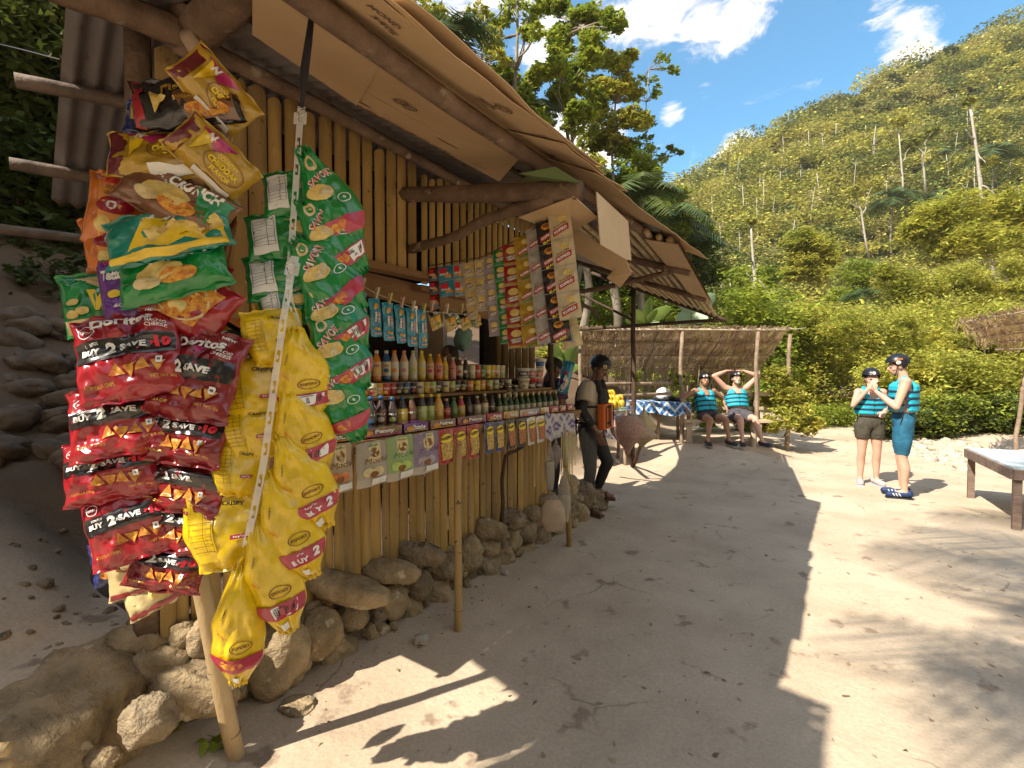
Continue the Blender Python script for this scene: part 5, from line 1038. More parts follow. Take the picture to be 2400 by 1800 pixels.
HEL = mat('helmet_black', (.012,.012,.018), .35, coat=.15, spec=.4); HAIR = mat('hair_dark', (.02,.014,.01), .6, c2=(.04,.028,.02), scale=30); EYE = mat('eye', (.03,.02,.015), .2); LIP = mat('lips', (.36,.12,.10), .5); EYW = mat('eye_white', (.7,.68,.65), .3)
def hand(mb, w, d, side, palmn, curl=.5, s=1.0):
    """w wrist, d direction of the hand, palmn palm normal, side +1/-1 thumb side along d x palmn"""
    w, d, pn = Vector(w), Vector(d).normalized(), Vector(palmn); pn = (pn-d*pn.dot(d)).normalized(); t = d.cross(pn)*side
    c = w+d*.05*s
    for o_ in (-.027,-.009,.009,.027): cap(mb, w+d*.01+t*o_*.6*s, c+d*.04*s+t*o_*s, .014*s, .012*s)
    for k, (o_, L) in enumerate([(.030,.072),(.010,.082),(-.010,.076),(-.029,.06)]):
        b = c+d*.042*s+t*o_*s; cu = curl*(1+.12*k); d1 = (d*cos(cu*.6)+pn*sin(cu*.6)).normalized(); d2 = (d*cos(cu*1.5)+pn*sin(cu*1.5)).normalized(); sp = t*o_*.35
        m1 = b+(d1*.5+sp*.5)*L*s; cap(mb, b, m1, .0095*s, .0088*s); cap(mb, m1, m1+(d2*.5+sp*.3)*L*s, .0088*s, .0075*s)
    tb = w+d*.022*s+t*.026*s; tm = tb+(d*.5+t*.75+pn*.25).normalized()*.038*s; cap(mb, tb, tm, .013*s, .011*s); cap(mb, tm, tm+(d*.85+t*.25+pn*.3).normalized()*.032*s, .011*s, .0085*s)
class Fig:
    """local frame: x to the figure's left... +y is the way it faces, z up; joints in metres"""
    def __init__(f, label, loc, rz, sk, J, H=1.72, build=1.0, vox=.0085, headrot=(0,0,0), female=False, curl=(.5,.5), hdir=None, pn=None, chest=1.0):
        f.root = empty('person', loc, label, 'person'); f.root.rotation_euler = (0,0,rz); f.J = {k: Vector(v) for k, v in J.items()}; J = f.J; f.sk = sk; f.vox = vox; f.fem = female; f.b = build
        global SKN; SKN = sk; mb = MB(); b = build; P, C, Nk, Hd = J['pelvis'], J['chest'], J['neck'], J['head']
        ax = (C-P).normalized(); f.ax = ax
        shl, shr = J['shl'], J['shr']; sx = (shl-shr).normalized(); fy = sx.cross(ax)*1.0; f.sx = sx; f.fy = -fy if fy.y < 0 and abs(fy.y) > .3 else fy
        R3 = Matrix((sx, ax.cross(sx), ax)).transposed(); f.R3 = R3
        hx = (J['hipl']-J['hipr']).normalized(); 
        mb.ell(P, (.165*b, .115*b, .12), sk, R3); mb.ell(P.lerp(C,.35), (.14*b, .10*b, .13), sk, R3); mb.ell(P.lerp(C,.7), (.155*b*chest,.108*b,.13), sk, R3); mb.ell(C, (.17*b*chest,.118*b,.13), sk, R3); mb.ell(C+ax*.07, (.16*b,.10*b,.09), sk, R3)
        cap(mb, C+ax*.08, shl, .075*b, .058*b); cap(mb, C+ax*.08, shr, .075*b, .058*b); cap(mb, C+ax*.08, Nk, .07, .054); cap(mb, Nk-(Hd-Nk)*.1, Nk.lerp(Hd,.75), .056, .052)
        for s in 'lr':
            sh, el, wr = J['sh'+s], J['el'+s], J['wr'+s]; k = .9 if female else 1
            cap(mb, sh, sh.lerp(el,.45), .056*b*k, .050*b*k); cap(mb, sh.lerp(el,.45), el, .050*b*k, .038*b*k); cap(mb, el, el.lerp(wr,.3), .039*b*k, .041*b*k); cap(mb, el.lerp(wr,.3), wr, .041*b*k, .025*k)
            hp, kn, an, to = J['hip'+s], J['kn'+s], J['an'+s], J['to'+s]
            cap(mb, hp, hp.lerp(kn,.5), .088*b, .076*b); cap(mb, hp.lerp(kn,.5), kn, .076*b, .053*b); m = kn.lerp(an,.32); bk = Vector((0,-.018,0)); cap(mb, kn, m+bk, .053*b, .057*b); cap(mb, m+bk, kn.lerp(an,.7), .057*b, .038); cap(mb, kn.lerp(an,.7), an, .038, .032)
            he = an + (an-to).normalized()*.04; he.z = to.z+.012; cap(mb, an, he, .034, .032); cap(mb, he, to, .034, .028); cap(mb, an, to, .032, .026)
        hs = 1.0; f.HR = Euler([R(v) for v in headrot]).to_matrix(); HR = f.HR; h = lambda x, y, z: Hd + HR @ Vector((x, y, z))
        mb.ell(h(0,-.005,.02), (.074,.092,.098), sk, HR); mb.ell(h(0,.028,-.055), (.052,.062,.062), sk, HR); mb.ell(h(0,.05,-.088), (.026,.026,.02), sk, HR)
        cap(mb, h(0,.088,.012), h(0,.106,-.022), .009, .015); mb.ell(h(0,.078,-.055),(.025,.016,.012),sk,HR)
        for s in (-1,1): mb.ell(h(.077*s,-.008,-.012), (.010,.022,.030), sk, HR); mb.ell(h(.030*s,.078,.028),(.022,.012,.008),sk,HR); mb.ell(h(.042*s,.05,-.03),(.022,.025,.02),sk,HR)
        for i, s in enumerate('lr'):
            el, wr = J['el'+s], J['wr'+s]; dd = Vector(hdir[i]) if hdir and hdir[i] else wr-el; pp = Vector(pn[i]) if pn and pn[i] else Vector((0,0,-1)) if abs(dd.normalized().z) < .7 else Vector((-1 if s == 'l' else 1,0,0))
            hand(mb, wr, dd, 1 if s == 'l' else -1, pp, curl[i])
        f.body = remesh(mb, 'body', vox, f.root, sk)
        mb = MB()
        for s in (-1,1): mb.ell(h(.030*s,.083,.010), (.0135,.008,.0065), EYW, HR); mb.ell(h(.030*s,.089,.010), (.006,.004,.006), EYE, HR)
        mb.build('eyes', f.root)
        mb = MB()
        for s in (-1,1): cap(mb, h(.017*s,.091,.030), h(.046*s,.080,.031), .0035, .003, HAIR)
        mb.build('eyebrows', f.root)
        mb = MB(); mb.ell(h(0,.094,-.052), (.024,.006,.006), LIP, HR); mb.ell(h(0,.092,-.062), (.019,.007,.006), LIP, HR); mb.build('lips', f.root)
        f.h = h
    def helmet(f, emb=WHITE, pos=(0,1,.35), txt=None, tm=None, low=0):
        mb = MB(); vs = []; n, k = 28, 12
        for i in range(k+1):
            th = pi*.60*i/k
            for j in range(n):
                a = 2*pi*j/n; d = Vector((sin(th)*cos(a), sin(th)*sin(a), cos(th))); cut = .0
                v = Vector((d.x*.108, d.y*.128, d.z*.112)); 
                if i == k: v *= 1.03
                if d.y > .2 and v.z < .015: v.z = .015
                vs.append(f.h(v.x, v.y-.008, v.z+.045+low))
        mb.add(vs, [(i*n+j, (i+1)*n+j, (i+1)*n+(j+1)%n, i*n+(j+1)%n) for i in range(k) for j in range(n)], HEL)
        S = Surf(mb, lambda a, b, off: (lambda d: f.h(d.x*(.108+off+.002), d.y*(.128+off+.002)-.008, d.z*(.112+off+.002)+.045+low))(Vector((sin(a/.115)*cos(b/.115), cos(a/.115)*cos(b/.115), sin(b/.115)))))
        px, pz = pos[0], pos[2]; S.ell(px, pz*.1, .022, .022, emb, 18); S.ring(px, pz*.1, .015, .015, .25, INK); S.text('C', px, pz*.1, .012, INK)
        if txt: S.text(txt, px-.01, pz*.1+.036, .022, tm, width=.07, bold=.05)
        hm_ = mb.build('helmet', f.root)
        mb = MB()
        for s in (-1,1): mb.tube([f.h(.092*s,.01,.03), f.h(.078*s,.035,-.05), f.h(.035*s,.055,-.115), f.h(0,.06,-.122)], .0055, BLKC, 6)
        mb.build('chin_strap', f.root)
    def hair(f, long=False, cap_only=True):
        mb = MB(); mb.ell(f.h(0,-.018,.03), (.083,.095,.095), HAIR, f.HR)
        if long: cap(mb, f.h(0,-.07,.0), f.h(0,-.085,-.12), .055, .035, HAIR)
        mb.build('hair', f.root)
    def limbs_cloth(f, name, segs, m, extra=None, vox=.014, **kw):
        mb = MB()
        for i_, (a, b, ra, rb) in enumerate(segs):
            if i_ % 2: n_ = 5; mb.tube([a-(b-a)*.15]+[a.lerp(b, q/n_) for q in range(n_+1)], [ra*.9]+[ra+(rb-ra)*q/n_ for q in range(n_+1)], m, 14)
            else: cap(mb, a, b, ra, rb, m)
        if extra: extra(mb)
        return remesh(mb, name, vox, f.root, m, 2, fold=.009, **kw)
    def shorts(f, m, to=.6, loose=.018, top=.10):
        J = f.J; b = f.b; P = J['pelvis']; seg = []
        for s in 'lr':
            hp, kn = J['hip'+s], J['kn'+s]; e = hp.lerp(kn, to); seg += [(hp, hp.lerp(kn,to*.6), .095*b+loose, .088*b+loose*1.1), (hp.lerp(kn,to*.6), e, .088*b+loose*1.1, (.085-.03*to)*b+loose*1.4)]
        def ex(mb): mb.ell(P, (.172*b+loose*.4, .122*b+loose*.4, top+.03), m, f.R3)
        o = f.limbs_cloth('shorts', seg, m, ex)
        return o
    def shirt(f, m, sleeve=.5, loose=.012, low=.0, slm=None):
        J = f.J; b = f.b; P, C = J['pelvis'], J['chest']; seg = []
        for s in 'lr':
            sh, el = J['sh'+s], J['el'+s]; seg += [(C+f.ax*.09, sh, .07*b, .066*b+loose), (sh, sh.lerp(el,sleeve), .062*b+loose, .056*b+loose*1.6)]
        def ex(mb):
            mb.ell(P+f.ax*low, (.170*b+loose,.122*b+loose,.11), m, f.R3); mb.ell(P.lerp(C,.35), (.150*b+loose,.108*b+loose,.14), m, f.R3); mb.ell(P.lerp(C,.7), (.160*b+loose,.113*b+loose,.14), m, f.R3); mb.ell(C, (.176*b+loose,.122*b+loose,.13), m, f.R3)
        return f.limbs_cloth('shirt', seg, m, ex)
    def vest(f, m=TURQ, rows=3, belt=NAVYC, lo=.30, name='life_vest'):
        J = f.J; b = f.b; P, C, ax = J['pelvis'], J['chest'], f.ax; Rm = f.R3; L = (C-P).length; mb = MB(); z0 = L*lo; z1 = L+.085; hh = (z1-z0)/(rows+1.0)
        def ring(z, a0, a1, rt, ht, n=14, sc_=1.0):
            pts = [P + Rm @ Vector(((.168*b*sc_+.012)*cos(a), (.118*b*sc_+.014)*sin(a), z)) for a in [a0+(a1-a0)*k/n for k in range(n+1)]]
            for p, q in zip(pts, pts[1:]): cap(mb, p, q, rt, rt, m, 10); cap(mb, p+ax*ht, q+ax*ht, rt, rt, m, 8)
        g = .09
        for k in range(rows+1):
            z = z0+hh*k+hh*.25; ht = hh*.42
            if k < rows: ring(z, pi/2+g, pi/2+1.22, .027, ht, 8); ring(z, pi/2-1.22, pi/2-g, .027, ht, 8); ring(z, pi*1.5-1.2, pi*1.5+1.2, .027, ht)
            else:                              # chest pads with a V and the back pad
                ring(z, pi/2+.45, pi/2+1.0, .027, ht, 6); ring(z, pi/2-1.0, pi/2-.45, .027, ht, 6); ring(z, pi*1.5-.75, pi*1.5+.75, .027, ht, 10)
        for s in (-1,1):
            a = P+Rm @ Vector((.085*s*b,.115*b,z1-.02)); c = P+Rm @ Vector((.095*s*b,-.11*b,z1-.02)); t = P+Rm @ Vector((.092*s*b,.0,L+.175)); cap(mb, a, t, .026, .024, m); cap(mb, t, c, .024, .026, m)
        o = remesh(mb, name, .009, f.root, m, 1)
        for k in range(1, rows+1):
            z = z0+hh*k-hh*.06; mb = MB(); pts = [P+Rm @ Vector(((.168*b+.040)*cos(a), (.118*b+.042)*sin(a), z)) for a in [2*pi*q/28 for q in range(29)]]
            vs = [p+ax*dz for p in pts for dz in (-.012,.012)]; mb.add(vs, [(2*i, 2*i+2, 2*i+3, 2*i+1) for i in range(28)], belt)
            bk = P+Rm @ Vector((0,.118*b+.038,z)); mb.box(bk, (.045,.012,.024), BLKC, Rm); mb.build('strap', f.root)
        mb = MB(); mb.tube([P+Rm @ Vector((0,.118*b+.03,z0)), P+Rm @ Vector((0,.118*b+.03,z1-.07))], .006, belt, 6); mb.build('zip', f.root)
        for s in (-1,1):
            mb = MB(); mb.tube([P+Rm @ Vector((.17*s*b,.02,z0)), P+Rm @ Vector((.185*s*b,.03,z0-.09)), P+Rm @ Vector((.175*s*b,.045,z0-.17))], .006, BLKC, 6); mb.build('loose_strap', f.root)
        return o
    def shoes(f, m, sole=None, stripes=None, sandal=False):
        for s in 'lr':
            an, to = f.J['an'+s], f.J['to'+s]; he = an+(an-to).normalized()*.045; he.z = to.z+.008; mb = MB()
            if sandal:
                d = (to-he); d.z = 0; d.normalize(); r = Vector((d.y,-d.x,0)); c = (he+to)/2; mb.box(Vector((c.x,c.y,to.z-.03)), (.09,.28,.022), m, Matrix((r, d, Vector((0,0,1)))).transposed())
                for q, w in ((.7,.045),(.35,.048),(.05,.045)): p = he.lerp(to, q); mb.tube([p-r*w-Vector((0,0,.02)), p-r*w*.6+Vector((0,0,.045)), p+r*w*.6+Vector((0,0,.045)), p+r*w-Vector((0,0,.02))], .011, m, 6)
                mb.build('sandal', f.root); continue
            cap(mb, he+Vector((0,0,.01)), to, .043, .040, m); cap(mb, an-Vector((0,0,.03)), he+Vector((0,0,.02)), .038, .044, m); cap(mb, an-Vector((0,0,.035)), to, .036, .036, m)
            o = remesh(mb, 'shoe', .008, f.root, m)
            mb = MB(); d = (to-he); d.z = 0; d.normalize(); r = Vector((d.y,-d.x,0)); c = (he+to)/2; mb.box(Vector((c.x,c.y,to.z-.034)), (.082,.275,.016), sole or WHITE, Matrix((r, d, Vector((0,0,1)))).transposed()); mb.build('sole', o)
            o.children[0].matrix_parent_inverse = Matrix.Identity(4)
            if stripes:
                mb = MB()
                for q in (.45,.6,.75):
                    p = he.lerp(to, q)
                    for e in (-1,1): mb.tube([p+r*.043*e-Vector((0,0,.012)), p+r*.034*e+d*.02+Vector((0,0,.022))], .006, WHITE, 5)
                mb.build('stripe', o)
                o.children[-1].matrix_parent_inverse = Matrix.Identity(4)
def stand(H=1.72, hipw=.09, shw=.175, **kw):
    k = H/1.72; J = dict(pelvis=(0,0,.95), chest=(0,0,1.28), neck=(0,-.01,1.46), head=(0,.02,1.60), hipl=(hipw,0,.90), hipr=(-hipw,0,.90), knl=(.10,.01,.49), knr=(-.10,.01,.49), anl=(.105,-.02,.09), anr=(-.105,-.02,.09), tol=(.13,.14,.045), tor=(-.13,.14,.045),
      shl=(shw,0,1.40), shr=(-shw,0,1.40), ell=(.22,-.02,1.12), elr=(-.22,-.02,1.12), wrl=(.22,.08,.89), wrr=(-.22,.08,.89)); J.update(kw)
    return {a: tuple(c*k for c in v) for a, v in J.items()}
def face_rz(frm, to): d = Vector(to)-Vector(frm); return atan2(-d.x, d.y)
# NOTE figure local +x is to the figure's right when it faces +y; 'l' joints carry +x and 'r' joints -x
# --- shirtless man with the turquoise vest, seen from behind left, facing left toward the woman
mp_ = foot(1947, 1074); wp_ = foot(1876, 1047)
heading = lambda deg: YAW + R(deg)      # 0 = away from the viewer, 90 = to the picture's left, 180 = toward the viewer
Jm = stand(1.80, ell=(.24,.10,1.14), wrl=(.06,.28,1.26), elr=(-.235,.09,1.10), wrr=(-.08,.27,1.27), tol=(.10,.16,.045), tor=(-.12,.13,.045), neck=(0,.01,1.46), head=(0,.06,1.585))
fm = Fig('shirtless man in turquoise life vest, blue knee shorts and black helmet, standing side-on', mp_, heading(58), SKL, Jm, build=1.02, headrot=(-12,0,4), curl=(1.0,1.0), hdir=((-.5,.3,.5),(.5,.3,.5)), pn=((-.3,-.9,.0),(.3,-.9,.0)))
fm.helmet(WHITE, (-.17,0,-.02), 'CCA', plain('helmet_orange', (.75,.20,.03))); fm.hair(); fm.vest(); fm.shorts(mat('shorts_blue', (.02,.14,.24), .75, c2=(.012,.09,.16), scale=7, bump=.8, bscale=12), .93, .004); fm.shoes(mat('shoe_navy', (.01,.03,.10), .6), BLKC, True)
# --- woman touching her face
Jw = stand(1.60, ell=(.27,.12,1.20), wrl=(.10,.20,1.46), elr=(-.21,.02,1.15), wrr=(-.10,.20,1.12), shw=.16, tol=(.15,.12,.045))
fw = Fig('woman in turquoise life vest and dark olive shorts with one hand at her mouth', wp_, heading(166), SKL, {k: v for k, v in Jw.items()}, build=.92, headrot=(-4,0,-6), female=True, curl=(.35,.6), hdir=((-.45,.1,.75),None), pn=((-.7,-.5,-.2),None))
fw.helmet(WHITE, (0,0,.45)); fw.hair(True); fw.vest(lo=.38); fw.shorts(mat('shorts_olive', (.075,.065,.045), .8, c2=(.045,.04,.03), scale=8, bump=.8, bscale=14), .50, .016); fw.shoes(mat('shoe_pale', (.55,.42,.40), .6), mat('sole_blue', (.35,.42,.55), .6))
# --- two seated on the bench
def seated(H=1.7, spread=.16, **kw):
    J = dict(pelvis=(0,0,.54), chest=(0,-.10,.86), neck=(0,-.13,1.05), head=(0,-.10,1.19), hipl=(.10,.02,.50), hipr=(-.10,.02,.50), knl=(spread,.42,.47), knr=(-spread,.42,.47), anl=(spread+.03,.52,.10), anr=(-spread-.02,.50,.10), tol=(spread+.06,.68,.045), tor=(-spread-.05,.66,.045),
      shl=(.19,-.12,.98), shr=(-.19,-.12,.98)); J.update(kw); k = H/1.72
    return {a: tuple(c*k for c in v) for a, v in J.items()}
BD = 9.55
def bench_pt(x): p = D(x, 900, BD); p.z = .22; return p
b1 = bench_pt(1527); b2 = bench_pt(1594)
J1 = seated(1.72, .15, ell=(.43,-.14,.83), wrl=(.40,.0,.62), elr=(-.44,-.16,.80), wrr=(-.40,.0,.63), anl=(.24,.50,.10), tol=(.27,.65,.045))
f1 = Fig('seated person in turquoise vest and dark shorts with elbows out, left one on the bench', b1, heading(186), SKT, {k: v for k, v in J1.items()}, build=1.0, curl=(.5,.5), headrot=(4,0,-8), hdir=((.0,.4,-.8),(0,.4,-.8)))
f1.helmet(WHITE, (0,0,.4)); f1.hair(); f1.vest(lo=.15); f1.shorts(mat('shorts_plum', (.065,.05,.06), .8, c2=(.045,.035,.045), scale=8, bump=.6, bscale=14), .48, .006); f1.shoes(mat('shoe_dark', (.03,.03,.04), .7), mat('sole_grey', (.3,.3,.3), .7))
J2 = seated(1.76, .13, ell=(.42,-.10,1.24), wrl=(.16,-.16,1.34), elr=(-.42,-.10,1.24), wrr=(-.16,-.16,1.34), anl=(.15,.56,.10), tol=(.19,.72,.045), anr=(-.17,.62,.10), tor=(-.22,.78,.045), shl=(.20,-.12,1.02), shr=(-.20,-.12,1.02))
f2 = Fig('seated bearded man in turquoise vest with both hands behind his head, right on the bench', b2, heading(178), SKL, {k: v for k, v in J2.items()}, build=1.08, curl=(.4,.4), headrot=(10,0,4), hdir=((-1,-.1,.1),(1,-.1,.1)), pn=((0,0,-1),(0,0,-1)))
f2.helmet(WHITE, (.0,0,.45)); f2.hair(); f2.vest(lo=.34); f2.shorts(mat('shorts_slate', (.085,.08,.095), .8, c2=(.06,.055,.07), scale=8, bump=.6, bscale=14), .66, .02); f2.shoes(_M['shoe_dark'], _M['sole_grey'])
mb = MB(); mb.ell(f2.h(0,.062,-.075), (.045,.035,.045), SKL, f2.HR); mb.build('beard', f2.root).data.materials[0] = mat('beard_grey', (.45,.38,.33), .8)
# --- guide at the counter, leaning, looking down
gp = HZ(1278, 1108, 0); gp.z = .0
Jg = stand(1.74, pelvis=(0,-.02,.97), hipl=(.09,-.02,.93), hipr=(-.09,-.02,.93), ell=(.27,-.02,1.16), wrl=(.24,.14,.93), elr=(-.24,-.10,1.16), wrr=(-.27,.02,.93), head=(0,.08,1.60), neck=(0,.03,1.48), knl=(.10,.02,.50), anl=(.09,-.03,.09), knr=(-.12,.14,.56), anr=(-.16,.02,.22), tor=(-.20,.17,.16))
WSH = mat('shirt_khaki_white', (.50,.42,.31), .8, c2=(.42,.35,.26), scale=6, bump=.7, bscale=14); ORV = mat('vest_orange', (.72,.16,.025), .6, c2=(.6,.12,.02), scale=10, bump=.5, bscale=20)
fg = Fig('man in black helmet, cream shirt and orange life vest looking down beside the counter', gp, heading(-118), SKD, Jg, build=.98, vox=.0075, headrot=(-32,0,-4), curl=(.6,.6), hdir=((.1,.3,-.6),(0,.1,-.7)))
fg.helmet(mat('emblem_yellow', (.6,.5,.2), .5), (.10,0,.25)); fg.hair(); fg.shirt(WSH, .62, .022, low=-.03)
fg.limbs_cloth('trousers', [s for t_ in 'lr' for s in ((fg.J['hip'+t_], fg.J['kn'+t_], .105, .068), (fg.J['kn'+t_], fg.J['an'+t_]+Vector((0,0,.05)), .068, .052))], BLKC, lambda mb: mb.ell(fg.J['pelvis']-Vector((0,0,.02)), (.18,.135,.10), BLKC))
fg.limbs_cloth('arm_sleeve', [(fg.J['shr'].lerp(fg.J['elr'],.45), fg.J['elr'], .055,.05),(fg.J['elr'], fg.J['elr'].lerp(fg.J['wrr'],.7), .05,.038)], BLKC); fg.limbs_cloth('arm_sleeve', [(fg.J['shl'].lerp(fg.J['ell'],.45), fg.J['ell'], .055,.05),(fg.J['ell'], fg.J['ell'].lerp(fg.J['wrl'],.7), .05,.038)], BLKC)
fg.shoes(mat('sandal_brown', (.10,.05,.035), .6), sandal=True)
P_, C_ = fg.J['pelvis'], fg.J['chest']
mb = MB()
for s in (-1,1): cap(mb, C_+Vector((.07*s,.135,.0)), C_+Vector((.08*s,.09,.17)), .045, .035, BLKC); cap(mb, C_+Vector((.08*s,.09,.17)), C_+Vector((.08*s,-.10,.10)), .03, .04, BLKC)
mb.ell(C_+Vector((0,.13,.0)), (.15,.045,.12), BLKC); mb.ell(C_+Vector((0,-.13,-.05)), (.16,.05,.2), BLKC); remesh(mb, 'vest_upper', .009, fg.root, BLKC)
mb = MB()
for s in (-1,1): mb.box(C_+Vector((.080*s,.150,-.20)), (.163,.085,.28), ORV, None)
o = remesh(mb, 'vest_panel', .009, fg.root, ORV, 6)
mb = MB()
for z in (-.09,-.27):
    pts = [C_+Vector((.19*cos(a), .17*sin(a)+0, z)) for a in [2*pi*q/24 for q in range(25)]]; pts = [Vector((p.x*1.02, p.y*1.2, p.z)) for p in pts]; vs = [p+Vector((0,0,dz)) for p in pts for dz in (-.012,.012)]; mb.add(vs, [(2*i,2*i+2,2*i+3,2*i+1) for i in range(24)], BLKC)
for s in (-1,1): mb.tube([C_+Vector((.082*s-.05,.205,-.08)), C_+Vector((.082*s-.05,.205,-.31)), C_+Vector((.082*s+.05,.205,-.31)), C_+Vector((.082*s+.05,.205,-.08))], .006, BLKC, 6)
mb.build('vest_strap', fg.root)
# --- man in purple shirt and cap behind the counter end
pp_ = D(1184, 1000, 5.6); pp_.z = .05; Jp = stand(1.70, ell=(.27,.02,1.13), wrl=(.24,.16,.94), elr=(-.26,.04,1.13), wrr=(-.2,.18,.95), head=(0,.07,1.59))
fp = Fig('man in dark cap, purple shirt and black vest beyond the counter end', pp_, heading(-60), SKD, Jp, vox=.010, headrot=(-20,0,0)); fp.shirt(mat('shirt_purple', (.13,.06,.10), .8, c2=(.09,.04,.07), scale=7), .6, .02)
fp.hair(); mb = MB(); mb.ell(fp.h(0,-.005,.055), (.09,.105,.075), BLKC, fp.HR); mb.ell(fp.h(0,.10,.045), (.065,.06,.010), BLKC, fp.HR); mb.build('cap', fp.root)
fp.limbs_cloth('trousers', [s for t_ in 'lr' for s in ((fp.J['hip'+t_], fp.J['kn'+t_], .105, .07), (fp.J['kn'+t_], fp.J['an'+t_], .07, .055))], BLKC, lambda mb: mb.ell(fp.J['pelvis']-Vector((0,0,.02)), (.18,.135,.10), BLKC))
mb = MB(); mb.ell(fp.J['chest']+Vector((0,-.13,-.03)), (.15,.06,.21), BLKC); mb.ell(fp.J['chest']+Vector((0,.13,-.03)), (.14,.05,.18), BLKC)
for s in (-1,1): cap(mb, fp.J['chest']+Vector((.08*s,.1,.14)), fp.J['chest']+Vector((.08*s,-.1,.14)), .03, .03, BLKC)
remesh(mb, 'vest', .01, fp.root, BLKC)
# --- vendor inside, seen small beyond the bottles
vp = D(972, 900, 4.75); vp.z = .40; Jv = stand(1.42); fv = Fig('dark-haired vendor in a bright pink top standing inside the stall behind the bottles', vp, heading(150), SKD, Jv, vox=.010, build=.85, female=True); fv.hair(True); fv.shirt(mat('shirt_pink', (.55,.02,.20), .8), .5, .015); fv.shorts(BLKC, .9, .01)

LOCALF = False
# ============================================================ thatched shelter with bench, tables, hanging bags
THA = mat('palm_thatch', (.60,.47,.31), .85, c2=(.36,.26,.155), scale=3, leaf=True, spec=.15, transl=.25); THB = mat('thatch_rib', (.17,.10,.055), .9)
STK = mat('stick_wood', (.36,.27,.19), .8, c2=(.2,.14,.1), scale=8, bump=.5, bscale=25); STKL = mat('stick_pale', (.60,.50,.38), .75, c2=(.45,.36,.26), scale=8)
def thatch(a, b, down, drop_len, rows, dens, parent, fringe=.35, name='thatch'):
    """a..b upper edge, down vector of the slope; rows of palm-leaf blades"""
    a, b, down = Vector(a), Vector(b), Vector(down); V = []; L = (b-a).length; al = (b-a).normalized(); nr = al.cross(down).normalized()
    if nr.z < 0: nr = -nr
    for r in range(rows):
        o = down*(r/rows)
        for k in range(int(L*dens)):
            if r == rows-1 and (random.random() < .35 or noise.noise(Vector((k/dens*2.2, L, 3))) > .22): continue
            fan = a+al*(int(k/12)*12/dens); ang = ((k%12)/11-.5)*1.5*random.uniform(.6,1)           # blades fan out from each rib
            p = a+al*(k/dens+random.uniform(-.02,.02))+o+nr*random.uniform(-.02,.02); l = down.length/rows*random.uniform(1.2,1.8); d = (down.normalized()+al*ang*.55+nr*random.uniform(-.08,.08)).normalized()
            if r == rows-1: d = (d*.45+Vector((0,0,-1))*.8+al*random.uniform(-.1,.1)).normalized(); l = fringe*random.uniform(.55,1.25)
            w = random.uniform(.012,.026); q = p+d*l; V.append([p-al*w*.6, p+al*w*.6, q+al*w*.25, q-al*w*.25])
            if random.random() < .5: V.append([p-al*w*.6-down*.06+nr*.02, p+al*w*.6-down*.06+nr*.02, q+al*w*.3-d*l*.2+nr*.03, q-al*w*.3-d*l*.2+nr*.03])
    V = np.array([[tuple(v) for v in f] for f in V]).reshape(-1,3); return npmesh(name, V, np.arange(len(V)).reshape(-1,4), THA, parent)
shel = empty('thatched_shelter', D(1500, 940, 9.6), 'long shelter roofed with dry palm thatch on stick posts, behind the bench', 'shelter')
TL = D(1232, 708, 9.5); TR = D(1702, 706, 9.5); TL.z = TR.z = 2.38; dn = (CF+Vector((0,0,0))); dn.z = 0; dn = dn.normalized()*1.35 + Vector((0,0,-.92))
thatch(TL, TR, dn, 0, 5, 85, shel, .72)
mb = MB(); pole(mb, TL-CR*.2, TR+CR*.02, .022, .018, STKL, .01, 14)
for k in range(26):
    p = TL.lerp(TR, k/26+random.uniform(0,.02)); mb.tube([p+Vector((0,0,.015)), p+CR*random.uniform(.15,.4)+Vector((0,0,random.uniform(-.02,.06))), p+CR*.45+Vector((0,0,random.uniform(-.03,.05)))], .007, STKL, 5)
mb.build('ridge_pole', shel)
for s in (.22,.48,.75):
    for h in range(1): mb = MB(); pole(mb, TL+dn*s-Vector((0,0,.035)), TR+dn*s-Vector((0,0,.035)), .016, .014, STK, .006, 14); mb.build('purlin', shel)
for x, dd, zz in [(1472,.05,2.35),(1636,.05,2.35),(1252,.05,2.35),(1700,.1,2.3),(1470,1.3,1.6),(1640,1.3,1.6)]:
    p = D(x, 900, 9.5+dd); g = G(p.x, p.y); q = p+Vector((random.uniform(-.05,.05),0,0)); mb = MB(); pole(mb, (p.x,p.y,g-.2), (q.x,q.y,zz), .045 if dd < 1 else .03, .035, STK, .015); mb.build('post', shel)
for x in (1330,1420,1560):
    mb = MB(); p = D(x, 900, 9.55); pole(mb, Vector((p.x,p.y,2.33)), Vector((p.x,p.y,2.33))+dn*.8, .014, .012, STK, .03); mb.build('rafter', shel)
# bench
BP = mat('plank_pale', (.62,.48,.32), .7, c2=(.5,.38,.25), scale=5, bump=.3, bscale=30)
bench = empty('bench', D(1600, 950, 9.5), 'rough plank bench with stick backrest under the right end of the shelter', 'bench')
def bpl(xa, xb, z, w, th, d, nm):
    a, b = D(xa, 900, d), D(xb, 900, d); a.z = b.z = z; mb = MB(); mb.beam(a, b, w, th, BP); mb.build(nm, bench)
bpl(1478,1662,.63,.26,.05,9.5,'seat'); bpl(1490,1660,.85,.03,.06,9.8,'backrest_rail'); bpl(1480,1664,1.13,.03,.08,9.8,'backrest_rail')
for x, d in ((1632,9.75),(1486,9.75)):
    p = D(x, 900, d); mb = MB(); pole(mb, (p.x,p.y,G(p.x,p.y)-.1), (p.x,p.y,1.3), .035, .025, STK); mb.build('back_post', bench)
for x in (1490,1628,1640):
    p = D(x, 900, 9.45); mb = MB(); pole(mb, (p.x,p.y,G(p.x,p.y)-.1), (p.x,p.y,.60), .06, .055, STKL); mb.build('leg', bench)
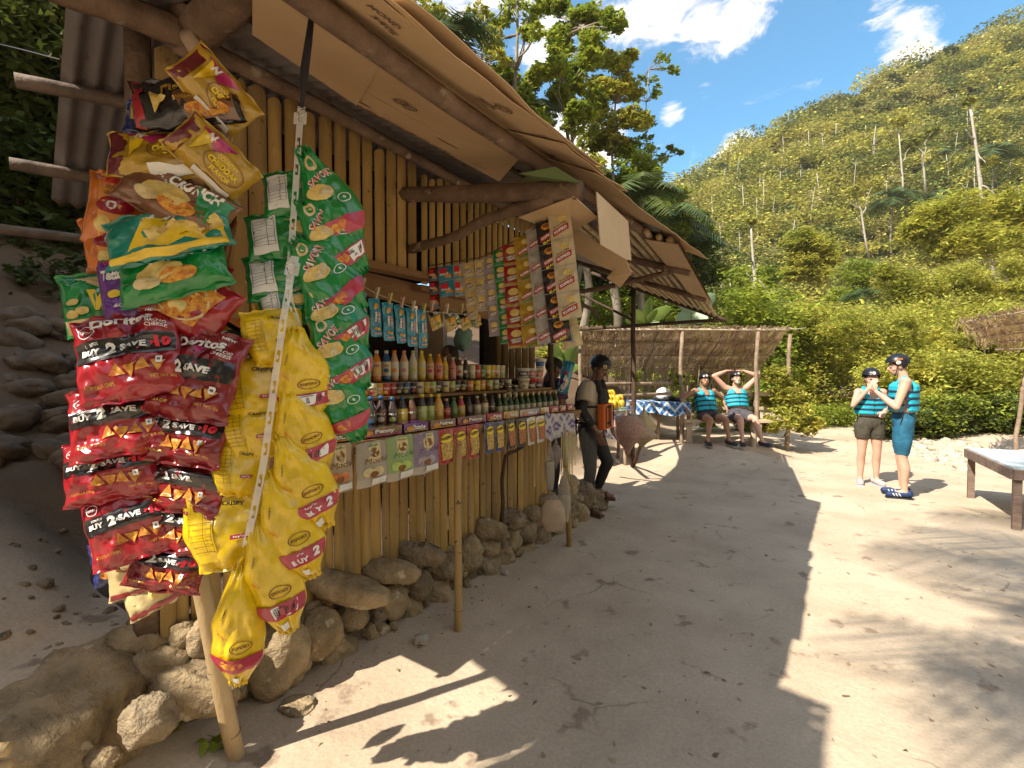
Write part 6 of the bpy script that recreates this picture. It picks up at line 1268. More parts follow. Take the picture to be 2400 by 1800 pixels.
# rails left of the table
for (x0,y0,x1,y1,d,lab) in [(1290,830,1450,828,9.3,'upper weathered bamboo rail behind the mangoes'),(1290,857,1452,850,9.3,'lower weathered bamboo rail behind the mangoes')]:
    mb = MB(); pole(mb, D(x0,y0,d-.8), D(x1,y1,d), .033, .03, STK, .004); mb.build('fence_rail', None, lab, 'rail', 'rails behind the fruit table')
# blue cloth table
CB = mat('cloth_blue_pattern', (.04,.13,.38), .8); tb = CB.node_tree; pb = tb.nodes['Principled BSDF']
def triangles(mt, c0, c1, c2, sc_, ax='X'):
    t = mt.node_tree; p = t.nodes['Principled BSDF']; tcn = N(t, 'ShaderNodeTexCoord'); mpn = N(t, 'ShaderNodeMapping', ins={'Rotation': (0,0,-YAW), 'Scale': (sc_, sc_, sc_)}); sp = N(t, 'ShaderNodeSeparateXYZ'); t.links.new(tcn.outputs['Object'], mpn.inputs[0]); t.links.new(mpn.outputs[0], sp.inputs[0])
    def mm(op, a, b=None):
        n = N(t, 'ShaderNodeMath', operation=op)
        for i, v in enumerate((a,b)):
            if v is None: continue
            if isinstance(v, (int,float)): n.inputs[i].default_value = v
            else: t.links.new(v, n.inputs[i])
        return n.outputs[0]
    x = mm('PINGPONG', sp.outputs[ax], 1.0); y = mm('FRACT', mm('MULTIPLY', sp.outputs['Z'], .8)); d = mm('PINGPONG', mm('SUBTRACT', x, y), .5)
    a = mm('GREATER_THAN', d, .32); b = mm('GREATER_THAN', mm('PINGPONG', mm('ADD', x, y), .33), .2)
    m1 = N(t, 'ShaderNodeMix', data_type='RGBA'); m1.inputs['A'].default_value = (*c0,1); m1.inputs['B'].default_value = (*c1,1); t.links.new(b, m1.inputs['Factor'])
    m2 = N(t, 'ShaderNodeMix', data_type='RGBA'); m2.inputs['B'].default_value = (*c2,1); t.links.new(m1.outputs['Result'], m2.inputs['A']); t.links.new(a, m2.inputs['Factor']); t.links.new(m2.outputs['Result'], p.inputs['Base Color'])
triangles(CB, (.03,.10,.34), (.10,.28,.52), (.62,.68,.75), 7)
T0 = D(1368, 900, 9.7); T1 = D(1492, 900, 9.5); bt = empty('table', T1, 'wooden table under a blue patterned cloth beside the bench', 'table')
back = Vector((-sin(YAW),cos(YAW),0))
def drape(a, b, dep, z, drop, m, name, parent=None, label=None, cat=None, wav=.02):
    mb = MB(); a = Vector((a.x,a.y,z)); b = Vector((b.x,b.y,z)); n = 40; q = back*dep; o = (b-a).normalized()
    mb.quad(a, b, b+q, a+q, m)
    path = [a+q, a, b, b+q]; pts = []
    for u, v in zip(path, path[1:]):
        for k in range(n): pts.append(u.lerp(v, k/n))
    pts.append(path[-1]); cen = (a+b+q)/2+q*.0; rows = 6; vs = []
    for j in range(rows+1):
        for i, p in enumerate(pts):
            nv = (p-cen); nv.z = 0; nv.normalize(); w = wav*(j/rows)*(sin(i*.55)+.6*sin(i*1.3+1)); vs.append(p+nv*(w+.01)+Vector((0,0,-drop*(j/rows)*(1+.12*sin(i*.21)))))
    L = len(pts); mb.add(vs, [(j*L+i, j*L+i+1, (j+1)*L+i+1, (j+1)*L+i) for j in range(rows) for i in range(L-1)], m)
    return mb.build(name, parent, label, cat)
drape(T0, T1, .8, .985, .24, CB, 'tablecloth', None, 'blue and white triangle patterned cloth on the table beside the bench', 'tablecloth')
mb = MB(); a = Vector((T0.x,T0.y,.965)); b = Vector((T1.x,T1.y,.965)); mb.beam(a+back*.4, b+back*.4, .76, .025, PLANK); mb.build('tabletop', bt)
for p in (T0+back*.06, T1+back*.06, T0+back*.7, T1+back*.7, T0.lerp(T1,.55)+back*.4): mb = MB(); pole(mb, (p.x,p.y,G(p.x,p.y)-.05), (p.x,p.y,.95), .032, .03, STK); mb.build('leg', bt)
tt = T0.lerp(T1,.62)+back*.35; tt.z = .99; c0 = mb = MB(); mb.ell(tt+Vector((0,0,.13)), (.15,.15,.14), mat('helmet_white', (.8,.8,.82), .3), n=20, k=12); mb.build('helmet', None, 'white helmet lying on the blue-clothed table', 'helmet')
mb = MB(); mb.ell(tt+Vector((.02,0,.05)), (.24,.14,.055), BLKC, jit=.3, seed=3); mb.ell(tt+Vector((.25,.1,.03)), (.16,.1,.035), mat('bag_plum', (.10,.06,.09), .8), jit=.3, seed=5); mb.build('pouch', None, 'dark bundle of straps and pouches under the white helmet', 'bag')
# mango table left of the big plastic bags
M0 = D(1262, 900, 7.9); M1 = D(1352, 900, 8.3); mt_ = empty('table', M1, 'fruit table half hidden behind the man in the orange vest', 'table')
CP_ = mat('cloth_white_pattern', (.5,.48,.5), .8); triangles(CP_, (.42,.40,.44), (.15,.16,.32), (.6,.58,.55), 6); drape(M0, M1, .7, .93, .42, CP_, 'tablecloth', None, 'white and grey patterned cloth on the fruit table', 'tablecloth')
for p in (M0, M1, M0+back*.6, M1+back*.6): mb = MB(); pole(mb, (p.x,p.y,G(p.x,p.y)-.05), (p.x,p.y,.93), .03, .03, STK); mb.build('leg', mt_)
mb = MB(); mb.beam(Vector((M0.x,M0.y,.915))+back*.35, Vector((M1.x,M1.y,.915))+back*.35, .66, .02, PLANK); mb.build('tabletop', mt_)
FR = mat('mango_skin', (.72,.42,.03), .4, c2=(.60,.45,.04), scale=9)
for k in range(13):
    r, q = divmod(k, 5); p = Vector((M0.x,M0.y,.93)).lerp(Vector((M1.x,M1.y,.93)), .55+q*.085+random.uniform(-.01,.01)+r*.02)+back*(.1+.1*r)+Vector((0,0,.09+.075*r))
    mb = MB(); mb.ell((0,0,0), (.062,.048,.10), FR, Matrix.Rotation(random.uniform(-.6,.6), 3, 'Y'), n=12, k=8, jit=.1, seed=k); mb.v = [tuple(Vector(v)+p) for v in mb.v]; mb.build('mango', None, 'yellow mango in the heap on the fruit table behind the orange vest', 'mango', 'yellow mangoes heaped on the fruit table', origin=p)
mb = MB(); p = Vector((M1.x,M1.y,.95))+back*.05-CR*.1; mb.box(p, (.22,.14,.05), mat('tub_green', (.25,.42,.35), .4), Matrix.Rotation(YAW,3,'Z')); mb.box(p+Vector((0,0,.027)), (.235,.155,.008), mat('tub_lid', (.4,.55,.48), .4), Matrix.Rotation(YAW,3,'Z')); mb.build('tub', None, 'pale green lidded tub in front of the mangoes', 'tub')
# counter end cloth and hanging see-through bags
CPP = mat('cloth_purple_pattern', (.4,.35,.45), .8); triangles(CPP, (.42,.38,.40), (.13,.11,.24), (.50,.46,.46), 9, 'Y')
X = -2.095; mb = MB(); n = 16; vs = []
for j in range(6):
    for i in range(n+1):
        q = HX(1178+62*i/n, 900, X); zz = HX(1178+62*i/n, 893, X).z; vs.append(Vector((X+.02*sin(i*.9)*(j/5), q.y, zz-(.20+.04*sin(i*.4))*j/5)))
mb.add(vs, [(j*(n+1)+i, j*(n+1)+i+1, (j+1)*(n+1)+i+1, (j+1)*(n+1)+i) for j in range(5) for i in range(n)], CPP); mb.build('counter_cloth', None, 'short grey cloth with purple triangles draped over the right end of the counter', 'cloth')
FILM = mat('clear_film', (.75,.72,.66), .18, c2=(.7,.66,.6), scale=8, bump=1.5, bscale=10, alpha=.22, spec=.9, coat=.6, btype='RIDGED_MULTIFRACTAL')
FILM2 = mat('cloudy_film', (.42,.39,.33), .25, c2=(.33,.30,.26), scale=6, bump=1.5, bscale=10, alpha=.30, spec=.8, coat=.4, btype='RIDGED_MULTIFRACTAL')
CRISP = mat('crisps_pink', (.66,.30,.20), .7, c2=(.40,.14,.08), scale=25, bump=2, bscale=45); CRISP2 = mat('crisps_tan', (.62,.42,.18), .7, c2=(.40,.22,.08), scale=40, bump=1, bscale=60); CRISP3 = mat('puffs_yellow', (.70,.50,.18), .7, c2=(.55,.36,.10), scale=40, bump=1, bscale=60)
def sack(x0, y0, x1, y1, d, fill, label, wk=.8, name='plastic_bag', film=FILM, grp=None, cat='plastic bag', fl=.62, dep=.5, low=0):
    """tied see-through bag hanging between two image heights; the filling is a part inside"""
    a, b = D((x0+x1)/2, y0, d), D((x0+x1)/2, y1, d); H = a.z-b.z; W = (x1-x0)*d*K/F/2; sd = x0*.13; root = empty(name, b, label, cat, grp)
    def shell(mb, k, top, m, rag):
        n, r = 28, 20; vs = []
        for j in range(r+1):
            t = j/r*top; pf = (.12+.88*sstep(t/.42))*(1-.92*sstep((t-.40)/.50)) if not low else (.72+.28*sstep(t/.3))*(1-.62*sstep((t-.5)/.45)); pf = max(.04, pf)
            if t > .93: pf = .04+.12*(t-.93)/.07*1.5
            for i in range(n):
                an = 2*pi*i/n; q = 1+rag*(.10*noise.noise(Vector((cos(an)*2+sd, sin(an)*2, t*3)))+.05*abs(sin(an*5+sd+t*4))*sstep((t-.3)/.5))
                vs.append(b+CR*(W*pf*q*k*cos(an)+.03*W*sin(t*5+sd))-CF*(W*dep*pf*q*k*sin(an))+Vector((0,0,H*t)))
        mb.add(vs, [(j*n+i, j*n+(i+1)%n, (j+1)*n+(i+1)%n, (j+1)*n+i) for j in range(r) for i in range(n)]+[tuple(range(n))[::-1]]+([tuple(r*n+i for i in range(n))] if top < 1 else []), m)
    mb = MB(); shell(mb, 1.0, 1.0, film, 1.0); mb.build('film', root)
    if fill: mb = MB(); shell(mb, .95, fl, fill, 1.3); mb.build('filling', root)
    return root
sack(1318,848,1392,982,6.55,CRISP,'big clear bag of pink crisps hanging from the dark post, left of the pair',fl=.62,dep=.7)
sack(1366,870,1416,962,6.75,CRISP3,'clear bag of yellow and tan puffs hanging behind the bag of pink crisps',fl=.95,dep=.7)
sack(1355,905,1418,966,6.62,CRISP2,'small clear bag of brown crisps hanging lowest beside the pink crisps',fl=.7,dep=.6)
mb = MB(); a = D(1364,600,6.9); mb.tube([a, D(1366,740,6.7), D(1362,850,6.58)], .007, LOGD, 5); mb.build('cord', None, 'dark cord hanging from the awning to the bags of crisps', 'cord')
mb = MB(); limb(mb, foot(1366,1008), D(1346,955,6.95), .03,.028,LOGD,.01); limb(mb, foot(1368,1006), D(1388,950,6.95), .03,.028,LOGD,.01); limb(mb, D(1346,955,6.95), D(1388,950,6.95), .02,.02,LOGD,.01); mb.build('stool', None, 'low dark stand of crossed sticks under the bags of crisps', 'stand')
sack(1224,925,1292,1042,4.35,None,'large empty-looking clear bag hanging behind the counter pole beside the man',wk=.9,film=mat('thin_film', (.5,.48,.44), .2, c2=(.4,.38,.34), scale=8, bump=1.5, bscale=10, alpha=.06, spec=.8),low=1,dep=.3)
sack(1186,940,1216,1012,4.0,mat('fill_plum', (.28,.20,.20), .6, c2=(.2,.14,.15), scale=30),'cloudy bag with plum and white items hanging left of the right counter pole',film=FILM2,dep=.35,fl=.7)
sack(1178,955,1198,1060,3.95,mat('fill_grey', (.40,.34,.26), .6),'narrow cloudy bag hanging leftmost under the end of the counter',film=FILM2,low=1,dep=.3,fl=.6)
sack(1168,1062,1222,1148,3.75,mat('fill_buff', (.55,.38,.24), .6, c2=(.42,.28,.17), scale=12),'buff plastic bag hanging low in front of the stones',film=FILM2,low=1,dep=.3,fl=.8)
sack(1205,1010,1232,1128,3.85,mat('fill_pale', (.45,.38,.26), .6),'long cloudy bag hanging right against the end counter pole',film=FILM2,low=1,dep=.3,fl=.5)
mb = MB()
for k in range(14):
    x = 1212+k*2.2; a = D(x, 935+random.uniform(-6,6), 4.02); mb.tube([a, D(x+random.uniform(-3,4), 1000+random.uniform(0,50), 4.0)], .003, (STKL,PLM['yellow'],STKL,PLM['lime'])[k%4], 5)
mb.build('skewer_bundle', None, 'bundle of thin pale sticks with yellow tags tied at the end counter pole', 'bundle')
bag('snack_pack', frame(1222,815,5.3,-14,0,0), .13, .36, .05, CYAN, lambda s,w,h: (s.poly([(-w*.4,-h*.45),(w*.1,-h*.45),(w*.3,-h*.1),(-w*.1,h*.1)], WHITE), s.rect(-w*.45,-h*.25,w*.0,-h*.1,PUR,4,skew=-.4), s.rect(0,-h*.2,w*.3,-h*.12,YEL,3,skew=-.6), s.ell(-w*.1,h*.12,w*.2,h*.06,MAG)), seed=200, label='large turquoise detergent or snack pack held up beside the purple-shirted man', cat='pack')
mb = MB(); mb.ell(D(1000,730,4.9), (.10,.06,.11), mat('cloth_mint', (.25,.42,.36), .8), jit=.5, seed=4); mb.build('hanging_cloth', None, 'pale mint cloth hanging in the opening beyond the yellow packs', 'cloth')
# ============================================================ right side: low table, thatched awning
TW = mat('table_weathered', (.25,.18,.14), .85, c2=(.15,.10,.08), scale=9, bump=.6, bscale=30, stretch=(.3,1,1))
rt = empty('table', foot(2085,1080), 'low weathered wooden table with a pale sheet on top at the right edge', 'table'); ZT_ = .63
A_ = HZ(2088,966,ZT_); B_ = HZ(2190,1010,ZT_); rr = (B_-A_).normalized(); ou = Vector((0,0,1)).cross(rr).normalized()
if ou.dot(CR) < 0: ou = -ou
mb = MB(); mb.beam(A_+ou*.55-Vector((0,0,.012)), B_+ou*.55-Vector((0,0,.012)), 1.1, .02, mat('sheet_pale_blue', (.62,.70,.74), .35, c2=(.55,.62,.66), scale=3)); mb.build('tabletop', rt)
mb = MB(); mb.beam(A_-ou*.012-Vector((0,0,.07)), B_-ou*.012-Vector((0,0,.07)), .025, .10, TW); mb.beam(B_-Vector((0,0,.07))+rr*.012, B_+ou*1.1-Vector((0,0,.07))+rr*.012, .025, .10, TW); mb.beam(A_-Vector((0,0,.07))-rr*.012, A_+ou*1.1-Vector((0,0,.07))-rr*.012, .025, .10, TW); mb.build('apron', rt)
for p in (A_+rr*.04+ou*.04, B_-rr*.04+ou*.04, A_+ou*.9+rr*.04, B_+ou*.9-rr*.04): mb = MB(); mb.beam((p.x,p.y,G(p.x,p.y)-.02), (p.x,p.y,ZT_-.03), .065, .065, TW); mb.build('leg', rt)
for k in range(4):
    p = A_+ou*(.75+.1*k)+rr*(.1+.05*k)+Vector((0,0,.03)); mb = MB(); mb.ell((0,0,0), (.07,.06,.045), mat('produce_plum', (.20,.09,.10), .6), jit=.3, seed=k); mb.v = [tuple(Vector(v)+p) for v in mb.v]; mb.build('fruit', None, 'reddish brown fruit on the far corner of the right table', 'fruit', 'fruit on the right table', origin=p)
sh2 = empty('thatched_awning', D(2205,900,8.2), 'thatched awning with ragged edge poking in at the right edge', 'awning')
e0 = D(2074,694,8.0); e1 = D(2290,655,8.0); e2 = D(2330,770,8.0)
dd2 = (D(2235,740,9.4)-e0); thatch(e0, e1+Vector((0,0,.02)), (D(2150,752,9.3)-e0), 0, 4, 60, sh2, .30)
for k in range(5):
    mb = MB(); s = k/4; pole(mb, e0.lerp(D(2150,752,9.3), s)-Vector((0,0,.03)), e1.lerp(D(2366,745,9.3), s)-Vector((0,0,.03)), .016,.014, STK, .01); mb.build('purlin', sh2)
for q in (.12,.5,.85):
    mb = MB(); a = e0.lerp(e1,q)+Vector((0,0,-.05)); pole(mb, a-(D(2150,752,9.3)-e0)*.05, a+(D(2150,752,9.3)-e0)*1.0, .022,.02, STK, .01); mb.build('rafter', sh2)
mb = MB(); p = D(2198,900,8.7); pole(mb, (p.x,p.y,-.1), (p.x+.1,p.y,2.1), .035,.03, STK, .05); mb.build('post', sh2)
# rubble banks
RW = mat('rubble_pale', (.55,.48,.38), .9, c2=(.38,.32,.25), scale=8, bump=1, bscale=18)
def rubble(name, label, pts, n, smin, smax, m=RW):
    root = None; mb = MB()
    for k in range(n):
        u, v = random.random(), random.random(); a, b, c, d = pts; x = (a[0]+(b[0]-a[0])*u)*(1-v)+(d[0]+(c[0]-d[0])*u)*v; y = (a[1]+(b[1]-a[1])*u)*(1-v)+(d[1]+(c[1]-d[1])*u)*v; p = foot(x, y); s = random.uniform(smin, smax)*random.uniform(.5,1)
        b0 = len(mb.v); stone(mb, (0,0,0), (s,s*random.uniform(.6,1),s*random.uniform(.4,.7)), m, Euler((random.uniform(-.5,.5),random.uniform(-.5,.5),random.uniform(0,3))).to_matrix(), k*1.7, (14,9) if smax < .15 else (26,16)); mb.v[b0:] = [tuple(Vector(q)+p+Vector((0,0,s*.1))) for q in mb.v[b0:]]
    o = mb.build(name, None, label, None, None, 'stuff'); return o
rubble('rubble', 'pale limestone rubble strewn along the foot of the bushes', [(1870,925),(2110,962),(2105,1030),(1965,985)], 230, .03, .13)
rubble('rubble', 'pale rubble heap behind the path between the bushes', [(1745,868),(1850,852),(1850,880),(1760,888)], 120, .15, .45)
rubble('gravel', 'loose grit and pebbles at the foot of the stone base', [(560,1500),(1010,1290),(1100,1270),(700,1560)], 260, .004, .012, STONE2)
rubble('rubble', 'dark rocky bank with steps at the left behind the stall', [(-20,690),(300,690),(300,1010),(-20,1010)], 75, .09, .26, mat('rock_dark', (.20,.14,.095), .95, c2=(.10,.07,.048), scale=6, bump=1, bscale=16))
rubble('rubble', 'small stones and grit on the sunlit dirt slope at left', [(0,1130),(330,1150),(300,1430),(0,1420)], 90, .01, .045, STONE2)
mb = MB(); mb.tube([D(-30,88,4.2), D(60,110,4.1), D(128,128,4.0)], .004, mat('wire_pale', (.6,.6,.58), .5), 5); mb.build('wire', None, 'thin pale wire running to the roof corner at upper left', 'wire')
# ============================================================ vegetation
U0 = random.uniform
def treepx(label, bx, by, d, blobs, key, ls, n, tr, top=None, **kw):
    if d < 21: blobs = [(x+U0(-.55,.55)*r, y+U0(-.5,.5)*r, r*U0(.42,.78), dz+U0(-.5,.5)) for x, y, r, dz in blobs for _ in range(4)]; n = n*.30; ls = ls*.8; kw.setdefault('clump', .26)
    """bx,by foot of the trunk; blobs (x, y, r px, ddepth) in view pixels"""
    base = D(bx, by, d); base.z = min(base.z, G(base.x, base.y)) if by > 700 else base.z; 
    b2 = [(D(x, y, d+dz), r*d*K/F) for x, y, r, dz in blobs]; return tree(label, base, b2, key, ls, n, tr*.65, top=D(top[0], top[1], d) if top else None, **kw)
GT = 'tall trees behind the stall'
treepx('tall slender tree with bright clumpy crown rising in the middle behind the stall roof', 1237, 700, 16, [(1255,45,42,0),(1215,95,45,1),(1270,110,45,-1),(1235,165,48,0),(1290,200,38,1),(1205,205,36,0),(1320,40,30,0),(1255,255,42,-1),(1200,20,30,1),(1190,150,30,-1)], 'mid', .22, 1500, .16, top=(1258,60), bark=BARK, group=GT)
treepx('pale-barked bare-stemmed tree forking into thin foliage left of the tallest crown', 1085, 700, 14, [(1120,-10,48,0),(1165,30,36,0),(1080,50,30,1),(1050,95,34,0),(1145,75,26,-1)], 'mid', .17, 520, .16, top=(1118,0), group=GT)
treepx('thin bent pale tree with sparse leaves just right of the eave', 1060, 640, 13, [(1055,70,34,0),(1030,30,30,0),(1072,120,26,0),(1010,60,26,0)], 'bright', .15, 330, .08, top=(1048,20), group=GT)
treepx('round yellow-green leafy tree at the top beside the cardboard eave', 905, 560, 12, [(880,15,60,0),(930,45,44,0),(850,-20,60,0),(960,90,38,1),(985,125,30,0)], 'bright', .17, 1300, .14, group=GT)
treepx('dark green tree standing close above the awning roof', 1100, 640, 15, [(1095,160,48,0),(1130,210,42,0),(1165,265,40,0),(1075,215,36,1),(1150,165,30,0)], 'mid', .20, 1500, .12, group=GT)
treepx('golden-green bushy tree behind the awning, right of the tallest tree', 1330, 720, 17, [(1330,130,36,0),(1350,190,40,0),(1310,250,46,0),(1370,250,36,0),(1340,310,48,0),(1280,300,40,1),(1300,180,30,0),(1360,120,24,0)], 'bright', .2, 1500, .13, group=GT)
treepx('slim tree with airy top leaning right against the blue sky', 1408, 760, 18, [(1430,130,20,0),(1455,150,16,0),(1400,165,20,0),(1380,205,20,0),(1420,200,15,0),(1402,260,18,0),(1412,320,16,0),(1432,345,18,0),(1450,325,12,0),(1395,300,18,0),(1470,330,9,0)], 'mid', .15, 260, .07, top=(1402,150), group=GT, aspect=.5)
treepx('dark leafy tree at the right end of the awning', 1400, 800, 17, [(1360,345,52,0),(1400,400,50,0),(1330,400,50,0),(1440,440,44,0),(1390,460,50,-1),(1455,490,42,0),(1300,370,42,1)], 'mid', .2, 1700, .14, group=GT)
treepx('dense green tree below the skyline beyond the awning tip', 1470, 820, 20, [(1470,520,48,0),(1500,480,30,0),(1520,540,42,0),(1495,590,48,0),(1545,600,38,0),(1440,560,44,0),(1500,640,40,0)], 'mid', .22, 1600, .15, group=GT)
treepx('yellowish small-leaved tree over the middle of the awning', 1230, 720, 14, [(1160,320,40,0),(1215,330,44,0),(1270,350,40,0),(1180,380,40,0),(1120,270,34,0)], 'bright', .17, 1100, .1, group=GT)
GP = 'palms behind the stall'
for k, (x, y, d, L, by) in enumerate([(1385,430,14,1.9,760),(1440,470,17,2.0,800),(960,75,11,1.5,600),(1260,470,13,1.5,700),(1330,505,12,1.3,760),(1145,235,16,1.6,700),(1480,505,19,1.9,800)]):
    b = D(x-8, by, d); b.z = G(b.x, b.y); palm(['feathery palm arching above the right end of the awning','palm crown against the hillside foot right of the dark tree','grey-green palm fronds at the top left of the sky gap','palm fronds poking out just above the awning roof','small palm close above the awning battens','palm crown half hidden between the left tall trees','palm at the foot of the hill where the skyline meets the trees'][k], b, D(x, y, d), L, 16, group=GP, seed=k+3)
# banana plants past the awning
BAN = mat('banana_leaf', (.16,.26,.05), .4, c2=(.26,.32,.08), scale=3, transl=.4); BAN2 = mat('banana_leaf_pale', (.24,.36,.20), .4, c2=(.3,.4,.25), scale=3, transl=.4)
def bleaf(mb, a, b, w, m, sag=.15):
    a, b = Vector(a), Vector(b); t = (b-a); L = t.length; s = t.normalized().cross(CF).normalized(); n = 12; vs = []
    for i in range(n+1):
        u = i/n; p = a+t*u-Vector((0,0,1))*L*sag*(u*u)+Vector((0,0,1))*L*sag*u*.8; ww = w*sin(pi*min(1,.06+u*.94))**.55
        vs += [p-s*ww+CF*ww*.3, p, p+s*ww+CF*ww*.3]
    mb.add(vs, [(i*3+j, i*3+j+1, i*3+3+j+1, i*3+3+j) for i in range(n) for j in (0,1)], m)
def banana(label, bx, by, d, lv, m):
    b = D(bx, by, d); b.z = G(b.x,b.y)-.1; root = empty('banana_plant', b, label, 'plant', 'banana plants behind the shelter'); tp = D(bx, by-60, d); tp = D(lv[0][0], lv[0][1], d)
    mb = MB(); limb(mb, b, tp, .09, .05, mat('banana_stem', (.28,.26,.12), .6, c2=(.2,.15,.08), scale=6)); mb.build('stem', root); mb = MB()
    for x0,y0,x1,y1,w in lv: bleaf(mb, D(x0,y0,d), D(x1,y1,d-.3), w, m)
    mb.build('leaves', root)
banana('banana plant with broad leaves between awning and shelter', 1395, 850, 10.6, [(1395,700,1372,668,.10),(1395,700,1450,660,.13),(1395,700,1440,712,.12),(1395,700,1350,690,.10),(1395,700,1405,640,.10),(1395,700,1420,668,.08)], BAN)
banana('banana plant with one big pale rounded leaf against the hill', 1500, 860, 13, [(1495,680,1545,632,.22),(1495,680,1470,628,.2),(1495,680,1530,690,.2),(1495,680,1460,700,.2)], BAN2)
banana('banana plant whose leaves show between the purple-shirted man and the shelter', 1215, 880, 8.5, [(1215,800,1190,740,.12),(1215,800,1245,745,.12),(1215,800,1200,770,.1),(1215,800,1250,790,.1),(1215,800,1180,800,.1)], BAN)
# undergrowth behind stall and shelter
def shrub(label, x, y, d, blobs, key, ls, n, group='leafy shrubs by the shelter', tr=.03):
    b = foot(x, y) if y > 880 else D(x, y, d); b2 = [(D(px, py, d+dz), r*d*K/F) for px, py, r, dz in blobs]; return tree(label, b, b2, key, ls, n, tr, name='shrub', group=group, bark=BARKD)
shrub('broad-leaved sunlit shrub right of the bench', 1690, 930, 9.6, [(1680,810,28,0),(1700,850,34,0),(1665,860,26,.4),(1720,890,32,0),(1690,905,34,-.2),(1740,925,22,0),(1755,915,22,0),(1660,920,24,0)], 'bright', .075, 1000)
shrub('leafy shrub behind the bench between the two seated people', 1560, 930, 11.2, [(1570,870,30,0),(1600,900,32,0),(1530,905,30,0),(1625,860,26,0),(1500,870,26,0),(1620,925,24,0)], 'mid', .085, 900)
shrub('scraggly shrub behind the fruit table', 1340, 900, 11.8, [(1310,815,30,0),(1350,800,32,0),(1400,815,34,0),(1440,800,34,0),(1380,850,34,0),(1320,860,30,0),(1440,860,34,0),(1470,820,26,0)], 'mid', .10, 800)
shrub('tall weeds behind the left part of the shelter', 1240, 880, 12.5, [(1230,780,34,0),(1270,800,34,0),(1200,820,30,0),(1250,850,34,0),(1180,770,26,0)], 'bright', .10, 800)
# stuff: dense growth behind the shelter and stall up to the hill
def mass(name, label, pts, n, r, per, key, ls, gz=None):
    C = []
    for _ in range(n):
        x, y, d = pts(); p = D(x, y, d); C.append(blob_pts(tuple(p), r*random.uniform(.6,1.3), per, .32, squash=.9))
    V, Fq = leaves(np.concatenate(C), ls); return npmesh(name, V, Fq, LEAF[key], label=label, kind='stuff')
U = random.uniform
mass('undergrowth', 'dense undergrowth behind the shelter and under the trees', lambda: (U(1180,1720), U(640,900), U(14,19)), 130, .8, 420, 'mid', .16)
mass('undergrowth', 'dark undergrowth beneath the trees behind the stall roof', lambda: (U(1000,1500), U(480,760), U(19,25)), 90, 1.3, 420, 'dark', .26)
mass('undergrowth', 'feathery bright bushes filling the slope at the right', lambda: (lambda x: (x, U(690,880)-(x-1700)*.03, U(15,19)))(U(1690,2330)), 170, .85, 620, 'bright', .12)
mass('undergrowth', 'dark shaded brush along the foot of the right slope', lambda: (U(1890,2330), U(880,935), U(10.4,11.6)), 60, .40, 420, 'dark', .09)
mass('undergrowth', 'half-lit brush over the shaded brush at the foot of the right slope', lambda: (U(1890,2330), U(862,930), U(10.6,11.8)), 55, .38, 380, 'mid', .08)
mass('undergrowth', 'low sunlit weeds along the path edge', lambda: (U(1740,1900), U(885,925), U(12.2,13.5)), 60, .34, 260, 'mid', .07)
mass('undergrowth', 'sunlit brush above the dark brush at the right', lambda: (U(1880,2330), U(790,880), U(11.5,13)), 110, .5, 520, 'bright', .10)
# canopy trees on the right slope
GR = 'feathery trees on the right slope'
def feather(label, x, y, d, blobs, key, ls, n, by=900, tr=.09, top=None): return treepx(label, x, by, d, blobs, key, ls, n, tr*.6, bark=BARKD, group=GR, clump=.32, aspect=.32, flat=.8, top=top)
feather('wide feathery yellow-green tree at the upper right with layered foliage', 2120, 600, 22, [(2010,470,46,0),(2070,450,50,0),(2130,470,50,1),(2190,440,50,0),(2230,480,44,0),(2100,520,48,-1),(2170,530,50,0),(2040,540,44,0),(1980,500,34,0)], 'bright', .26, 1500)
feather('second feathery tree below it on the right slope', 2060, 620, 19, [(1930,590,44,0),(1990,600,48,0),(2050,610,48,0),(2120,600,50,0),(2190,590,50,0),(1960,640,44,0),(2020,660,46,0),(2100,660,46,0),(2170,650,50,0)], 'bright', .20, 1500)
feather('bushy golden tree standing alone in the middle of the slope', 1755, 730, 30, [(1725,520,34,0),(1760,530,36,0),(1785,555,32,0),(1735,560,34,0),(1760,590,34,0),(1715,590,26,0)], 'bright', .3, 1500)
feather('dark leafy tree left of the golden one on the slope', 1640, 730, 28, [(1620,640,34,0),(1655,600,30,0),(1590,600,30,0),(1650,670,34,0),(1700,650,30,0),(1600,680,30,0)], 'mid', .26, 1300)
feather('green tree between the golden tree and the feathery trees', 1850, 760, 26, [(1850,590,40,0),(1880,640,40,0),(1820,650,38,0),(1860,690,38,0),(1800,700,34,0),(1910,690,36,0)], 'mid', .24, 1500)
feather('spreading low feathery tree just above the helmets of the standing pair', 1900, 800, 14, [(1800,720,34,0),(1850,700,36,0),(1900,720,38,0),(1950,710,38,0),(2000,730,38,0),(1870,760,34,0),(1940,770,34,0)], 'bright', .13, 1300)
feather('low spreading tree at the far right above the low table', 2130, 820, 13, [(2050,740,36,0),(2100,720,38,0),(2150,760,38,0),(2190,800,36,0),(2110,790,36,0),(2040,800,32,0),(2200,720,36,0)], 'bright', .13, 1300)
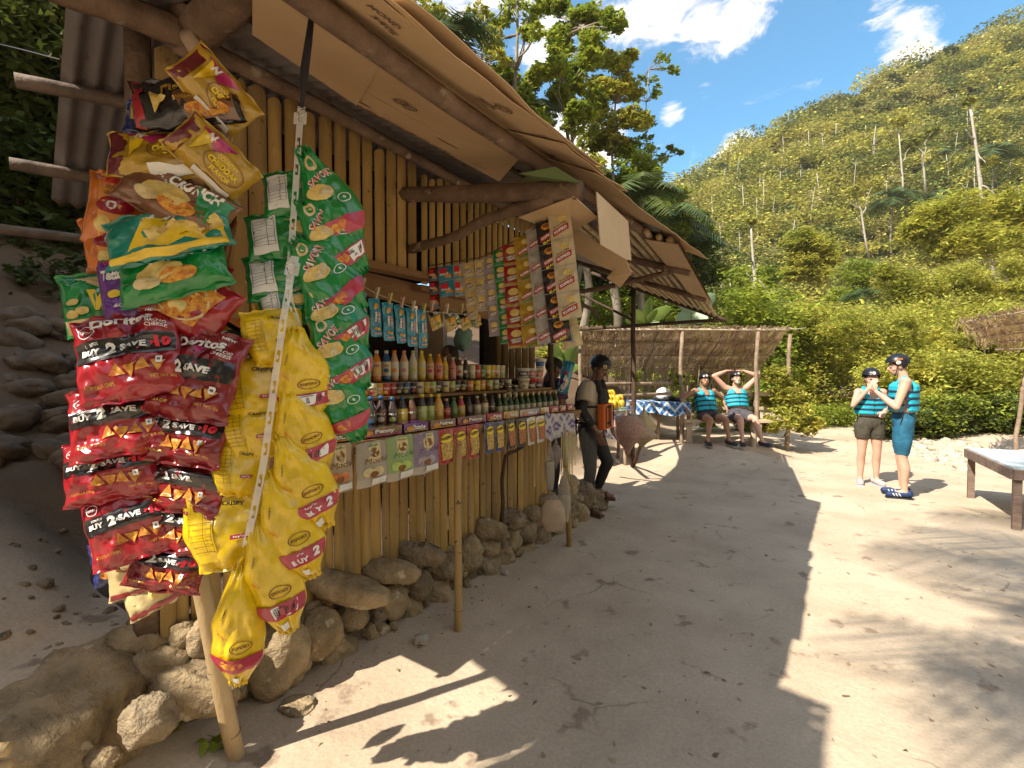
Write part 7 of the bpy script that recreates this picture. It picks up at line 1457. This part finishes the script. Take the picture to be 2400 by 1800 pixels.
# palms and pale trunks on the slope
for k, (x, y, d, L, by) in enumerate([(1655,650,24,1.6,760),(1690,665,23,1.5,760),(1735,690,22,1.5,800),(1930,430,60,4.2,560),(2000,435,62,4,560),(1760,470,70,3.6,560),(2150,330,60,4.6,520),(1870,640,24,1.5,760),(2040,350,75,5,500)]):
    palm(['small palm left of the pale split trunk','small palm right of the pale split trunk','palm low on the slope above the shelter end','palm in the middle of the hillside','second palm in the middle of the hillside, right of the first','distant palm left of the hillside centre','large palm high on the hillside at the right','slim palm above the low feathery tree','palm high up near the bare white trunks'][k], D(x-3, by, d), D(x, y, d), L, 14, group='palms on the hillside', seed=k+20)
WB = mat('bark_white', (.36,.31,.25), .8, c2=(.45,.40,.34), scale=3)
def snag(label, pts, d, r, br=(), key='hill', crown=None):
    root = empty('pale_tree', D(*pts[0], d), label, 'tree', 'pale-trunked trees on the hillside'); mb = MB(); q = [D(x, y, d) for x, y in pts]; mb.tube(q, [r*.6*(1-.55*i/(len(q)-1)) for i in range(len(q))], WB, 6)
    for (x0,y0,x1,y1) in br: limb(mb, D(x0,y0,d), D(x1,y1,d-.5), r*.3, r*.1, WB, .1, 5)
    mb.build('trunk', root)
    if crown: 
        C = np.concatenate([blob_pts(tuple(D(x,y,d)), rr*d*K/F, 260, .4) for x,y,rr in crown]); V, Fq = leaves(C, .25*d/30); npmesh('crown', V, Fq, LEAF[key], root)
snag('tall pale split trunk standing above the shelter', [(1640,745),(1636,690),(1630,600),(1624,520),(1622,480)], 26, .17, [(1630,600,1665,640),(1634,640,1612,590),(1628,570,1612,545)], crown=[(1622,478,10),(1665,640,10)])
snag('short leaning pale trunk left of the tall split trunk', [(1600,740),(1590,690),(1580,640),(1576,600)], 25, .07, [(1590,690,1575,640)])
snag('long leaning white trunk high on the right of the hill', [(2155,620),(2140,560),(2125,480),(2110,330),(2100,260),(2094,225)], 48, .32, [(2118,400,2150,420),(2110,330,2130,355),(2104,300,2085,280)], crown=[(2094,220,12),(2130,350,14)])
snag('forked white tree in the middle of the hillside', [(1878,560),(1868,510),(1860,455),(1846,420)], 52, .22, [(1862,465,1885,400),(1858,455,1830,430),(1868,510,1850,470)], crown=[(1846,415,18),(1890,400,18)])
snag('thin white tree right of the forked one', [(1952,440),(1950,390),(1945,330),(1940,270)], 60, .22, [(1950,380,1925,350),(1948,350,1965,320)], crown=[(1940,262,16),(1966,318,12)])
snag('double white trunk right of the thin one on the hillside', [(2000,420),(1996,370),(1990,330),(1978,305)], 60, .24, [(1992,340,2010,290),(1996,370,1985,320),(1980,308,1950,300)], crown=[(1975,300,16),(2012,288,14)])
snag('pale trunk inside the feathery trees at the right', [(2180,640),(2172,590),(2160,520)], 24, .14, [])
snag('small pale trunk above the middle of the slope', [(2020,620),(2010,580),(1998,555)], 24, .06, [(2010,580,2028,560)])
mb = MB(); limb(mb, D(1881,760,16), D(1877,690,16), .045, .03, STKL); mb.build('stake', None, 'lone pale stake rising from the bushes right of the shelter', 'stake')
# hillside wood
def wood():
    P, S = [], []
    for k in range(2300):
        x = U(1180, 2500); s = U(0,1)**.9; p = hillpt(x, s); P.append(p); S.append(random.choice((.5,.7,.9,1.1,1.4,1.8))*(1.5+1.5*s))
    C3 = [[], [], []]; Z3 = [[], [], []]
    for p, r in zip(P, S):
        C, sz = [], []
        d = (p-CP).dot(CF); n = int(min(520, 70+85*(r/1.8)**2)); q = rng.normal(size=(n,3)); q /= np.linalg.norm(q,axis=1)[:,None]; q[:,2] = np.abs(q[:,2])*random.choice((.7,.9,1.5))-.15; q += rng.normal(size=(1,3))*.15; q *= (rng.uniform(.45,1,n)[:,None])*r*np.array([1,1,.85]); C.append(q+np.array(p)+np.array([0,0,r*.35])); sz.append(np.full(n, .0043*d+.08)); gi = random.choice((0,0,0,1,1,2)); C3[gi] += C; Z3[gi] += sz
    for gi, (ky, lb) in enumerate([('hill','dense sunlit yellow-green wood covering the hillside'),('hilldark','darker green crowns scattered through the hillside wood'),('hillpale','pale straw-green crowns scattered through the hillside wood')]):
     C = np.concatenate(C3[gi]); sz = np.concatenate(Z3[gi]); V, Fq = leaves(C, 1.0, droop=.1, flat=.45, aspect=.7); V = V.reshape(-1,4,3); c = C[:,None,:]; V = (c+(V-c)*sz[:,None,None]).reshape(-1,3)
     npmesh('hillside_wood', V, Fq, LEAF[ky], kind='stuff', label=lb)
wood()
def trunks():
    mb = MB()
    for k in range(60):
        x = U(1500, 2300); s = U(.03,.75); p = hillpt(x, s); h = U(3.5,7)*(.7+.6*s); r = U(.035,.075)*(1+s); q = p+Vector((U(-.6,.6),U(-.6,.6),h)); mid = p.lerp(q,.5)+Vector((U(-.2,.2),U(-.2,.2),0))
        mb.tube([p, mid, q], [r, r*.8, r*.4], WB, 5)
        for _ in range(2): t = U(.5,.95); a = p.lerp(q, t); mb.tube([a, a+Vector((U(-1,1),U(-1,1),U(.4,1.2)))], [r*.4, r*.15], WB, 4)
    mb.build('hillside_trunks', None, 'many thin pale trunks standing in the hillside wood', kind='stuff')
trunks()
for k, (x, y) in enumerate([(1660,308),(2008,142),(2050,110),(1985,155),(1930,172),(1560,366)]):
    d = 112; b = D(x, y+14, d); c = D(x, y-4, d); tree(['lone tree on the skyline above the cloud','round tree on the skyline at the right','thin tall tree highest on the skyline','small round tree on the skyline beside the round one','low tree on the skyline near the small cloud','tree on the lower skyline by the white cloud'][k], b, [(c, 1.5 if k % 2 else 1.1),(c+Vector((1,0,-1)), 1.0)], 'dark', .55, 260, .12, group='trees on the skyline')
# left: shaded trees and bank behind the stall
GLT = 'shady trees left of the stall'
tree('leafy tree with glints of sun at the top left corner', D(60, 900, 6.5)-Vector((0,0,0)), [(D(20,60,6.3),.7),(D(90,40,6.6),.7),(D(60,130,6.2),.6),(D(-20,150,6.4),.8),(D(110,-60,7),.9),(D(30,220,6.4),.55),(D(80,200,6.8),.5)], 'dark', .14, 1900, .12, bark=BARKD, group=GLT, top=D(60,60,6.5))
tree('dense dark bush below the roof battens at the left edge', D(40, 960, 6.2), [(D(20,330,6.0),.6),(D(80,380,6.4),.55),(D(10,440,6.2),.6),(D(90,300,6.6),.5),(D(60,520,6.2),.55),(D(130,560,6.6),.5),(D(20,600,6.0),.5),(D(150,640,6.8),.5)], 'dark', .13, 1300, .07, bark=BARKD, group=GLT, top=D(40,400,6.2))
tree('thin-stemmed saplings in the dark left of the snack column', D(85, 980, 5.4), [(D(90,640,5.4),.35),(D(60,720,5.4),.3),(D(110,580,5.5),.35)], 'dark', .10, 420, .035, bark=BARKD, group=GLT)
def far_left():
    C = []
    for k in range(120):
        x = U(-250, 420); y = U(-250, 700); d = U(6.8,9.5); C.append(blob_pts(tuple(D(x,y,d)), U(.6,1.1), 420, .4))
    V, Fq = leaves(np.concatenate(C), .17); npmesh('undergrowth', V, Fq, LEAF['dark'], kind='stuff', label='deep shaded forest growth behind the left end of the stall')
far_left()
mass('undergrowth', 'dark creepers and ferns over the rocky bank at the left edge', lambda: (U(-60,230), U(560,900), U(5.6,7.2)), 26, .28, 150, 'dark', .09)
# trees behind the viewpoint: they throw the shade seen on the ground and the left bank
def shade_at(gx, gy, h): return Vector((gx, gy, 0)) + to_sun*(h/to_sun.z)
tree('large dark tree behind the viewpoint to the left', Vector((-7.5,-5.5,0)), [(shade_at(a,b,h), r) for a,b,h,r in [(-5.6,1.2,6.5,1.3),(-4.6,2.4,7.2,1.3),(-6.6,2.6,7.5,1.5),(-7.8,1.0,7,1.5),(-4.5,1.0,6,.9),(-6.2,-.5,6.5,1.4),(-4.6,-1.0,6,1.1),(-8.5,3.5,8,1.6),(-9.5,1.5,8,1.6),(-6.5,4.5,8,1.6),(-8.5,5.5,9,1.7),(-10.5,4,9,1.8),(-3.7,1.9,6.5,.7),(-5.2,5,8.5,1.4),(-3.4,.1,5.5,.55),(-3.9,.6,5.5,.7),(-3.2,-.7,5.5,.6),(-4.4,0,6,.9),(-2.65,.75,5.5,.40),(-2.35,.35,5.5,.32),(-2.95,1.0,5.5,.35)]], 'dark', .30, 1900, .22, bark=BARKD)
for k, (gx, gy, h, L) in enumerate([(2.4,5.3,9,2.9),(2.1,2.8,9,2.7),(3.5,7.4,10,2.8)]):
    t_ = shade_at(gx, gy, h); palm('coconut palm behind the viewpoint, number %s' % ('one','two','three')[k], Vector((t_.x-.6,t_.y-.8,0)), t_, L, 10, lean=.7, group='coconut palms behind the viewpoint', seed=50+k)
tha = empty('thatched_canopy', Vector((-1.6,-1.6,0)), 'small thatched canopy with ragged palm edge just left of the viewpoint', 'canopy')
a_ = shade_at(-.15,.2,4.2); b_ = shade_at(-.15,2.75,4.2); c_ = Vector((-1.0,0,.0)); thatch(a_, b_, c_, 0, 9, 110, tha, .25); thatch(a_+Vector((0,0,.03)), b_+Vector((0,0,.03)), c_*.97, 0, 9, 110, tha, .2)
mb = MB(); mb.beam((a_+b_)/2+Vector((-.5,-1.25,.02)), (a_+b_)/2+Vector((-.5,1.2,.02)), .8, .01, CARD); mb.build('backing_board', tha)
for p in (a_+Vector((.1,-.5,0)), b_+Vector((0,-.5,0))): mb = MB(); pole(mb, (p.x,p.y-.5,-.1), (p.x,p.y-.5,p.z), .04, .035, LOGD); mb.build('post', tha)
# small plants at foot of the leaning pole
for k, (x, y, n_, key) in enumerate([(465,1612,14,'mid'),(378,1560,22,'bright')]):
    p = foot(x, y); C = np.array(p)+rng.normal(size=(n_,3))*np.array([.03,.03,.012])+np.array([0,0,.02]); V, Fq = leaves(C, .05, aspect=.8, flat=.8); npmesh('weed', V, Fq, LEAF[key], label=['tiny broad-leaved weed by the foot of the leaning pole','tiny ferny weed under the rocks left of the leaning pole'][k], cat='plant', group='tiny weeds by the leaning pole')

def litter():
    C = []
    for k in range(420):
        x, y = U(500,2200), U(1010,1655); p = foot(x, y); C.append((p.x, p.y, p.z+.006))
    V, Fq = leaves(np.array(C), .035, droop=0, flat=.75, aspect=.45); npmesh('leaf_litter', V, Fq, mat('dry_leaf', (.20,.13,.07), .8, c2=(.32,.24,.14), scale=3, leaf=True), kind='stuff', label='scattered dry leaf scraps on the trodden earth')
litter()
mb = MB(); p = foot(1742, 1548); mb.box(p+Vector((0,0,.004)), (.03,.018,.004), mat('scrap_blue', (.05,.12,.45), .5)); mb.build('scrap', None, 'tiny blue plastic scrap on the ground at the lower right of the shade', 'litter', origin=p)
# thin air haze over the whole place
hz = MB(); x0,x1,y0,y1,z0,z1 = -215,205,-200,215,-3,150
hz.add([(x0,y0,z0),(x1,y0,z0),(x1,y1,z0),(x0,y1,z0),(x0,y0,z1),(x1,y0,z1),(x1,y1,z1),(x0,y1,z1)], [(0,3,2,1),(4,5,6,7),(0,1,5,4),(1,2,6,5),(2,3,7,6),(3,0,4,7)], mat('haze_air', (.8,.8,.8)), False)
ho = hz.build('haze', None, 'thin pale air haze over the valley', kind='stuff'); hm_ = ho.data.materials[0]; ht = hm_.node_tree
for n_ in list(ht.nodes):
    if n_.type != 'OUTPUT_MATERIAL': ht.nodes.remove(n_)
pv = N(ht, 'ShaderNodeVolumePrincipled'); pv.inputs['Density'].default_value = .0004; pv.inputs['Color'].default_value = (.95,.93,.88,1); ht.links.new(pv.outputs[0], [n_ for n_ in ht.nodes if n_.type == 'OUTPUT_MATERIAL'][0].inputs['Volume'])
